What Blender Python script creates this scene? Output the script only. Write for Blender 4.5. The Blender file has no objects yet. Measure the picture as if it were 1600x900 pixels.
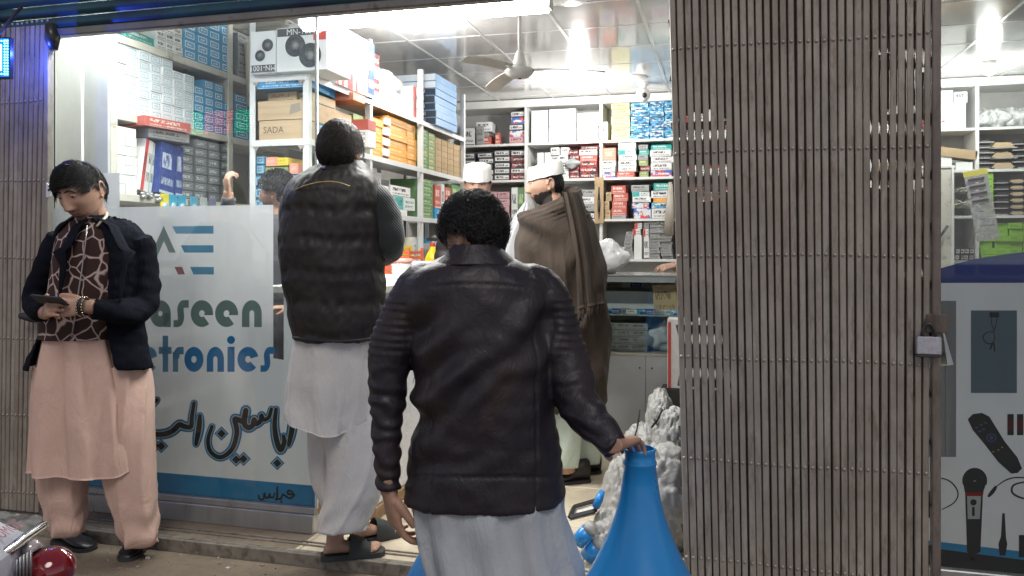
import bpy, bmesh, math, random
import numpy as np
from mathutils import Vector, Matrix, noise
random.seed(11)
R = random
PI = math.pi
scene = bpy.context.scene
COL = scene.collection

# ------------------------------------------------------------------ camera, light, exposure
FPX, YAW, ZC, VH = 1240.0, math.atan(330 / 1240.0), 1.35, 385.0   # focal length in photo px, yaw, eye height, horizon row
cam_d = bpy.data.cameras.new('camera')
cam = bpy.data.objects.new('camera', cam_d)
COL.objects.link(cam)
cam_d.sensor_width = 36
cam_d.lens = 36 * FPX / 1600
cam_d.shift_y = -(450 - VH) / 1600
cam_d.clip_end = 500
cam.location = (0, 0, ZC)
cam.rotation_euler = (PI / 2, 0, YAW)
scene.camera = cam

world = bpy.data.worlds.new('World')
scene.world = world
world.use_nodes = True
wn = world.node_tree
bg = wn.nodes['Background']
geo = wn.nodes.new('ShaderNodeTexCoord')
sep = wn.nodes.new('ShaderNodeSeparateXYZ')
ramp = wn.nodes.new('ShaderNodeValToRGB')
wn.links.new(geo.outputs['Generated'], sep.inputs[0])
wn.links.new(sep.outputs['Z'], ramp.inputs[0])
ramp.color_ramp.elements[0].position = 0.0
ramp.color_ramp.elements[0].color = (0.80, 0.80, 0.86, 1)     # lit bazaar street near the horizon
ramp.color_ramp.elements[1].position = 0.55
ramp.color_ramp.elements[1].color = (0.16, 0.17, 0.24, 1)     # night sky over it
wn.links.new(ramp.outputs[0], bg.inputs[0])
bg.inputs[1].default_value = 1.0

sun_d = bpy.data.lights.new('street_glow', 'SUN')
sun_d.energy = 1.1
sun_d.angle = math.radians(24)
sun_d.color = (1.0, 0.93, 0.86)
sun = bpy.data.objects.new('street_glow', sun_d)
COL.objects.link(sun)
sun.rotation_euler = (math.radians(40), 0, math.radians(24))

scene.view_settings.view_transform = 'Standard'
scene.view_settings.look = 'None'
scene.view_settings.exposure = 0.0
scene.view_settings.gamma = 1
scene.cycles.use_denoising = True
scene.cycles.max_bounces = 8
scene.cycles.transparent_max_bounces = 24
scene.cycles.sample_clamp_indirect = 6
scene.cycles.caustics_reflective = False
scene.cycles.caustics_refractive = False

# ------------------------------------------------------------------ projection helpers (photo pixel -> place)
SN, CS = math.sin(YAW), math.cos(YAW)
RV = Vector((CS, SN, 0)); FV = Vector((-SN, CS, 0)); UP = Vector((0, 0, 1))
def ray(u, v):
    t = (u - 800) / FPX
    return Vector((-SN + t * CS, CS + t * SN, (VH - v) / FPX))
def P(u, v, D): return Vector((0, 0, ZC)) + ray(u, v) * D
def onY(u, v, Y): r = ray(u, v); return Vector((0, 0, ZC)) + r * (Y / r.y)
def onX(u, v, X): r = ray(u, v); return Vector((0, 0, ZC)) + r * (X / r.x)
def onZ(u, v, z): r = ray(u, v); return Vector((0, 0, ZC)) + r * ((z - ZC) / r.z)
def px(n, D): return n * D / FPX

# ------------------------------------------------------------------ objects
def tag(o, label=None, cat=None, group=None, kind=None):
    if label: o['label'] = label
    if cat: o['category'] = cat
    if group: o['group'] = group
    if kind: o['kind'] = kind
    return o
def thing(name, label, cat, loc=(0, 0, 0), group=None, rz=0):
    o = bpy.data.objects.new(name, None)
    o.empty_display_size = .1
    COL.objects.link(o); o.location = loc; o.rotation_euler = (0, 0, rz)
    return tag(o, label, cat, group)
def root_of(o):
    while o.parent: o = o.parent
    return o
def link(name, me, parent=None, loc=None, rot=None):
    o = bpy.data.objects.new(name, me)
    COL.objects.link(o)
    if parent: o.parent = parent
    if loc is not None: o.location = loc
    if rot is not None: o.rotation_euler = rot
    return o

class MB:
    """collects shapes in place coordinates, then links them as one mesh"""
    def __init__(s): s.v = []; s.f = []; s.m = []; s.sm = []
    def add(s, vs, fs, mi=0, smooth=False):
        n = len(s.v)
        s.v.extend([tuple(p) for p in vs])
        s.f.extend([tuple(n + i for i in f) for f in fs])
        s.m.extend([mi] * len(fs)); s.sm.extend([smooth] * len(fs))
        return s
    def box(s, x0, x1, y0, y1, z0, z1, mi=0, rot=None, ctr=None, ch=0.0):
        if ch > 0:
            vs, fs = chamfer(abs(x1 - x0), abs(y1 - y0), abs(z1 - z0), ch)
            c = Vector(((x0 + x1) / 2, (y0 + y1) / 2, (z0 + z1) / 2))
            vs = [Vector(p) + c for p in vs]
        else:
            vs = [Vector(p) for p in ((x0,y0,z0),(x1,y0,z0),(x1,y1,z0),(x0,y1,z0),(x0,y0,z1),(x1,y0,z1),(x1,y1,z1),(x0,y1,z1))]
            fs = [(0,3,2,1),(4,5,6,7),(0,1,5,4),(1,2,6,5),(2,3,7,6),(3,0,4,7)]
        if rot is not None:
            c = Vector(ctr) if ctr is not None else Vector(((x0+x1)/2, (y0+y1)/2, (z0+z1)/2))
            vs = [rot @ (p - c) + c for p in vs]
        return s.add(vs, fs, mi)
    def cyl(s, p0, p1, r0, r1=None, n=12, mi=0, smooth=True):
        return s.tube([p0, p1], [r0, r0 if r1 is None else r1], n, mi, smooth)
    def tube(s, pts, rs, n=10, mi=0, smooth=True, cap=True, flat=1.0, ref=None):
        pts = [Vector(p) for p in pts]
        if not isinstance(rs, (list, tuple)): rs = [rs] * len(pts)
        t0 = (pts[1] - pts[0]).normalized()
        a = Vector(ref) if ref is not None else (Vector((0, 0, 1)) if abs(t0.z) < .9 else Vector((1, 0, 0)))
        nx = (a - t0 * a.dot(t0)).normalized()
        vs = []; fs = []
        for i, p in enumerate(pts):
            t = (pts[min(i + 1, len(pts) - 1)] - pts[max(i - 1, 0)])
            t = t.normalized() if t.length > 1e-9 else t0
            nx = (nx - t * nx.dot(t))
            nx = nx.normalized() if nx.length > 1e-9 else Vector((1, 0, 0))
            ny = t.cross(nx)
            for k in range(n):
                an = 2 * PI * k / n
                vs.append(p + (nx * math.cos(an) + ny * math.sin(an) * flat) * rs[i])
        for i in range(len(pts) - 1):
            for k in range(n):
                k2 = (k + 1) % n
                fs.append((i*n+k, i*n+k2, (i+1)*n+k2, (i+1)*n+k))
        if cap:
            fs.append(tuple(range(n - 1, -1, -1)))
            fs.append(tuple((len(pts)-1)*n + k for k in range(n)))
        return s.add(vs, fs, mi, smooth)
    def lathe(s, prof, c=(0, 0, 0), n=32, mi=0, smooth=True, axis='z'):
        c = Vector(c); vs = []; fs = []
        for (r, z) in prof:
            for k in range(n):
                an = 2 * PI * k / n
                q = Vector((r * math.cos(an), r * math.sin(an), z))
                if axis == 'y': q = Vector((q.x, -q.z, q.y))
                if axis == 'x': q = Vector((q.z, q.x, q.y))
                vs.append(c + q)
        for i in range(len(prof) - 1):
            for k in range(n):
                k2 = (k + 1) % n
                fs.append((i*n+k, i*n+k2, (i+1)*n+k2, (i+1)*n+k))
        fs.append(tuple(range(n - 1, -1, -1)))
        fs.append(tuple((len(prof)-1)*n + k for k in range(n)))
        return s.add(vs, fs, mi, smooth)
    def ell(s, c, r, rot=None, n=16, m=10, mi=0):
        c = Vector(c); vs = []; fs = []
        if not isinstance(r, (tuple, list)): r = (r, r, r)
        for i in range(m + 1):
            ph = PI * (i / m) ; ph = min(max(ph, .02), PI - .02)
            for k in range(n):
                an = 2 * PI * k / n
                q = Vector((r[0]*math.sin(ph)*math.cos(an), r[1]*math.sin(ph)*math.sin(an), -r[2]*math.cos(ph)))
                if rot is not None: q = rot @ q
                vs.append(c + q)
        for i in range(m):
            for k in range(n):
                k2 = (k + 1) % n
                fs.append((i*n+k, i*n+k2, (i+1)*n+k2, (i+1)*n+k))
        fs.append(tuple(range(n - 1, -1, -1))); fs.append(tuple(m*n + k for k in range(n)))
        return s.add(vs, fs, mi, True)
    def prism(s, poly, y0, y1, mi=0):      # poly in (x, z), extruded along y
        n = len(poly)
        vs = [(x, y0, z) for x, z in poly] + [(x, y1, z) for x, z in poly]
        fs = [tuple(range(n)), tuple(range(2*n-1, n-1, -1))]
        for k in range(n):
            k2 = (k + 1) % n
            fs.append((k2, k, n + k, n + k2))
        return s.add(vs, fs, mi)
    def quad(s, a, b, c, d, mi=0): return s.add([a, b, c, d], [(0, 1, 2, 3)], mi)
    def mesh(s, mats, off=Vector((0, 0, 0)), name='mesh'):
        me = bpy.data.meshes.new(name)
        me.from_pydata([(p[0]-off[0], p[1]-off[1], p[2]-off[2]) for p in s.v], [], s.f)
        if not isinstance(mats, (list, tuple)): mats = [mats]
        for m in mats: me.materials.append(m)
        me.polygons.foreach_set('material_index', s.m)
        me.polygons.foreach_set('use_smooth', s.sm)
        me.update()
        if getattr(s, 'uvs', None) is not None:
            uv = me.uv_layers.new(name='UVMap'); flat = [c for f in s.uvs for p in f for c in p]; uv.data.foreach_set('uv', flat)
            at = me.attributes.new('rnd', 'FLOAT', 'FACE'); at.data.foreach_set('value', s.rn)
        return me
    def build(s, name, mats, parent=None, **kw):
        off = Vector((0, 0, 0)); q = parent
        while q is not None: off = off + q.location; q = q.parent
        o = link(name, s.mesh(mats, off, name), parent)
        return tag(o, **kw)

def chamfer(sx, sy, sz, ch):
    ch = min(ch, sx * .3, sy * .3, sz * .3)
    a, b, c = sx / 2, sy / 2, sz / 2
    vs = []; idx = {}
    for X in (-1, 1):
        for Y in (-1, 1):
            for Z in (-1, 1):
                for k, q in enumerate(((X*a, Y*(b-ch), Z*(c-ch)), (X*(a-ch), Y*b, Z*(c-ch)), (X*(a-ch), Y*(b-ch), Z*c))):
                    idx[(X, Y, Z, k)] = len(vs); vs.append(q)
    fs = []
    def q4(l):
        ps = [Vector(vs[i]) for i in l]
        n = (ps[1]-ps[0]).cross(ps[2]-ps[0]); cc = sum(ps, Vector()) / len(ps)
        fs.append(tuple(l) if n.dot(cc) > 0 else tuple(reversed(l)))
    for s_ in (-1, 1):
        q4([idx[(s_, y, z, 0)] for y, z in ((-1,-1),(1,-1),(1,1),(-1,1))])
        q4([idx[(x, s_, z, 1)] for x, z in ((-1,-1),(1,-1),(1,1),(-1,1))])
        q4([idx[(x, y, s_, 2)] for x, y in ((-1,-1),(1,-1),(1,1),(-1,1))])
    for p in (-1, 1):
        for q in (-1, 1):
            q4([idx[(p,q,-1,0)], idx[(p,q,1,0)], idx[(p,q,1,1)], idx[(p,q,-1,1)]])
            q4([idx[(p,-1,q,0)], idx[(p,1,q,0)], idx[(p,1,q,2)], idx[(p,-1,q,2)]])
            q4([idx[(-1,p,q,1)], idx[(1,p,q,1)], idx[(1,p,q,2)], idx[(-1,p,q,2)]])
    for X in (-1, 1):
        for Y in (-1, 1):
            for Z in (-1, 1): q4([idx[(X,Y,Z,k)] for k in range(3)])
    return vs, fs

# ------------------------------------------------------------------ materials
class NT:
    def __init__(s, name):
        s.m = bpy.data.materials.new(name); s.m.use_nodes = True
        s.t = s.m.node_tree; s.b = s.t.nodes['Principled BSDF']; s.out = s.t.nodes['Material Output']
        s._tc = None
    def n(s, ty, **kw):
        nd = s.t.nodes.new(ty)
        for k, v in kw.items(): setattr(nd, k, v)
        return nd
    def set(s, sock, v):
        if hasattr(v, 'is_output') or isinstance(v, bpy.types.NodeSocket): s.t.links.new(v, sock)
        else:
            try: sock.default_value = v
            except Exception: sock.default_value = (*v, 1)
    def tc(s, which='Object'):
        if s._tc is None: s._tc = s.n('ShaderNodeTexCoord')
        return s._tc.outputs[which]
    def map(s, vec, scale=(1, 1, 1), loc=(0, 0, 0), rot=(0, 0, 0)):
        n = s.n('ShaderNodeMapping'); s.t.links.new(vec, n.inputs[0])
        n.inputs['Scale'].default_value = scale; n.inputs['Location'].default_value = loc; n.inputs['Rotation'].default_value = rot
        return n.outputs[0]
    def math(s, op, a, b=0.0, c=None, clamp=False):
        n = s.n('ShaderNodeMath', operation=op, use_clamp=clamp)
        s.set(n.inputs[0], a); s.set(n.inputs[1], b)
        if c is not None: s.set(n.inputs[2], c)
        return n.outputs[0]
    def noise(s, vec, scale, detail=3, rough=.55, dist=0.0):
        n = s.n('ShaderNodeTexNoise'); s.t.links.new(vec, n.inputs['Vector'])
        n.inputs['Scale'].default_value = scale; n.inputs['Detail'].default_value = detail
        n.inputs['Roughness'].default_value = rough; n.inputs['Distortion'].default_value = dist
        return n.outputs[0]
    def ramp(s, fac, stops):
        n = s.n('ShaderNodeValToRGB'); s.t.links.new(fac, n.inputs[0])
        e = n.color_ramp.elements
        while len(e) < len(stops): e.new(0.5)
        for el, (p, c) in zip(e, stops):
            el.position = p; el.color = (c, c, c, 1) if isinstance(c, (int, float)) else (*c, 1)
        return n.outputs[0]
    def mix(s, fac, a, b, mode='MIX'):
        n = s.n('ShaderNodeMix', data_type='RGBA', blend_type=mode)
        s.set(n.inputs[0], fac); s.set(n.inputs[6], a); s.set(n.inputs[7], b)
        return n.outputs[2]
    def bump(s, h, strength=.3, dist=.01, prev=None):
        n = s.n('ShaderNodeBump'); n.inputs['Strength'].default_value = strength; n.inputs['Distance'].default_value = dist
        s.t.links.new(h, n.inputs['Height'])
        if prev is not None: s.t.links.new(prev, n.inputs['Normal'])
        return n.outputs[0]
    def fin(s, color=None, rough=None, normal=None, metal=None, **kw):
        if color is not None: s.set(s.b.inputs['Base Color'], color)
        if rough is not None: s.set(s.b.inputs['Roughness'], rough)
        if normal is not None: s.t.links.new(normal, s.b.inputs['Normal'])
        if metal is not None: s.set(s.b.inputs['Metallic'], metal)
        for k, v in kw.items(): s.set(s.b.inputs[k], v)
        return s.m

_mc = {}
def mat(name, color, rough=.6, metal=0.0, var=.12, vs=6.0, bump=0.0, bs=80.0, bd=.002, dirt=None, rnd=0.0, stretch=(1, 1, 1), **kw):
    if name in _mc: return _mc[name]
    t = NT(name)
    v = t.map(t.tc(), stretch)
    n1 = t.noise(v, vs, 5, .6)
    lo = tuple(c * (1 - var) for c in color); hi = tuple(min(1, c * (1 + var)) for c in color)
    col = t.ramp(n1, [(.3, lo), (.7, hi)])
    if rnd:
        oi = t.n('ShaderNodeObjectInfo')
        col = t.mix(t.math('MULTIPLY', oi.outputs['Random'], rnd), col, (.0, .0, .0, 1))
    if dirt:
        n2 = t.noise(v, dirt[0], 6, .65)
        col = t.mix(t.ramp(n2, [(dirt[1], 0.0), (min(.99, dirt[1] + .16), 1.0)]), col, (*dirt[2], 1))
    nm = None
    if bump: nm = t.bump(t.noise(v, bs, 4), bump, bd)
    r = t.ramp(t.noise(v, vs * 2.3, 3), [(.3, max(0, rough - .08)), (.7, min(1, rough + .08))])
    _mc[name] = t.fin(col, r, nm, metal, **kw)
    return _mc[name]

def emit(name, color, strength):
    if name in _mc: return _mc[name]
    t = NT(name)
    t.fin((0, 0, 0, 1), .5, **{'Emission Color': (*color, 1), 'Emission Strength': strength})
    _mc[name] = t.m
    return t.m

def printed(name, base, ink, style='frame', base2=None, ink2=None, rough=.5, seed=0.0, rnd=.12, spec=.3):
    """cardboard box with flat print on its front (object-space -Y) face"""
    if name in _mc: return _mc[name]
    t = NT(name)
    g = t.n('ShaderNodeSeparateXYZ'); t.t.links.new(t.tc('UV'), g.inputs[0])
    x, z = g.outputs[0], g.outputs[1]
    front = t.math('GREATER_THAN', x, -.5)
    at = t.n('ShaderNodeAttribute'); at.attribute_name = 'rnd'
    oinf = t.n('ShaderNodeObjectInfo')
    class oi: outputs = {'Random': t.math('FRACT', t.math('ADD', oinf.outputs['Random'], at.outputs['Fac']))}
    def rect(x0, x1, z0, z1):
        a = t.math('LESS_THAN', t.math('ABSOLUTE', t.math('SUBTRACT', x, (x0+x1)/2)), (x1-x0)/2)
        b = t.math('LESS_THAN', t.math('ABSOLUTE', t.math('SUBTRACT', z, (z0+z1)/2)), (z1-z0)/2)
        return t.math('MULTIPLY', a, b)
    def letters(x0, x1, z0, z1, nx=26, thr=.5):
        cb = t.n('ShaderNodeCombineXYZ')
        t.set(cb.inputs[0], t.math('MULTIPLY', x, nx)); t.set(cb.inputs[1], t.math('MULTIPLY', z, 9.0 / max(.05, (z1 - z0)) * .12))
        t.set(cb.inputs[2], t.math('ADD', t.math('MULTIPLY', oi.outputs['Random'], 40), seed))
        nz = t.noise(cb.outputs[0], 1.0, 2, .7)
        return t.math('MULTIPLY', rect(x0, x1, z0, z1), t.math('GREATER_THAN', nz, thr))
    def mx(*a):
        r = a[0]
        for b in a[1:]: r = t.math('MAXIMUM', r, b)
        return r
    col = (*base, 1)
    if style == 'frame':
        fr = t.math('SUBTRACT', rect(.14, .86, .16, .84), rect(.2, .8, .26, .74))
        col = t.mix(t.math('MULTIPLY', mx(fr, letters(.3, .7, .38, .6)), front), col, (*ink, 1))
    elif style == 'label':
        m1 = rect(.06, .94, .18, .82)
        c2 = t.mix(mx(letters(.12, .62, .32, .68, 22, .46), letters(.68, .9, .28, .5, 40)), (*(base2 or (.8, .8, .8)), 1), (*ink, 1))
        col = t.mix(t.math('MULTIPLY', m1, front), col, c2)
    elif style == 'text':
        m1 = mx(letters(.1, .75, .5, .8, 18, .47), letters(.1, .9, .18, .32, 45), rect(.0, 1, .0, .06))
        col = t.mix(t.math('MULTIPLY', m1, front), col, (*ink, 1))
    elif style == 'half':
        c1 = t.mix(rect(0, .42, 0, 1), col, (*(base2 or ink), 1))
        m1 = mx(letters(.08, .36, .3, .75, 30), letters(.5, .92, .55, .75, 24), letters(.5, .92, .2, .38, 44))
        c1 = t.mix(m1, c1, (*(ink2 or ink), 1))
        col = t.mix(front, col, c1)
    elif style == 'busy':
        cb = t.n('ShaderNodeCombineXYZ')
        t.set(cb.inputs[0], t.math('MULTIPLY', x, 5)); t.set(cb.inputs[1], t.math('MULTIPLY', z, 3)); t.set(cb.inputs[2], t.math('MULTIPLY', oi.outputs['Random'], 30))
        vo = t.n('ShaderNodeTexVoronoi'); t.t.links.new(cb.outputs[0], vo.inputs[0]); vo.inputs['Scale'].default_value = 1.0
        sc = t.n('ShaderNodeSeparateColor'); t.t.links.new(vo.outputs['Color'], sc.inputs[0])
        c1 = t.mix(t.math('GREATER_THAN', sc.outputs[0], .5), col, (*(base2 or (.8, .8, .8)), 1))
        c1 = t.mix(t.math('GREATER_THAN', sc.outputs[1], .66), c1, (*ink, 1))
        c1 = t.mix(letters(.08, .92, .3, .62, 20), c1, (*(ink2 or (.03, .03, .04)), 1))
        col = t.mix(front, col, c1)
    elif style == 'lines':
        st = t.math('LESS_THAN', t.math('FRACT', t.math('MULTIPLY', z, 6)), .22)
        col = t.mix(t.math('MULTIPLY', mx(t.math('MULTIPLY', st, rect(.1, .9, 0, 1)), letters(.15, .7, .35, .7, 16)), front), col, (*ink, 1))
    col = t.mix(t.math('MULTIPLY', oi.outputs['Random'], rnd), col, (.12, .10, .09, 1))
    dn = t.noise(t.tc(), 30, 3)
    col = t.mix(t.ramp(dn, [(.45, 0.0), (.8, .22)]), col, (.35, .33, .3, 1))
    nm = t.bump(t.noise(t.tc(), 14, 2), .25, .004)
    _mc[name] = t.fin(col, rough, nm, **{'Specular IOR Level': spec})
    return _mc[name]

M = {}
M['gate'] = None
WHITE = mat('white_paint', (.74, .74, .72), .5, var=.05, dirt=(5, .62, (.45, .42, .36)), bump=.1)
CREAM = mat('old_cream_wood', (.62, .60, .52), .6, var=.1, dirt=(9, .55, (.3, .25, .18)), bump=.2)
GREYW = mat('grey_board', (.50, .51, .50), .55, var=.06, bump=.1)
WALLP = mat('plaster_wall', (.48, .47, .44), .85, var=.1, dirt=(2.5, .6, (.3, .28, .24)), bump=.3, bs=40)
STEELW = mat('white_powder_steel', (.66, .67, .67), .4, var=.05, dirt=(14, .66, (.32, .28, .24)), bump=.08)
ALU = mat('aluminium', (.42, .43, .44), .35, .75, var=.12, vs=12, stretch=(1, 1, .1))
DARKM = mat('dark_metal', (.05, .05, .055), .45, .4)
BLACKP = mat('black_plastic', (.02, .02, .022), .4)
CHROME = mat('chrome', (.75, .75, .76), .12, 1.0, var=.03)
CARD = mat('brown_cardboard', (.46, .33, .19), .8, var=.12, vs=9, bump=.15, rnd=.15)
SKIN = mat('skin', (.42, .25, .175), .5, var=.14, vs=18, bump=.12, bs=260, bd=.001, **{'Subsurface Weight': .12, 'Subsurface Scale': .02})
LIPS = mat('lips', (.30, .13, .10), .45)
HAIR = mat('black_hair', (.012, .011, .012), .38, var=.4, vs=40)
BROWNHAIR = mat('dark_brown_hair', (.03, .024, .02), .4, var=.4, vs=40)
EYEW = mat('eye_white', (.7, .68, .65), .2)
# ================================================================== setting
GY = 3.12          # plane of the folding gates
WY = 3.25          # plane of the shop window glass
CEIL = 2.95
FL = 0.05          # shop floor level

def ground_mat():
    t = NT('dusty_concrete')
    v = t.tc()
    a = t.noise(v, 1.6, 8, .62); b = t.noise(v, 26, 5, .7); c = t.noise(v, 160, 3, .7)
    col = t.ramp(a, [(.32, (.13, .10, .072)), (.55, (.20, .16, .115)), (.75, (.27, .22, .16))])
    col = t.mix(t.ramp(b, [(.5, 0.0), (.72, .6)]), col, (.085, .068, .054, 1))
    col = t.mix(t.ramp(c, [(.62, 0.0), (.75, .35)]), col, (.30, .26, .21, 1))
    nm = t.bump(b, .35, .01); nm = t.bump(c, .3, .003, nm)
    return t.fin(col, t.ramp(a, [(.3, .6), (.7, .85)]), nm)
g = MB(); g.quad((-60, -60, 0), (60, -60, 0), (60, 60, 0), (-60, 60, 0))
g.build('ground', ground_mat(), kind='structure')

def floor_mat():
    t = NT('beige_floor_tile')
    v = t.tc()
    a = t.noise(v, 3.2, 8, .65, 1.4); b = t.noise(v, 40, 4)
    col = t.ramp(a, [(.3, (.40, .34, .25)), (.5, (.55, .48, .36)), (.7, (.64, .57, .44))])
    col = t.mix(t.ramp(t.noise(v, 7, 6, .7), [(.56, 0.0), (.74, .55)]), col, (.26, .21, .15, 1))
    nm = t.bump(b, .08, .002)
    return t.fin(col, t.ramp(a, [(.3, .25), (.7, .5)]), nm)
FT = floor_mat()
fl = MB(); fl.box(-3.9, 4.4, 3.02, 8.9, -.02, FL - .012)
FLOOR = fl.build('floor', mat('tile_grout', (.22, .19, .15), .8), kind='structure')
k = 0
tile_me = {}
for i in range(9):
    for j in range(10):
        x0 = -2.36 + i * .6; y0 = 3.03 + j * .6
        if x0 > 1.3 or y0 > 6.3: continue
        b = MB(); b.box(x0 + .002, x0 + .598, y0 + .002, y0 + .598, FL - .012, FL + R.uniform(-.0006, .0006), ch=.002)
        b.build('floor_tile', FT, FLOOR)
STEP = MB(); STEP.box(-3.9, 4.4, 3.008, 3.026, -.02, FL + .004, ch=.003)
STEP.box(-3.9, 4.4, 3.028, 3.05, FL - .01, FL + .003)
STEP.box(-3.9, 4.4, 3.10, 3.108, FL, FL + .006); STEP.box(-3.9, 4.4, 3.132, 3.14, FL, FL + .006)
STEP.build('threshold_step', mat('worn_step_metal', (.25, .225, .185), .5, .35, var=.25, vs=14, dirt=(20, .5, (.12, .1, .08))), kind='structure')
# strip of rough concrete in front of the window, level with the floor
b = MB(); b.box(-3.9, -1.78, 3.026, 3.25, -.01, FL + .0012); b.build('window_ledge', ground_mat(), kind='structure')

# walls
w = MB(); w.box(-3.62, -3.5, 3.35, 8.9, 0, 3.1); w.build('wall_left', WALLP, kind='structure')
w = MB(); w.box(4.3, 4.42, 3.3, 8.9, 0, 3.1); w.build('wall_right', WALLP, kind='structure')
w = MB(); w.box(-3.62, 4.42, 8.78, 8.9, 0, 3.1); w.build('wall_back', WHITE, kind='structure')
w = MB(); w.box(-9, 10, 3.14, 3.34, 2.66, 4.6); w.build('wall_above_shutter', WALLP, kind='structure')
w = MB(); w.box(-9, -3.93, 3.14, 3.34, 0, 2.66); w.build('wall_street_left', WALLP, kind='structure')
w = MB(); w.box(3.3, 10, 3.14, 3.34, 0, 2.66); w.build('wall_street_right', WALLP, kind='structure')
w = MB(); w.box(-3.93, 4.42, 3.3, 9.0, 3.06, 3.2); w.build('roof', WALLP, kind='structure')
w = MB(); w.box(-3.93, -3.5, 3.26, 3.36, 0, 2.66); w.build('wall_corner_left', WALLP, kind='structure')

# ceiling: glossy panels in aluminium strips
def ceil_mat():
    t = NT('glossy_ceiling_panel')
    v = t.tc(); oi = t.n('ShaderNodeObjectInfo')
    a = t.noise(v, 2.2, 4)
    col = t.ramp(a, [(.3, (.50, .50, .49)), (.7, (.62, .62, .61))])
    nm = t.bump(t.noise(v, 1.7, 2), .12, .03)
    nm = t.bump(t.noise(t.map(v, (1, 12, 1)), 9, 2), .03, .004, nm)
    return t.fin(col, .14, nm, **{'Specular IOR Level': .75, 'Coat Weight': .5, 'Coat Roughness': .06})
CM = ceil_mat()
cl = MB(); cl.box(-3.5, 4.3, 3.34, 8.78, CEIL + .02, CEIL + .06)
CE = cl.build('ceiling', mat('ceiling_back', (.2, .2, .2), .9), kind='structure')
xs = [-3.5, -2.98, -2.37, -1.765, -1.155, -.54, .07, .68, 1.29, 1.9, 2.51, 3.12, 3.73, 4.3]
ys = [3.34 + .605 * i for i in range(9)] + [8.78]
for i in range(len(xs) - 1):
    for j in range(len(ys) - 1):
        b = MB(); b.box(xs[i] + .004, xs[i+1] - .004, ys[j] + .004, ys[j+1] - .004, CEIL + R.uniform(-.001, .001), CEIL + .018)
        o = b.build('ceiling_panel', CM, CE)
        o.rotation_euler = (0, 0, 0)
b = MB()
for x in xs[1:-1]: b.box(x - .011, x + .011, 3.34, 8.78, CEIL - .004, CEIL + .006)
for y in ys[1:-1]: b.box(-3.5, 4.3, y - .006, y + .006, CEIL - .0022, CEIL + .005)
b.build('ceiling_strip', mat('ceiling_strip_white', (.66, .66, .65), .35, .2), CE)

# roller shutter, rolled up above the opening
def shutter_mat():
    t = NT('painted_shutter')
    v = t.tc()
    a = t.noise(v, 3, 6); b = t.noise(t.map(v, (1, 1, 8)), 9, 5, .7)
    col = t.ramp(a, [(.35, (.022, .045, .085)), (.6, (.03, .10, .12)), (.75, (.035, .06, .10))])
    col = t.mix(t.ramp(b, [(.58, 0.0), (.7, .7)]), col, (.07, .06, .055, 1))
    return t.fin(col, .42, t.bump(b, .2, .004), .35)
sh = thing('roller_shutter', 'dark blue ribbed roller shutter pulled up over the shop front', 'shutter', (0, 3.2, 2.4))
SM = shutter_mat()
for i in range(9):
    z = 2.415 + i * .062
    b = MB()
    n = 8; prof = []
    for q in range(n + 1):
        an = PI * q / n
        prof.append((3.19 - .014 * math.sin(an), z + .058 * q / n))
    vs = []; fs = []
    for X in (-3.9, 4.3):
        vs += [(X, y, zz) for y, zz in prof] + [(X, 3.2, z + .058), (X, 3.2, z)]
    m_ = len(prof) + 2
    for q in range(m_): fs.append((q, (q+1) % m_, m_ + (q+1) % m_, m_ + q))
    b.add(vs, fs); b.build('slat', SM, sh)
b = MB(); b.box(-3.9, 4.3, 3.165, 3.215, 2.375, 2.413, ch=.006); b.build('bottom_rail', mat('rail_metal', (.20, .19, .175), .45, .5, var=.2, dirt=(12, .55, (.1, .08, .06))), sh)
hl = MB()
hl.tube([P(78, 38, 3.72), P(82, 60, 3.72), P(84, 78, 3.72)], [.02, .035, .018], 12)
hl.build('lock_cover', BLACKP, sh)

# tube lamp behind the shutter
def area(name, loc, size, energy, color, rot, parent=None, sy=None, spread=None):
    d = bpy.data.lights.new(name, 'AREA'); d.energy = energy; d.color = color; d.size = size
    if sy: d.shape = 'RECTANGLE'; d.size_y = sy
    if spread: d.spread = spread
    o = bpy.data.objects.new(name, d); COL.objects.link(o); o.location = loc; o.rotation_euler = rot
    if parent: o.parent = parent; o.location = Vector(loc) - parent.location
    return o
WL = (1.0, .985, .95)
TUBE = emit('tube_glow', (1, .99, .96), 24)
BULB = emit('bulb_glow', (1, .99, .96), 24)
tx0, tx1 = onY(470, 20, 3.42).x, onY(862, 20, 3.42).x
tl = thing('tube_lamp', 'glaring white tube lamp just behind the rolled up shutter', 'lamp', ((tx0+tx1)/2, 3.42, 2.48))
b = MB(); b.box(tx0, tx1, 3.38, 3.46, 2.475, 2.52, ch=.004); b.build('housing', WHITE, tl)
b = MB(); b.cyl((tx0 + .02, 3.42, 2.425), (tx1 - .02, 3.42, 2.425), .045, n=16); b.build('tube', TUBE, tl)
for x in (tx0 + .012, tx1 - .012):
    b = MB(); b.box(x - .012, x + .012, 3.39, 3.45, 2.395, 2.475, ch=.003); b.build('end_cap', WHITE, tl)
area('tube_light', ((tx0+tx1)/2, 3.42, 2.372), tx1 - tx0, 46, WL, (0, 0, 0), tl, .08)
tl_assumed = thing('tube_lamp', 'assumed tube lamp, unseen behind the left part of the rolled up shutter', 'lamp', (-2.75, 3.40, 2.70))  # assumed lamp, out of sight, added to light the left panel and shelves
b = MB(); b.box(-3.3, -2.2, 3.355, 3.40, 2.70, 2.74, ch=.004); b.build('housing', WHITE, tl_assumed)
b = MB(); b.cyl((-3.28, 3.40, 2.67), (-2.22, 3.40, 2.67), .02, n=14); b.build('tube', TUBE, tl_assumed)
area('tube_light', (-2.75, 3.40, 2.64), 1.05, 32, WL, (math.radians(-14), 0, 0), tl_assumed, .05)  # light of the assumed tube, brightens the side panel and left shelves
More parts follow.
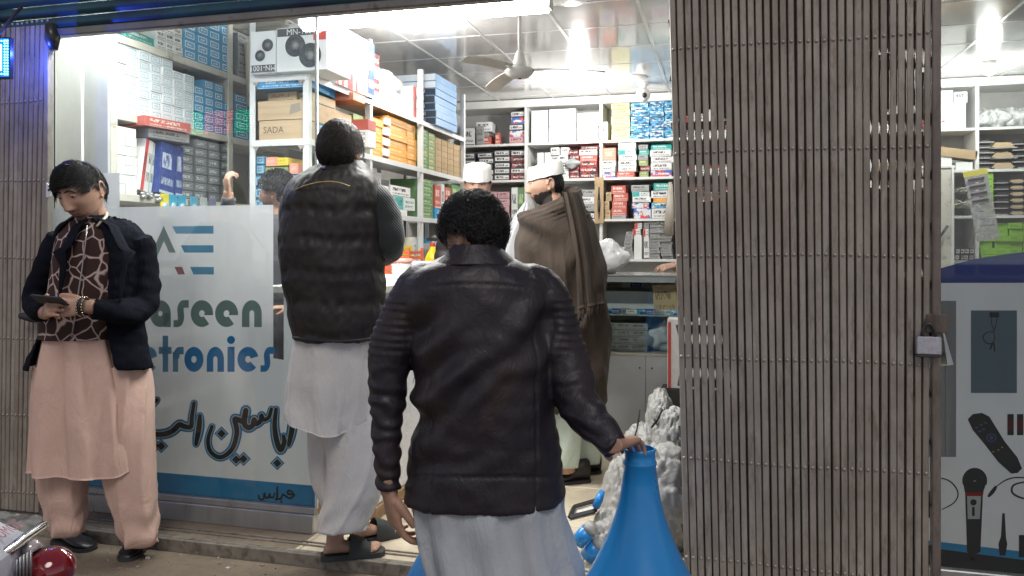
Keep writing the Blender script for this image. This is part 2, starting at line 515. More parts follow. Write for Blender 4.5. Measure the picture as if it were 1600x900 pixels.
def bulb(u, v, z, label, e, r=.055):
    p = onZ(u, v, z)
    t = thing('ceiling_lamp', label, 'lamp', (p.x, p.y, CEIL))
    b = MB(); b.lathe([(.05, CEIL), (.05, CEIL - .03), (.022, CEIL - .05), (.022, z + .04)], (p.x, p.y, 0), 20); b.build('lamp_base', WHITE, t)
    b = MB(); b.lathe([(.02, z + .055), (r * .8, z + .03), (r, z), (r * .8, z - .035), (.01, z - .055)], (p.x, p.y, 0), 20); b.build('lamp_bulb', BULB, t)
    d = bpy.data.lights.new('bulb_light', 'POINT'); d.energy = e; d.color = WL; d.shadow_soft_size = .08
    o = bpy.data.objects.new('bulb_light', d); COL.objects.link(o); o.parent = t; o.location = (0, 0, z - .14 - CEIL)
    return t
bulb(904, 138, 2.86, 'blazing ceiling lamp in front of the middle back shelves', 60, .085)
bulb(1546, 108, 2.88, 'bright ceiling lamp over the right hand back shelves', 38, .06)
bulb(650, 40, 2.88, 'glaring ceiling lamp between the shutter and the fan', 45, .07)
bulb(1180, 60, 2.88, 'assumed ceiling lamp hidden behind the folding gate', 30, .06)  # assumed lamp, out of view behind the gate
for (u, v, lab) in ((888, 1, 'round flat ceiling light, unlit, nearest the shutter'), (990, 122, 'round flat ceiling light, unlit, near the white camera')):
    p = onZ(u, v, CEIL - .01)
    b = MB(); b.lathe([(.0, CEIL - .012), (.115, CEIL - .012), (.125, CEIL - .006), (.125, CEIL - .001)], (p.x, p.y, 0), 32)
    b.build('ceiling_disc', mat('frosted_disc', (.72, .72, .7), .3), label=lab, cat='ceiling light')

# ceiling fan
fz = 2.50
fp = P(812, 112, 5.35)
fan = thing('ceiling_fan', 'white three blade ceiling fan hanging from a rod', 'fan', (fp.x, fp.y, CEIL))
FM = mat('fan_white', (.62, .62, .6), .35)
b = MB(); b.lathe([(.001, fp.z - .045), (.06, fp.z - .04), (.098, fp.z - .01), (.102, fp.z + .008), (.09, fp.z + .02), (.045, fp.z + .03)], (fp.x, fp.y, 0), 36); b.build('motor', FM, fan)
b = MB(); b.lathe([(.052, fp.z + .028), (.046, fp.z + .06), (.03, fp.z + .115), (.018, fp.z + .145)], (fp.x, fp.y, 0), 28); b.build('canopy', FM, fan)
b = MB(); b.cyl((fp.x, fp.y, fp.z + .14), (fp.x, fp.y, CEIL), .013, n=12); b.build('rod', FM, fan)
b = MB(); b.cyl((fp.x, fp.y, fp.z - .05), (fp.x, fp.y, fp.z - .04), .012, n=12); b.build('hub_cap', DARKM, fan)
for an in (math.radians(7), math.radians(127), math.radians(247)):
    d = Vector((math.cos(an), math.sin(an), 0)); sd = Vector((-d.y, d.x, 0)); c0 = Vector((fp.x, fp.y, fp.z + .012))
    vs = []; n = 10
    for i in range(n + 1):
        s_ = .11 + .46 * i / n; hw = .042 + .010 * math.sin(PI * i / n * .9); hw *= 1 if i < n else .8
        tw = .012
        for (q, dz) in ((-1, -tw), (1, tw)):
            for th in (-.0025, .0025): vs.append(c0 + d * s_ + sd * hw * q + Vector((0, 0, dz + th - .03 * (i / n) ** 2)))
    fs = []
    for i in range(n):
        a = i * 4; c = a + 4
        fs += [(a, a+2, c+2, c), (a+1, c+1, c+3, a+3), (a, c, c+1, a+1), (a+2, a+3, c+3, c+2)]
    fs += [(0, 1, 3, 2), (n*4, n*4+2, n*4+3, n*4+1)]
    b = MB(); b.add(vs, fs); b.build('blade', mat('fan_blade', (.55, .53, .49), .5), fan)
    b = MB(); b.box(-.02, .1, -.018, .018, -.004, .004)
    b.v = [tuple(c0 + d * (p[0] + .06) + sd * p[1] + Vector((0, 0, p[2] - .002))) for p in b.v]; b.build('blade_bracket', FM, fan)

# security camera
cp = P(1005, 148, 7.75)
sc = thing('security_camera', 'small white camera under the ceiling above the blue packets', 'camera', (cp.x, cp.y, CEIL))
b = MB(); b.lathe([(.055, CEIL), (.055, CEIL - .02), (.03, CEIL - .05), (.03, cp.z + .03)], (cp.x, cp.y, 0), 20); b.build('mount', WHITE, sc)
b = MB(); b.ell(cp, (.07, .07, .07), n=24, m=16); b.build('camera_ball', WHITE, sc)
b = MB(); q = cp - FV * .062; b.ell(q + Vector((0, 0, -.015)), (.026, .026, .026)); b.build('lens', BLACKP, sc)

# ================================================================== folding gates
def gate_mat(name, base):
    t = NT(name)
    v = t.tc(); oi = t.n('ShaderNodeObjectInfo')
    a = t.noise(t.map(v, (3, 3, .8)), 5, 6, .65); b = t.noise(v, 60, 4, .7); c = t.noise(t.map(v, (1, 1, .25)), 22, 5, .75)
    col = t.ramp(a, [(.3, tuple(q * .72 for q in base)), (.7, tuple(q * 1.22 for q in base))])
    col = t.mix(t.ramp(c, [(.52, 0.0), (.68, .8)]), col, (base[0] * .42, base[1] * .36, base[2] * .32, 1))
    col = t.mix(t.ramp(t.noise(v, 1.6, 6, .7), [(.46, 0.0), (.68, .6)]), col, (base[0] * .45, base[1] * .40, base[2] * .37, 1))
    col = t.mix(t.ramp(b, [(.66, 0.0), (.75, .5)]), col, (.02, .016, .013, 1))
    col = t.mix(t.math('MULTIPLY', oi.outputs['Random'], .3), col, (base[0]*.6, base[1]*.52, base[2]*.46, 1))
    return t.fin(col, .5, t.bump(b, .25, .002), .25)
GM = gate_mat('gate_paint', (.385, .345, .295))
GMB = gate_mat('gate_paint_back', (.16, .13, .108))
def channel(b, x, y, z0, z1, w_, d, lean0, lean1):
    # C-section upright, closed face towards the street
    def ring(z, dx):
        return [(x+dx-w_/2, y+d, z), (x+dx-w_/2, y+.003, z), (x+dx-w_/2+.002, y, z), (x+dx+w_/2-.002, y, z), (x+dx+w_/2, y+.003, z), (x+dx+w_/2, y+d, z), (x+dx+w_/2-.003, y+d, z), (x+dx+w_/2-.003, y+.004, z), (x+dx-w_/2+.003, y+.004, z), (x+dx-w_/2+.003, y+d, z)]
    n = 10; N = 6; vs = []
    for i in range(N + 1):
        tt = i / N; dx = lean0 + (lean1 - lean0) * tt + 0.0008 * math.sin(x * 77 + tt * 5)
        vs += ring(z0 + (z1 - z0) * tt, dx)
    fs = []
    for i in range(N):
        for k_ in range(n): fs.append((i*n+k_, i*n+(k_+1) % n, (i+1)*n+(k_+1) % n, (i+1)*n+k_))
    fs += [tuple(range(n - 1, -1, -1)), tuple(N * n + q for q in range(n))]
    b.add(vs, fs)
def folding_gate(label, xa, xb, nsl, leanA, leanB, rows, open_gaps, z1=2.42):
    g_ = thing('folding_gate', label, 'gate', ((xa+xb)/2, GY, FL))
    pitch = (xb - xa) / nsl
    wl = []
    z0 = FL + .012
    def lean(f, z): # horizontal offset at height z relative to mid height
        l = leanA + (leanB - leanA) * f
        return -l * (z - 1.2)
    for i in range(nsl):
        f = (i + .5) / nsl; x = xa + pitch * (i + .5) + R.uniform(-.0012, .0012)
        b = MB(); w_ = pitch * R.uniform(.74, .84); y = GY + R.uniform(-.003, .003)
        channel(b, x, y, z0, z1, w_, .016, lean(f, z0), lean(f, z1)); b.build('slat', GM, g_)
        wl.append((x, y))
    # second row of uprights seen dark through the gaps
    for i in range(nsl - 1):
        f = (i + 1) / nsl; x = xa + pitch * (i + 1)
        zz = [z0, z1]
        if i in open_gaps:      # the rear bars stop short here, slivers of the shop show between them
            zz = [z0]
            for (va, vb) in (((615, 500), (415, 398), (305, 172)) if i < 12 else ((285, 180), (76, 52)) if i < nsl - 4 else ((425, 380), (290, 180), (120, 52))):
                zz += [onY(1250, va + R.uniform(-14, 14), GY).z, onY(1250, vb + R.uniform(-14, 14), GY).z]
            zz.append(z1)
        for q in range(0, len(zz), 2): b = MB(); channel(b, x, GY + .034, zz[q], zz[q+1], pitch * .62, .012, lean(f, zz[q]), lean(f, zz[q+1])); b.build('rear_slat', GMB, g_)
    rv = MB(); br = MB()
    for (zr, sag) in rows:
        for i, (x, y) in enumerate(wl):
            f = (i + .5) / nsl
            z = zr + sag * math.sin(f * 7 + zr * 3) + R.uniform(-.0015, .0015)
            rv.lathe([(.0068, 0), (.0062, .0025), (.004, .005), (.0008, .006)], (x + lean(f, z), y - .0002, z), 8, axis='y')
    for i in open_gaps:      # lattice bars crossing behind the open gaps
        f = (i + 1) / nsl; x = xa + pitch * (i + 1)
        for (zr, sag) in rows:
            for q in (-1, 1):
                p0 = Vector((x - pitch * .9 * q + lean(f, zr - .11), GY + .022 + .004 * q, zr - .12)); p1 = Vector((x + pitch * .9 * q + lean(f, zr + .11), GY + .022 + .004 * q, zr + .12))
                br.tube([p0, p1], .009, 4, smooth=False, flat=.25)
    o = rv.build('rivets', mat('rivet_metal', (.40, .35, .31), .42, .3), g_, kind='stuff')
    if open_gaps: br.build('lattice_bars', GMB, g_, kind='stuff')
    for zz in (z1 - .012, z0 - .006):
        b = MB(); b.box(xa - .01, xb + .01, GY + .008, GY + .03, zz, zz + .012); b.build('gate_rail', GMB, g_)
    return g_
rowz = lambda vs, u: [(onY(u, v, GY).z, .0035) for v in vs]
xr0, xr1 = onY(1056, 450, GY).x, onY(1455, 450, GY).x
RG = folding_gate('wide rusty brown folding gate bunched up in front of the doorway', xr0, xr1, 32, .026, -.004,
                  rowz((64, 233, 399, 563, 728, 888), 1250), [0, 1, 2, 3, 4, 5, 6, 24, 25, 26, 27, 28, 29, 30], 2.42)
xl1 = onY(68, 400, GY).x
LG = folding_gate('brown folding gate at the left edge behind the man in pink', xl1 - .66, xl1, 24, .014, -.03,
                  rowz((36, 158, 281, 403, 530, 650, 770), 40), [], 2.42)
# end posts, hasp, padlock
b = MB(); b.box(xl1 + .006, xl1 + .03, GY - .006, GY + .03, FL + .01, 2.4, ch=.003); b.build('end_post', gate_mat('post_paint', (.33, .31, .27)), LG)
h0 = onY(72, 297, GY - .012)
b = MB(); b.prism([(h0.x, h0.z - .035), (h0.x + .022, h0.z - .03), (h0.x + .03, h0.z), (h0.x + .022, h0.z + .02), (h0.x, h0.z + .035)], h0.y, h0.y + .008); b.build('hasp', STEELW, LG)
b = MB(); b.cyl((h0.x + .017, h0.y - .002, h0.z), (h0.x + .017, h0.y + .004, h0.z), .006); b.build('hasp_hole', DARKM, LG)
h1 = onY(36, 495, GY - .06)
b = MB(); b.tube([h1 + Vector((.09, .05, -.01)), h1 + Vector((.03, .02, 0)), h1 + Vector((-.025, 0, .004))], [.022, .028, .012], 12, flat=.5); b.build('handle', DARKM, LG)
b = MB(); b.box(xr1 + .002, xr1 + .03, GY - .01, GY + .03, FL + .01, 2.4, ch=.003); b.build('end_post', gate_mat('post_paint2', (.22, .185, .16)), RG)
pl = onY(1451, 540, GY - .03)
pk = thing('padlock', 'silver square padlock hanging on the right end of the gate', 'padlock', (pl.x, pl.y, pl.z))
b = MB(); b.box(pl.x - .04, pl.x + .04, pl.y - .012, pl.y + .012, pl.z - .032, pl.z + .032, ch=.004); b.build('lock_body', mat('brushed_steel', (.62, .62, .68), .3, .8, var=.06, vs=30), pk)
b = MB(); b.tube([pl + Vector((-.022 + .022 * (1 - math.cos(PI * i / 10)), 0, .032 + .045 * math.sin(PI * i / 10))) for i in range(11)], .0055, 8); b.build('shackle', DARKM, pk)
b = MB(); b.box(pl.x - .042, pl.x + .042, pl.y - .013, pl.y + .013, pl.z - .04, pl.z - .0325, ch=.002); b.build('base_strip', DARKM, pk)
b = MB(); b.box(xr1 - .02, xr1 + .05, GY - .02, GY - .012, pl.z + .045, pl.z + .11, ch=.002); b.build('hasp', GMB, RG)

# ================================================================== shop windows
def glass_mat():
    t = NT('window_glass')
    tr = t.n('ShaderNodeBsdfTransparent'); tr.inputs[0].default_value = (.93, .96, .95, 1)
    gl = t.n('ShaderNodeBsdfGlossy'); gl.inputs['Roughness'].default_value = .02
    fr = t.n('ShaderNodeFresnel'); fr.inputs[0].default_value = 1.5
    mx = t.n('ShaderNodeMixShader')
    gm_ = t.n('ShaderNodeNewGeometry'); frf = t.math('MULTIPLY', t.math('SUBTRACT', 1.0, gm_.outputs['Backfacing']), t.math('ADD', t.math('MULTIPLY', fr.outputs[0], 1.3), t.math('MULTIPLY', t.noise(t.tc(), 3, 4), .03)))
    t.t.links.new(frf, mx.inputs[0])
    t.t.links.new(tr.outputs[0], mx.inputs[1]); t.t.links.new(gl.outputs[0], mx.inputs[2])
    t.t.links.new(mx.outputs[0], t.out.inputs[0])
    return t.m
GLASS = glass_mat(); _mc['glass'] = GLASS
def film_mat(name, base, tr_w=.45, clear=.12):
    t = NT(name)
    a = t.noise(t.tc(), 2.2, 5); b_ = t.noise(t.map(t.tc(), (1, 1, .15)), 14, 3)
    col = t.ramp(a, [(.3, tuple(q * .88 for q in base)), (.7, base)])
    col = t.mix(t.ramp(b_, [(.5, 0.0), (.8, .25)]), col, (base[0]*.75, base[1]*.75, base[2]*.78, 1))
    df = t.n('ShaderNodeBsdfDiffuse'); tl_ = t.n('ShaderNodeBsdfTranslucent'); tp = t.n('ShaderNodeBsdfTransparent')
    t.t.links.new(col, df.inputs[0]); t.t.links.new(col, tl_.inputs[0])
    m1 = t.n('ShaderNodeMixShader'); m1.inputs[0].default_value = tr_w
    m2 = t.n('ShaderNodeMixShader'); m2.inputs[0].default_value = clear
    t.t.links.new(df.outputs[0], m1.inputs[1]); t.t.links.new(tl_.outputs[0], m1.inputs[2])
    t.t.links.new(m1.outputs[0], m2.inputs[1]); t.t.links.new(tp.outputs[0], m2.inputs[2])
    t.t.links.new(m2.outputs[0], t.out.inputs[0])
    return t.m
FILM = film_mat('white_window_film', (.88, .89, .94), .50, .10)
INKDK = film_mat('dark_ink', (.035, .04, .045), .2, 0.0)
INKBL = film_mat('blue_ink', (.05, .26, .50), .35, 0.0)
INKSKY = film_mat('sky_ink', (.20, .46, .66), .4, 0.0)
INKGR = film_mat('grey_green_ink', (.22, .31, .29), .35, 0.0)
INKRED = film_mat('pink_ink', (.55, .25, .28), .4, 0.0)
HOODREF = film_mat('hood_reflection_navy', (.02, .04, .20), .3, 0.05)  # navy of a reflected car hood, painted on the film
INKW = film_mat('pale_ink', (.60, .70, .76), .4, 0.0)
_lay = [0.0]
class Flat(MB):
    """print on the window film: polygons given in photo pixels, laid on the glass plane"""
    def __init__(s, Y): super().__init__(); s.Y = Y
    def q(s, p):
        _lay[0] += 1
        return onY(p[0], p[1], s.Y)
    def pol(s, pts, dy=0.0):
        vs = [onY(u, v, s.Y) for u, v in pts]
        s.add([(p.x, s.Y + dy, p.z) for p in vs], [tuple(range(len(vs)))])
    def arc(s, cu, cv, ru, rv, ri, a0, a1, n=28, dy=0.0):
        vs = []; fs = []
        for i in range(n + 1):
            an = math.radians(a0 + (a1 - a0) * i / n)
            for k_ in (1.0, ri):
                p = onY(cu + ru * k_ * math.cos(an), cv - rv * k_ * math.sin(an), s.Y); vs.append((p.x, s.Y + dy, p.z))
        for i in range(n): fs.append((2*i, 2*i+1, 2*i+3, 2*i+2))
        s.add(vs, fs)
    def stroke(s, pts, w, dy=0.0, k=1.0, taper=.65):
        # smooth brush stroke
        pts = [Vector((a, b, 0)) for a, b in pts]
        sm = []
        for i in range(len(pts) - 1):
            p0 = pts[max(i-1, 0)]; p1 = pts[i]; p2 = pts[i+1]; p3 = pts[min(i+2, len(pts)-1)]
            for j in range(6):
                t_ = j / 6
                sm.append(.5 * ((2*p1) + (-p0+p2)*t_ + (2*p0-5*p1+4*p2-p3)*t_*t_ + (-p0+3*p1-3*p2+p3)*t_**3))
        sm.append(pts[-1])
        n = len(sm); cap = w
        for i in range(n - 1):
            a, b = sm[i], sm[i+1]; d = (b - a)
            if d.length < 1e-6: continue
            d.normalize(); nr = Vector((-d.y, d.x, 0))
            def wd(j):
                t_ = j / (n - 1); return (taper + (1 - taper) * math.sin(PI * min(1, max(0, t_)))) * w * k if k == 1.0 else w
            wa, wb = wd(i), wd(i+1)
            s.pol([(a - nr*wa)[:2], (b - nr*wb)[:2], (b + nr*wb)[:2], (a + nr*wa)[:2]], dy + (i % 7) * 3e-6)
            s.arc(a.x, a.y, wa, wa, 0.02, 0, 360, 10, dy + 2.5e-5 + (i % 5) * 3e-6)
        s.arc(sm[-1].x, sm[-1].y, wb, wb, 0.02, 0, 360, 10, dy + 2.5e-5)

winL = thing('shop_window', 'left shop window with the blue and grey shop name on frosted film', 'window', (-2.4, WY, FL))
xgl, xgr = onY(78, 450, WY).x, onY(492, 450, WY).x
b = MB(); b.box(xgl, xgr, WY, WY + .008, FL + .11, 2.42); b.build('glass_pane', GLASS, winL)
b = MB(); b.box(xgl - .02, xgr + .004, WY - .025, WY + .03, FL, FL + .085, ch=.004); b.box(xgl - .02, xgr + .004, WY - .014, WY + .02, FL + .085, FL + .115, ch=.003); b.build('sill', ALU, winL)
b = MB(); b.box(xgr + .001, xgr + .012, WY - .002, WY + .01, FL + .11, 2.42); b.build('edge_trim', mat('clear_edge', (.6, .68, .66), .2), winL)
b = MB(); b.box(xgl - .05, xgl - .004, WY - .03, WY + .03, FL, 2.42, ch=.004); b.build('frame_post', ALU, winL)
FB = WY + .0125
e427 = onY(427, 400, FB).x; zt = onY(427, 320, FB).z; zc_ = onY(460, 590, FB).z; zb = onY(440, 803, FB).z
b = MB(); X0 = xgl + .004; X1 = xgr - .004
poly = [(X0, zb), (X1, zb), (X1, zc_ + .02), (X1 - .05, zc_ + .06), (X1 - .12, zc_ + .075), (e427, zc_ + .085), (e427, zt), (X0, zt)]
b.add([(x, FB, z) for x, z in poly], [tuple(range(len(poly)))]); b.build('window_film', FILM, winL)
b = Flat(FB - .0003); c_ = onY(187, 270, FB); b.add([(X0 + .3, FB - .0001, zt + .001), (c_.x, FB - .0001, zt + .001), (c_.x, FB - .0001, c_.z), (X0 + .3, FB - .0001, c_.z)], [(0, 1, 2, 3)]); b.build('film_flap', FILM, winL)
zs1 = onY(365, 748, FB).z; zs0 = onY(365, 779, FB).z
b = MB(); b.quad((X0, FB - .0006, zs0), (X1, FB - .0006, zs0), (X1, FB - .0006, zs1), (X0, FB - .0006, zs1)); b.build('blue_band', INKBL, winL)
b = MB(); b.quad((X0, FB - .0007, zb), (X1, FB - .0007, zb), (X1, FB - .0007, zs0), (X0, FB - .0007, zs0)); b.build('dark_band', film_mat('green_black_ink', (.05, .06, .05), .2, .0), winL)
Z2 = lambda x, y: (160 + x / 3.215, 320 + y / 3.215)
LY = FB - .001
b = Flat(LY); b.pol([Z2(308,105), Z2(368,240), Z2(335,240), Z2(309,182), Z2(240,340), Z2(205,340)]); b.build('logo_peak', INKGR, winL)
for pts in ([(350,108),(558,105),(558,145),(370,145)], [(393,203),(558,203),(558,240),(412,240)], [(440,312),(560,312),(560,350),(458,350)]):
    b = Flat(LY); b.pol([Z2(*p) for p in pts]); b.build('logo_bar', INKSKY, winL)
b = Flat(LY); b.pol([Z2(362,312), Z2(400,312), Z2(415,350), Z2(380,350)]); b.build('logo_chip', INKRED, winL)
def letter(ch, u0, u1, v0, v1, m_):
    # heavy round lettering; v0 top of x-height, v1 baseline
    b = Flat(LY); W = u1 - u0; Hh = v1 - v0; cu = (u0 + u1) / 2; cv = (v0 + v1) / 2
    X = lambda f: u0 + W * f
    Z = lambda f: v1 - Hh * f
    def rc(x0, x1, z0, z1, dy=0): b.pol([(X(x0), Z(z0)), (X(x1), Z(z0)), (X(x1), Z(z1)), (X(x0), Z(z1))], dy)
    if ch == 'o': b.arc(cu, cv, W/2, Hh/2, .27, 0, 360, 40)
    if ch == 'e': b.arc(cu, cv, W/2, Hh/2, .25, -4, 310, 36); b.pol([(cu + W*.1, cv), (X(1), cv), (X(.99), cv + 2.5), (cu + W*.1, cv + 2.5)], -2e-5)
    if ch == 'c': b.arc(cu, cv, W/2, Hh/2, .26, 14, 320, 36)
    if ch == 'a': b.arc(cu, cv, W/2, Hh/2, .2, 0, 360, 40); rc(.66, 1, 0, .52, -2e-5)
    if ch == 'b': b.arc(cu, cv, W/2, Hh/2, .2, 0, 360, 40); rc(0, .34, .4, 1.6, -2e-5)
    if ch == 'n': b.arc(cu, Z(.5), W/2, Hh/2, .24, 0, 180, 24); rc(0, .38, 0, .5); rc(.62, 1, 0, .5)
    if ch == 's':
        b.arc(X(.66), Z(.62), W*.42, Hh*.38, .05, 90, 180, 14); b.arc(X(.28), Z(.40), W*.42, Hh*.40, .05, -90, 0, 14, -2e-5)
        rc(.66, 1.0, .72, 1.0); rc(0, .28, 0, .26, -1e-5); b.pol([(X(.24), Z(.62)), (X(.66), Z(.66)), (X(.70), Z(.40)), (X(.28), Z(.36))], -4e-5)
    if ch == 't': rc(.3, .74, .0, 1.45); rc(0, 1, .72, 1.0, -2e-5)
    if ch == 'r': rc(0, .5, 0, .8); b.arc(X(.6), Z(.52), W*.6, Hh*.48, .05, 80, 180, 12, -2e-5); rc(.6, 1, .7, 1.0, -3e-5)
    if ch == 'i': rc(.1, .9, 0, 1); b.arc(cu, Z(1.28), W*.45, W*.45, .02, 0, 360, 20)
    if ch == 'l': rc(.1, .9, 0, 1.5)
    if ch == 'A': b.pol([(X(0), Z(0)), (X(.38), Z(1.5)), (X(.62), Z(1.5)), (X(1), Z(0)), (X(.7), Z(0)), (X(.5), Z(.8)), (X(.3), Z(0))])
    if ch == 'E': rc(0, .34, 0, 1.5); rc(.34, 1, 0, .3); rc(.34, .9, .6, .9); rc(.34, 1, 1.2, 1.5)
    b.build('letter', m_, winL)
for ch, a, c in (('A', 160, 196), ('b', 199, 231), ('a', 234, 267), ('s', 271, 295), ('e', 298, 333), ('e', 336, 372), ('n', 378, 409)):
    letter(ch, a, c, 469, 511, INKGR)
INKB2 = film_mat('mid_blue_ink', (.04, .24, .52), .35, 0.0)
for i, (ch, a, c) in enumerate((('E', 150, 170), ('l', 173, 184), ('e', 187, 219), ('c', 221, 246), ('t', 248, 268), ('r', 270, 287), ('o', 288, 318), ('n', 323, 350), ('i', 354, 368), ('c', 371, 404), ('s', 407, 429))):
    letter(ch, a, c, 542, 581, INKB2 if i > 5 else film_mat('soft_blue_ink', (.14, .36, .55), .35, 0.0) if i == 5 or 'soft_blue_ink' not in bpy.data.materials else bpy.data.materials['soft_blue_ink'])
Z3 = lambda x, y: (130 + x / 3.462, 580 + y / 3.462)
urdu = [[(1138,190),(1132,300),(1112,400)],
        [(1044,205),(1036,290),(1046,370),(1068,425),(1088,385),(1084,350)],
        [(1018,205),(1004,250),(975,262),(965,240),(960,268),(935,285),(925,262),(918,292),(893,305),(872,280),(880,212),(866,268),(838,262),(820,262),(832,330),(806,420),(745,465),(690,435),(676,370),(697,300)],
        [(632,240),(626,310),(610,395)],
        [(600,172),(588,250),(583,300),(545,298),(520,290),(480,325),(420,342),(330,335),(250,330),(180,300)],
        [(400,155),(350,195),(270,250),(200,240)]]
dots = [(1050, 497), (748, 337), (828, 478), (868, 474), (386, 402), (422, 405)]
for w_, dy, m_, nm in ((11.5, 0, INKBL, 'script_outline'), (7.6, -.0004, INKW, 'script_line'), (5.6, -.0008, INKDK, 'script')):
    for st in urdu:
        b = Flat(LY); b.stroke([Z3(*p) for p in st], w_ * .76, dy); b.build(nm, m_, winL)
    for (x, y) in dots:
        u_, v_ = Z3(x, y); r_ = w_ * .76 + 2.6
        b = Flat(LY); b.pol([(u_ - r_, v_), (u_, v_ - r_), (u_ + r_, v_), (u_, v_ + r_)], dy - 1e-4); b.build(nm + '_dot', m_, winL)
b = Flat(LY - .0002)
for st in ([(1135,655),(1112,645),(1108,662),(1140,668),(1118,688),(1090,672),(1078,665)], [(1078,668),(1068,690),(1050,690)], [(1050,625),(1048,690),(1040,690)], [(1035,660),(1028,682),(1012,680),(1008,665),(1004,682),(985,682),(980,662),(975,690),(955,692),(948,672)]):
    b.stroke([Z3(*p) for p in st], 1.9)
b.pol([Z3(1072, 698), Z3(1080, 705), Z3(1072, 712), Z3(1064, 705)]); b.build('small_script', INKDK, winL)

winR = thing('shop_window', 'right shop window with printed microphone and remote control film', 'window', (1.6, WY, FL))
xa = onY(1450, 450, WY).x; xb = 2.6
b = MB(); b.box(xa, xb, WY, WY + .008, FL + .11, 2.42); b.build('glass_pane', GLASS, winR)
b = MB(); b.box(xa, xb, WY - .02, WY + .03, FL, FL + .11, ch=.004); b.build('sill', ALU, winR)
b = MB(); b.box(xb, xb + .05, WY - .03, WY + .03, FL, 2.42, ch=.004); b.build('frame_post', ALU, winR)
zlow, zhi = onY(1530, 880, FB).z, onY(1530, 440, FB).z
b = Flat(FB)
FILM2 = film_mat('printed_film', (.60, .61, .68), .38, .06)
pA = [onY(*q_, FB) for q_ in ((1462, 440), (1494, 600), (1494, 715), (1450, 715))]
poly = [(xa, zlow), (xb - .004, zlow), (xb - .004, zhi), (pA[0].x, zhi), (pA[1].x - .02, pA[1].z), (pA[1].x - .02, pA[2].z), (xa, pA[2].z)]
b.add([(x, FB, z) for x, z in poly], [tuple(range(len(poly)))]); b.build('window_film', FILM2, winR)
b = Flat(FB - .0003); b.pol([(1460, 442), (1460, 422), (1520, 405), (1580, 396), (1660, 388), (1760, 384), (1760, 442)]); b.build('painted_hood_reflection', HOODREF, winR)  # car hood reflected in the glass, painted in as a flat navy shape
b = Flat(FB - .0005); b.pol([(1430, 842), (1600, 862), (1800, 886), (1800, 900), (1600, 875), (1430, 853)]); b.build('blue_band', INKBL, winR)
b = Flat(FB - .0006); b.pol([(1430, 853), (1600, 875), (1800, 900), (1800, 960), (1430, 940)]); b.build('black_band', INKDK, winR)
RY = FB - .0012
b = Flat(RY); b.pol([(1462, 470), (1494, 470), (1494, 714), (1448, 714), (1448, 575), (1490, 570)], .0002); b.build('dark_panel_print', film_mat('panel_ink', (.05, .06, .08), .25, .35), winR)
b = Flat(RY); b.pol([(1517, 485), (1589, 485), (1589, 614), (1517, 614)]); b.build('card_print', film_mat('card_ink', (.10, .15, .19), .3, .05), winR)
b = Flat(RY - .0004); b.pol([(1546, 488), (1561, 488), (1561, 496), (1546, 496)])
b.stroke([(1549, 496), (1550, 508), (1554, 518)], .7); b.stroke([(1558, 496), (1555, 512), (1551, 520)], .7)
b.stroke([(1552, 519), (1543, 519), (1536, 526), (1540, 535), (1549, 537), (1554, 530), (1553, 520)], .9); b.stroke([(1551, 536), (1547, 546)], 1.4); b.stroke([(1553, 536), (1554, 549)], 1.4); b.build('cable_print', INKDK, winR)
b = Flat(RY); b.pol([(1512, 655), (1520, 647), (1534, 645), (1546, 651), (1570, 690), (1590, 715), (1597, 732), (1590, 739), (1580, 740), (1560, 722), (1535, 690), (1520, 672)]); b.build('remote_print', INKDK, winR)
b = Flat(RY - .0004)
for (a, c) in ((1526, 668), (1533, 664), (1540, 661), (1531, 674), (1537, 671)): b.arc(a, c, 2.6, 1.6, .02, 0, 360, 10)
b.arc(1549, 684, 8, 7, .72, 0, 360, 20); b.arc(1549, 684, 3.5, 3, .02, 0, 360, 12); b.build('remote_buttons', film_mat('button_ink', (.07, .11, .2), .3, 0), winR)
b = Flat(RY - .0004)
for (a, c) in ((1552, 706), (1560, 703), (1566, 699)): b.arc(a, c, 1.4, 1.2, .02, 0, 360, 8)
b.build('remote_dots', film_mat('dot_ink', (.4, .3, .1), .3, 0), winR)
b = Flat(RY); b.arc(1523, 751, 19.5, 20, .02, -20, 200, 30); b.pol([(1504, 752), (1542, 752), (1536, 770), (1532, 862), (1527, 865), (1515, 865), (1511, 862), (1508, 770)], -3e-5); b.build('microphone_print', INKDK, winR)
b = Flat(RY - .0004); b.pol([(1508, 769), (1537, 769), (1536, 774), (1508, 774)]); b.build('microphone_ring_print', film_mat('red_ink', (.35, .02, .03), .3, 0), winR)
b = Flat(RY - .0004); b.pol([(1511, 775), (1533, 775), (1531, 811), (1512, 811)]); b.build('microphone_panel_print', film_mat('silver_ink', (.5, .5, .5), .3, 0), winR)
b = Flat(RY - .0008); b.arc(1521, 785, 5, 5, .02, 0, 360, 14); b.pol([(1519, 792), (1523, 792), (1523, 806), (1519, 806)]); b.build('microphone_switch_print', INKDK, winR)
for u_ in (1579, 1594):
    b = Flat(RY); b.pol([(u_ - 5, 647), (u_ + 5, 647), (u_ + 5, 680), (u_ - 5, 680)]); b.build('battery_print', INKDK, winR)
    b = Flat(RY - .0004); b.pol([(u_ - 5, 655), (u_ + 5, 655), (u_ + 5, 672), (u_ - 5, 672)]); b.build('battery_wrap_print', film_mat('dark_red_ink' + str(u_), (.12, .03, .04), .3, 0), winR)
b = Flat(RY); b.stroke([(1545, 775), (1551, 768), (1556, 761)], 3.2); b.stroke([(1557, 760), (1572, 750), (1590, 746), (1620, 748)], 1.1); b.stroke([(1605, 752), (1584, 758), (1582, 770), (1596, 778), (1610, 779)], 1.6); b.build('jack_cable_print', INKDK, winR)
b = Flat(RY); b.pol([(1566, 802), (1570, 802), (1572, 840), (1574, 850), (1571, 868), (1562, 868), (1560, 850), (1564, 838)]); b.build('antenna_print', INKDK, winR)
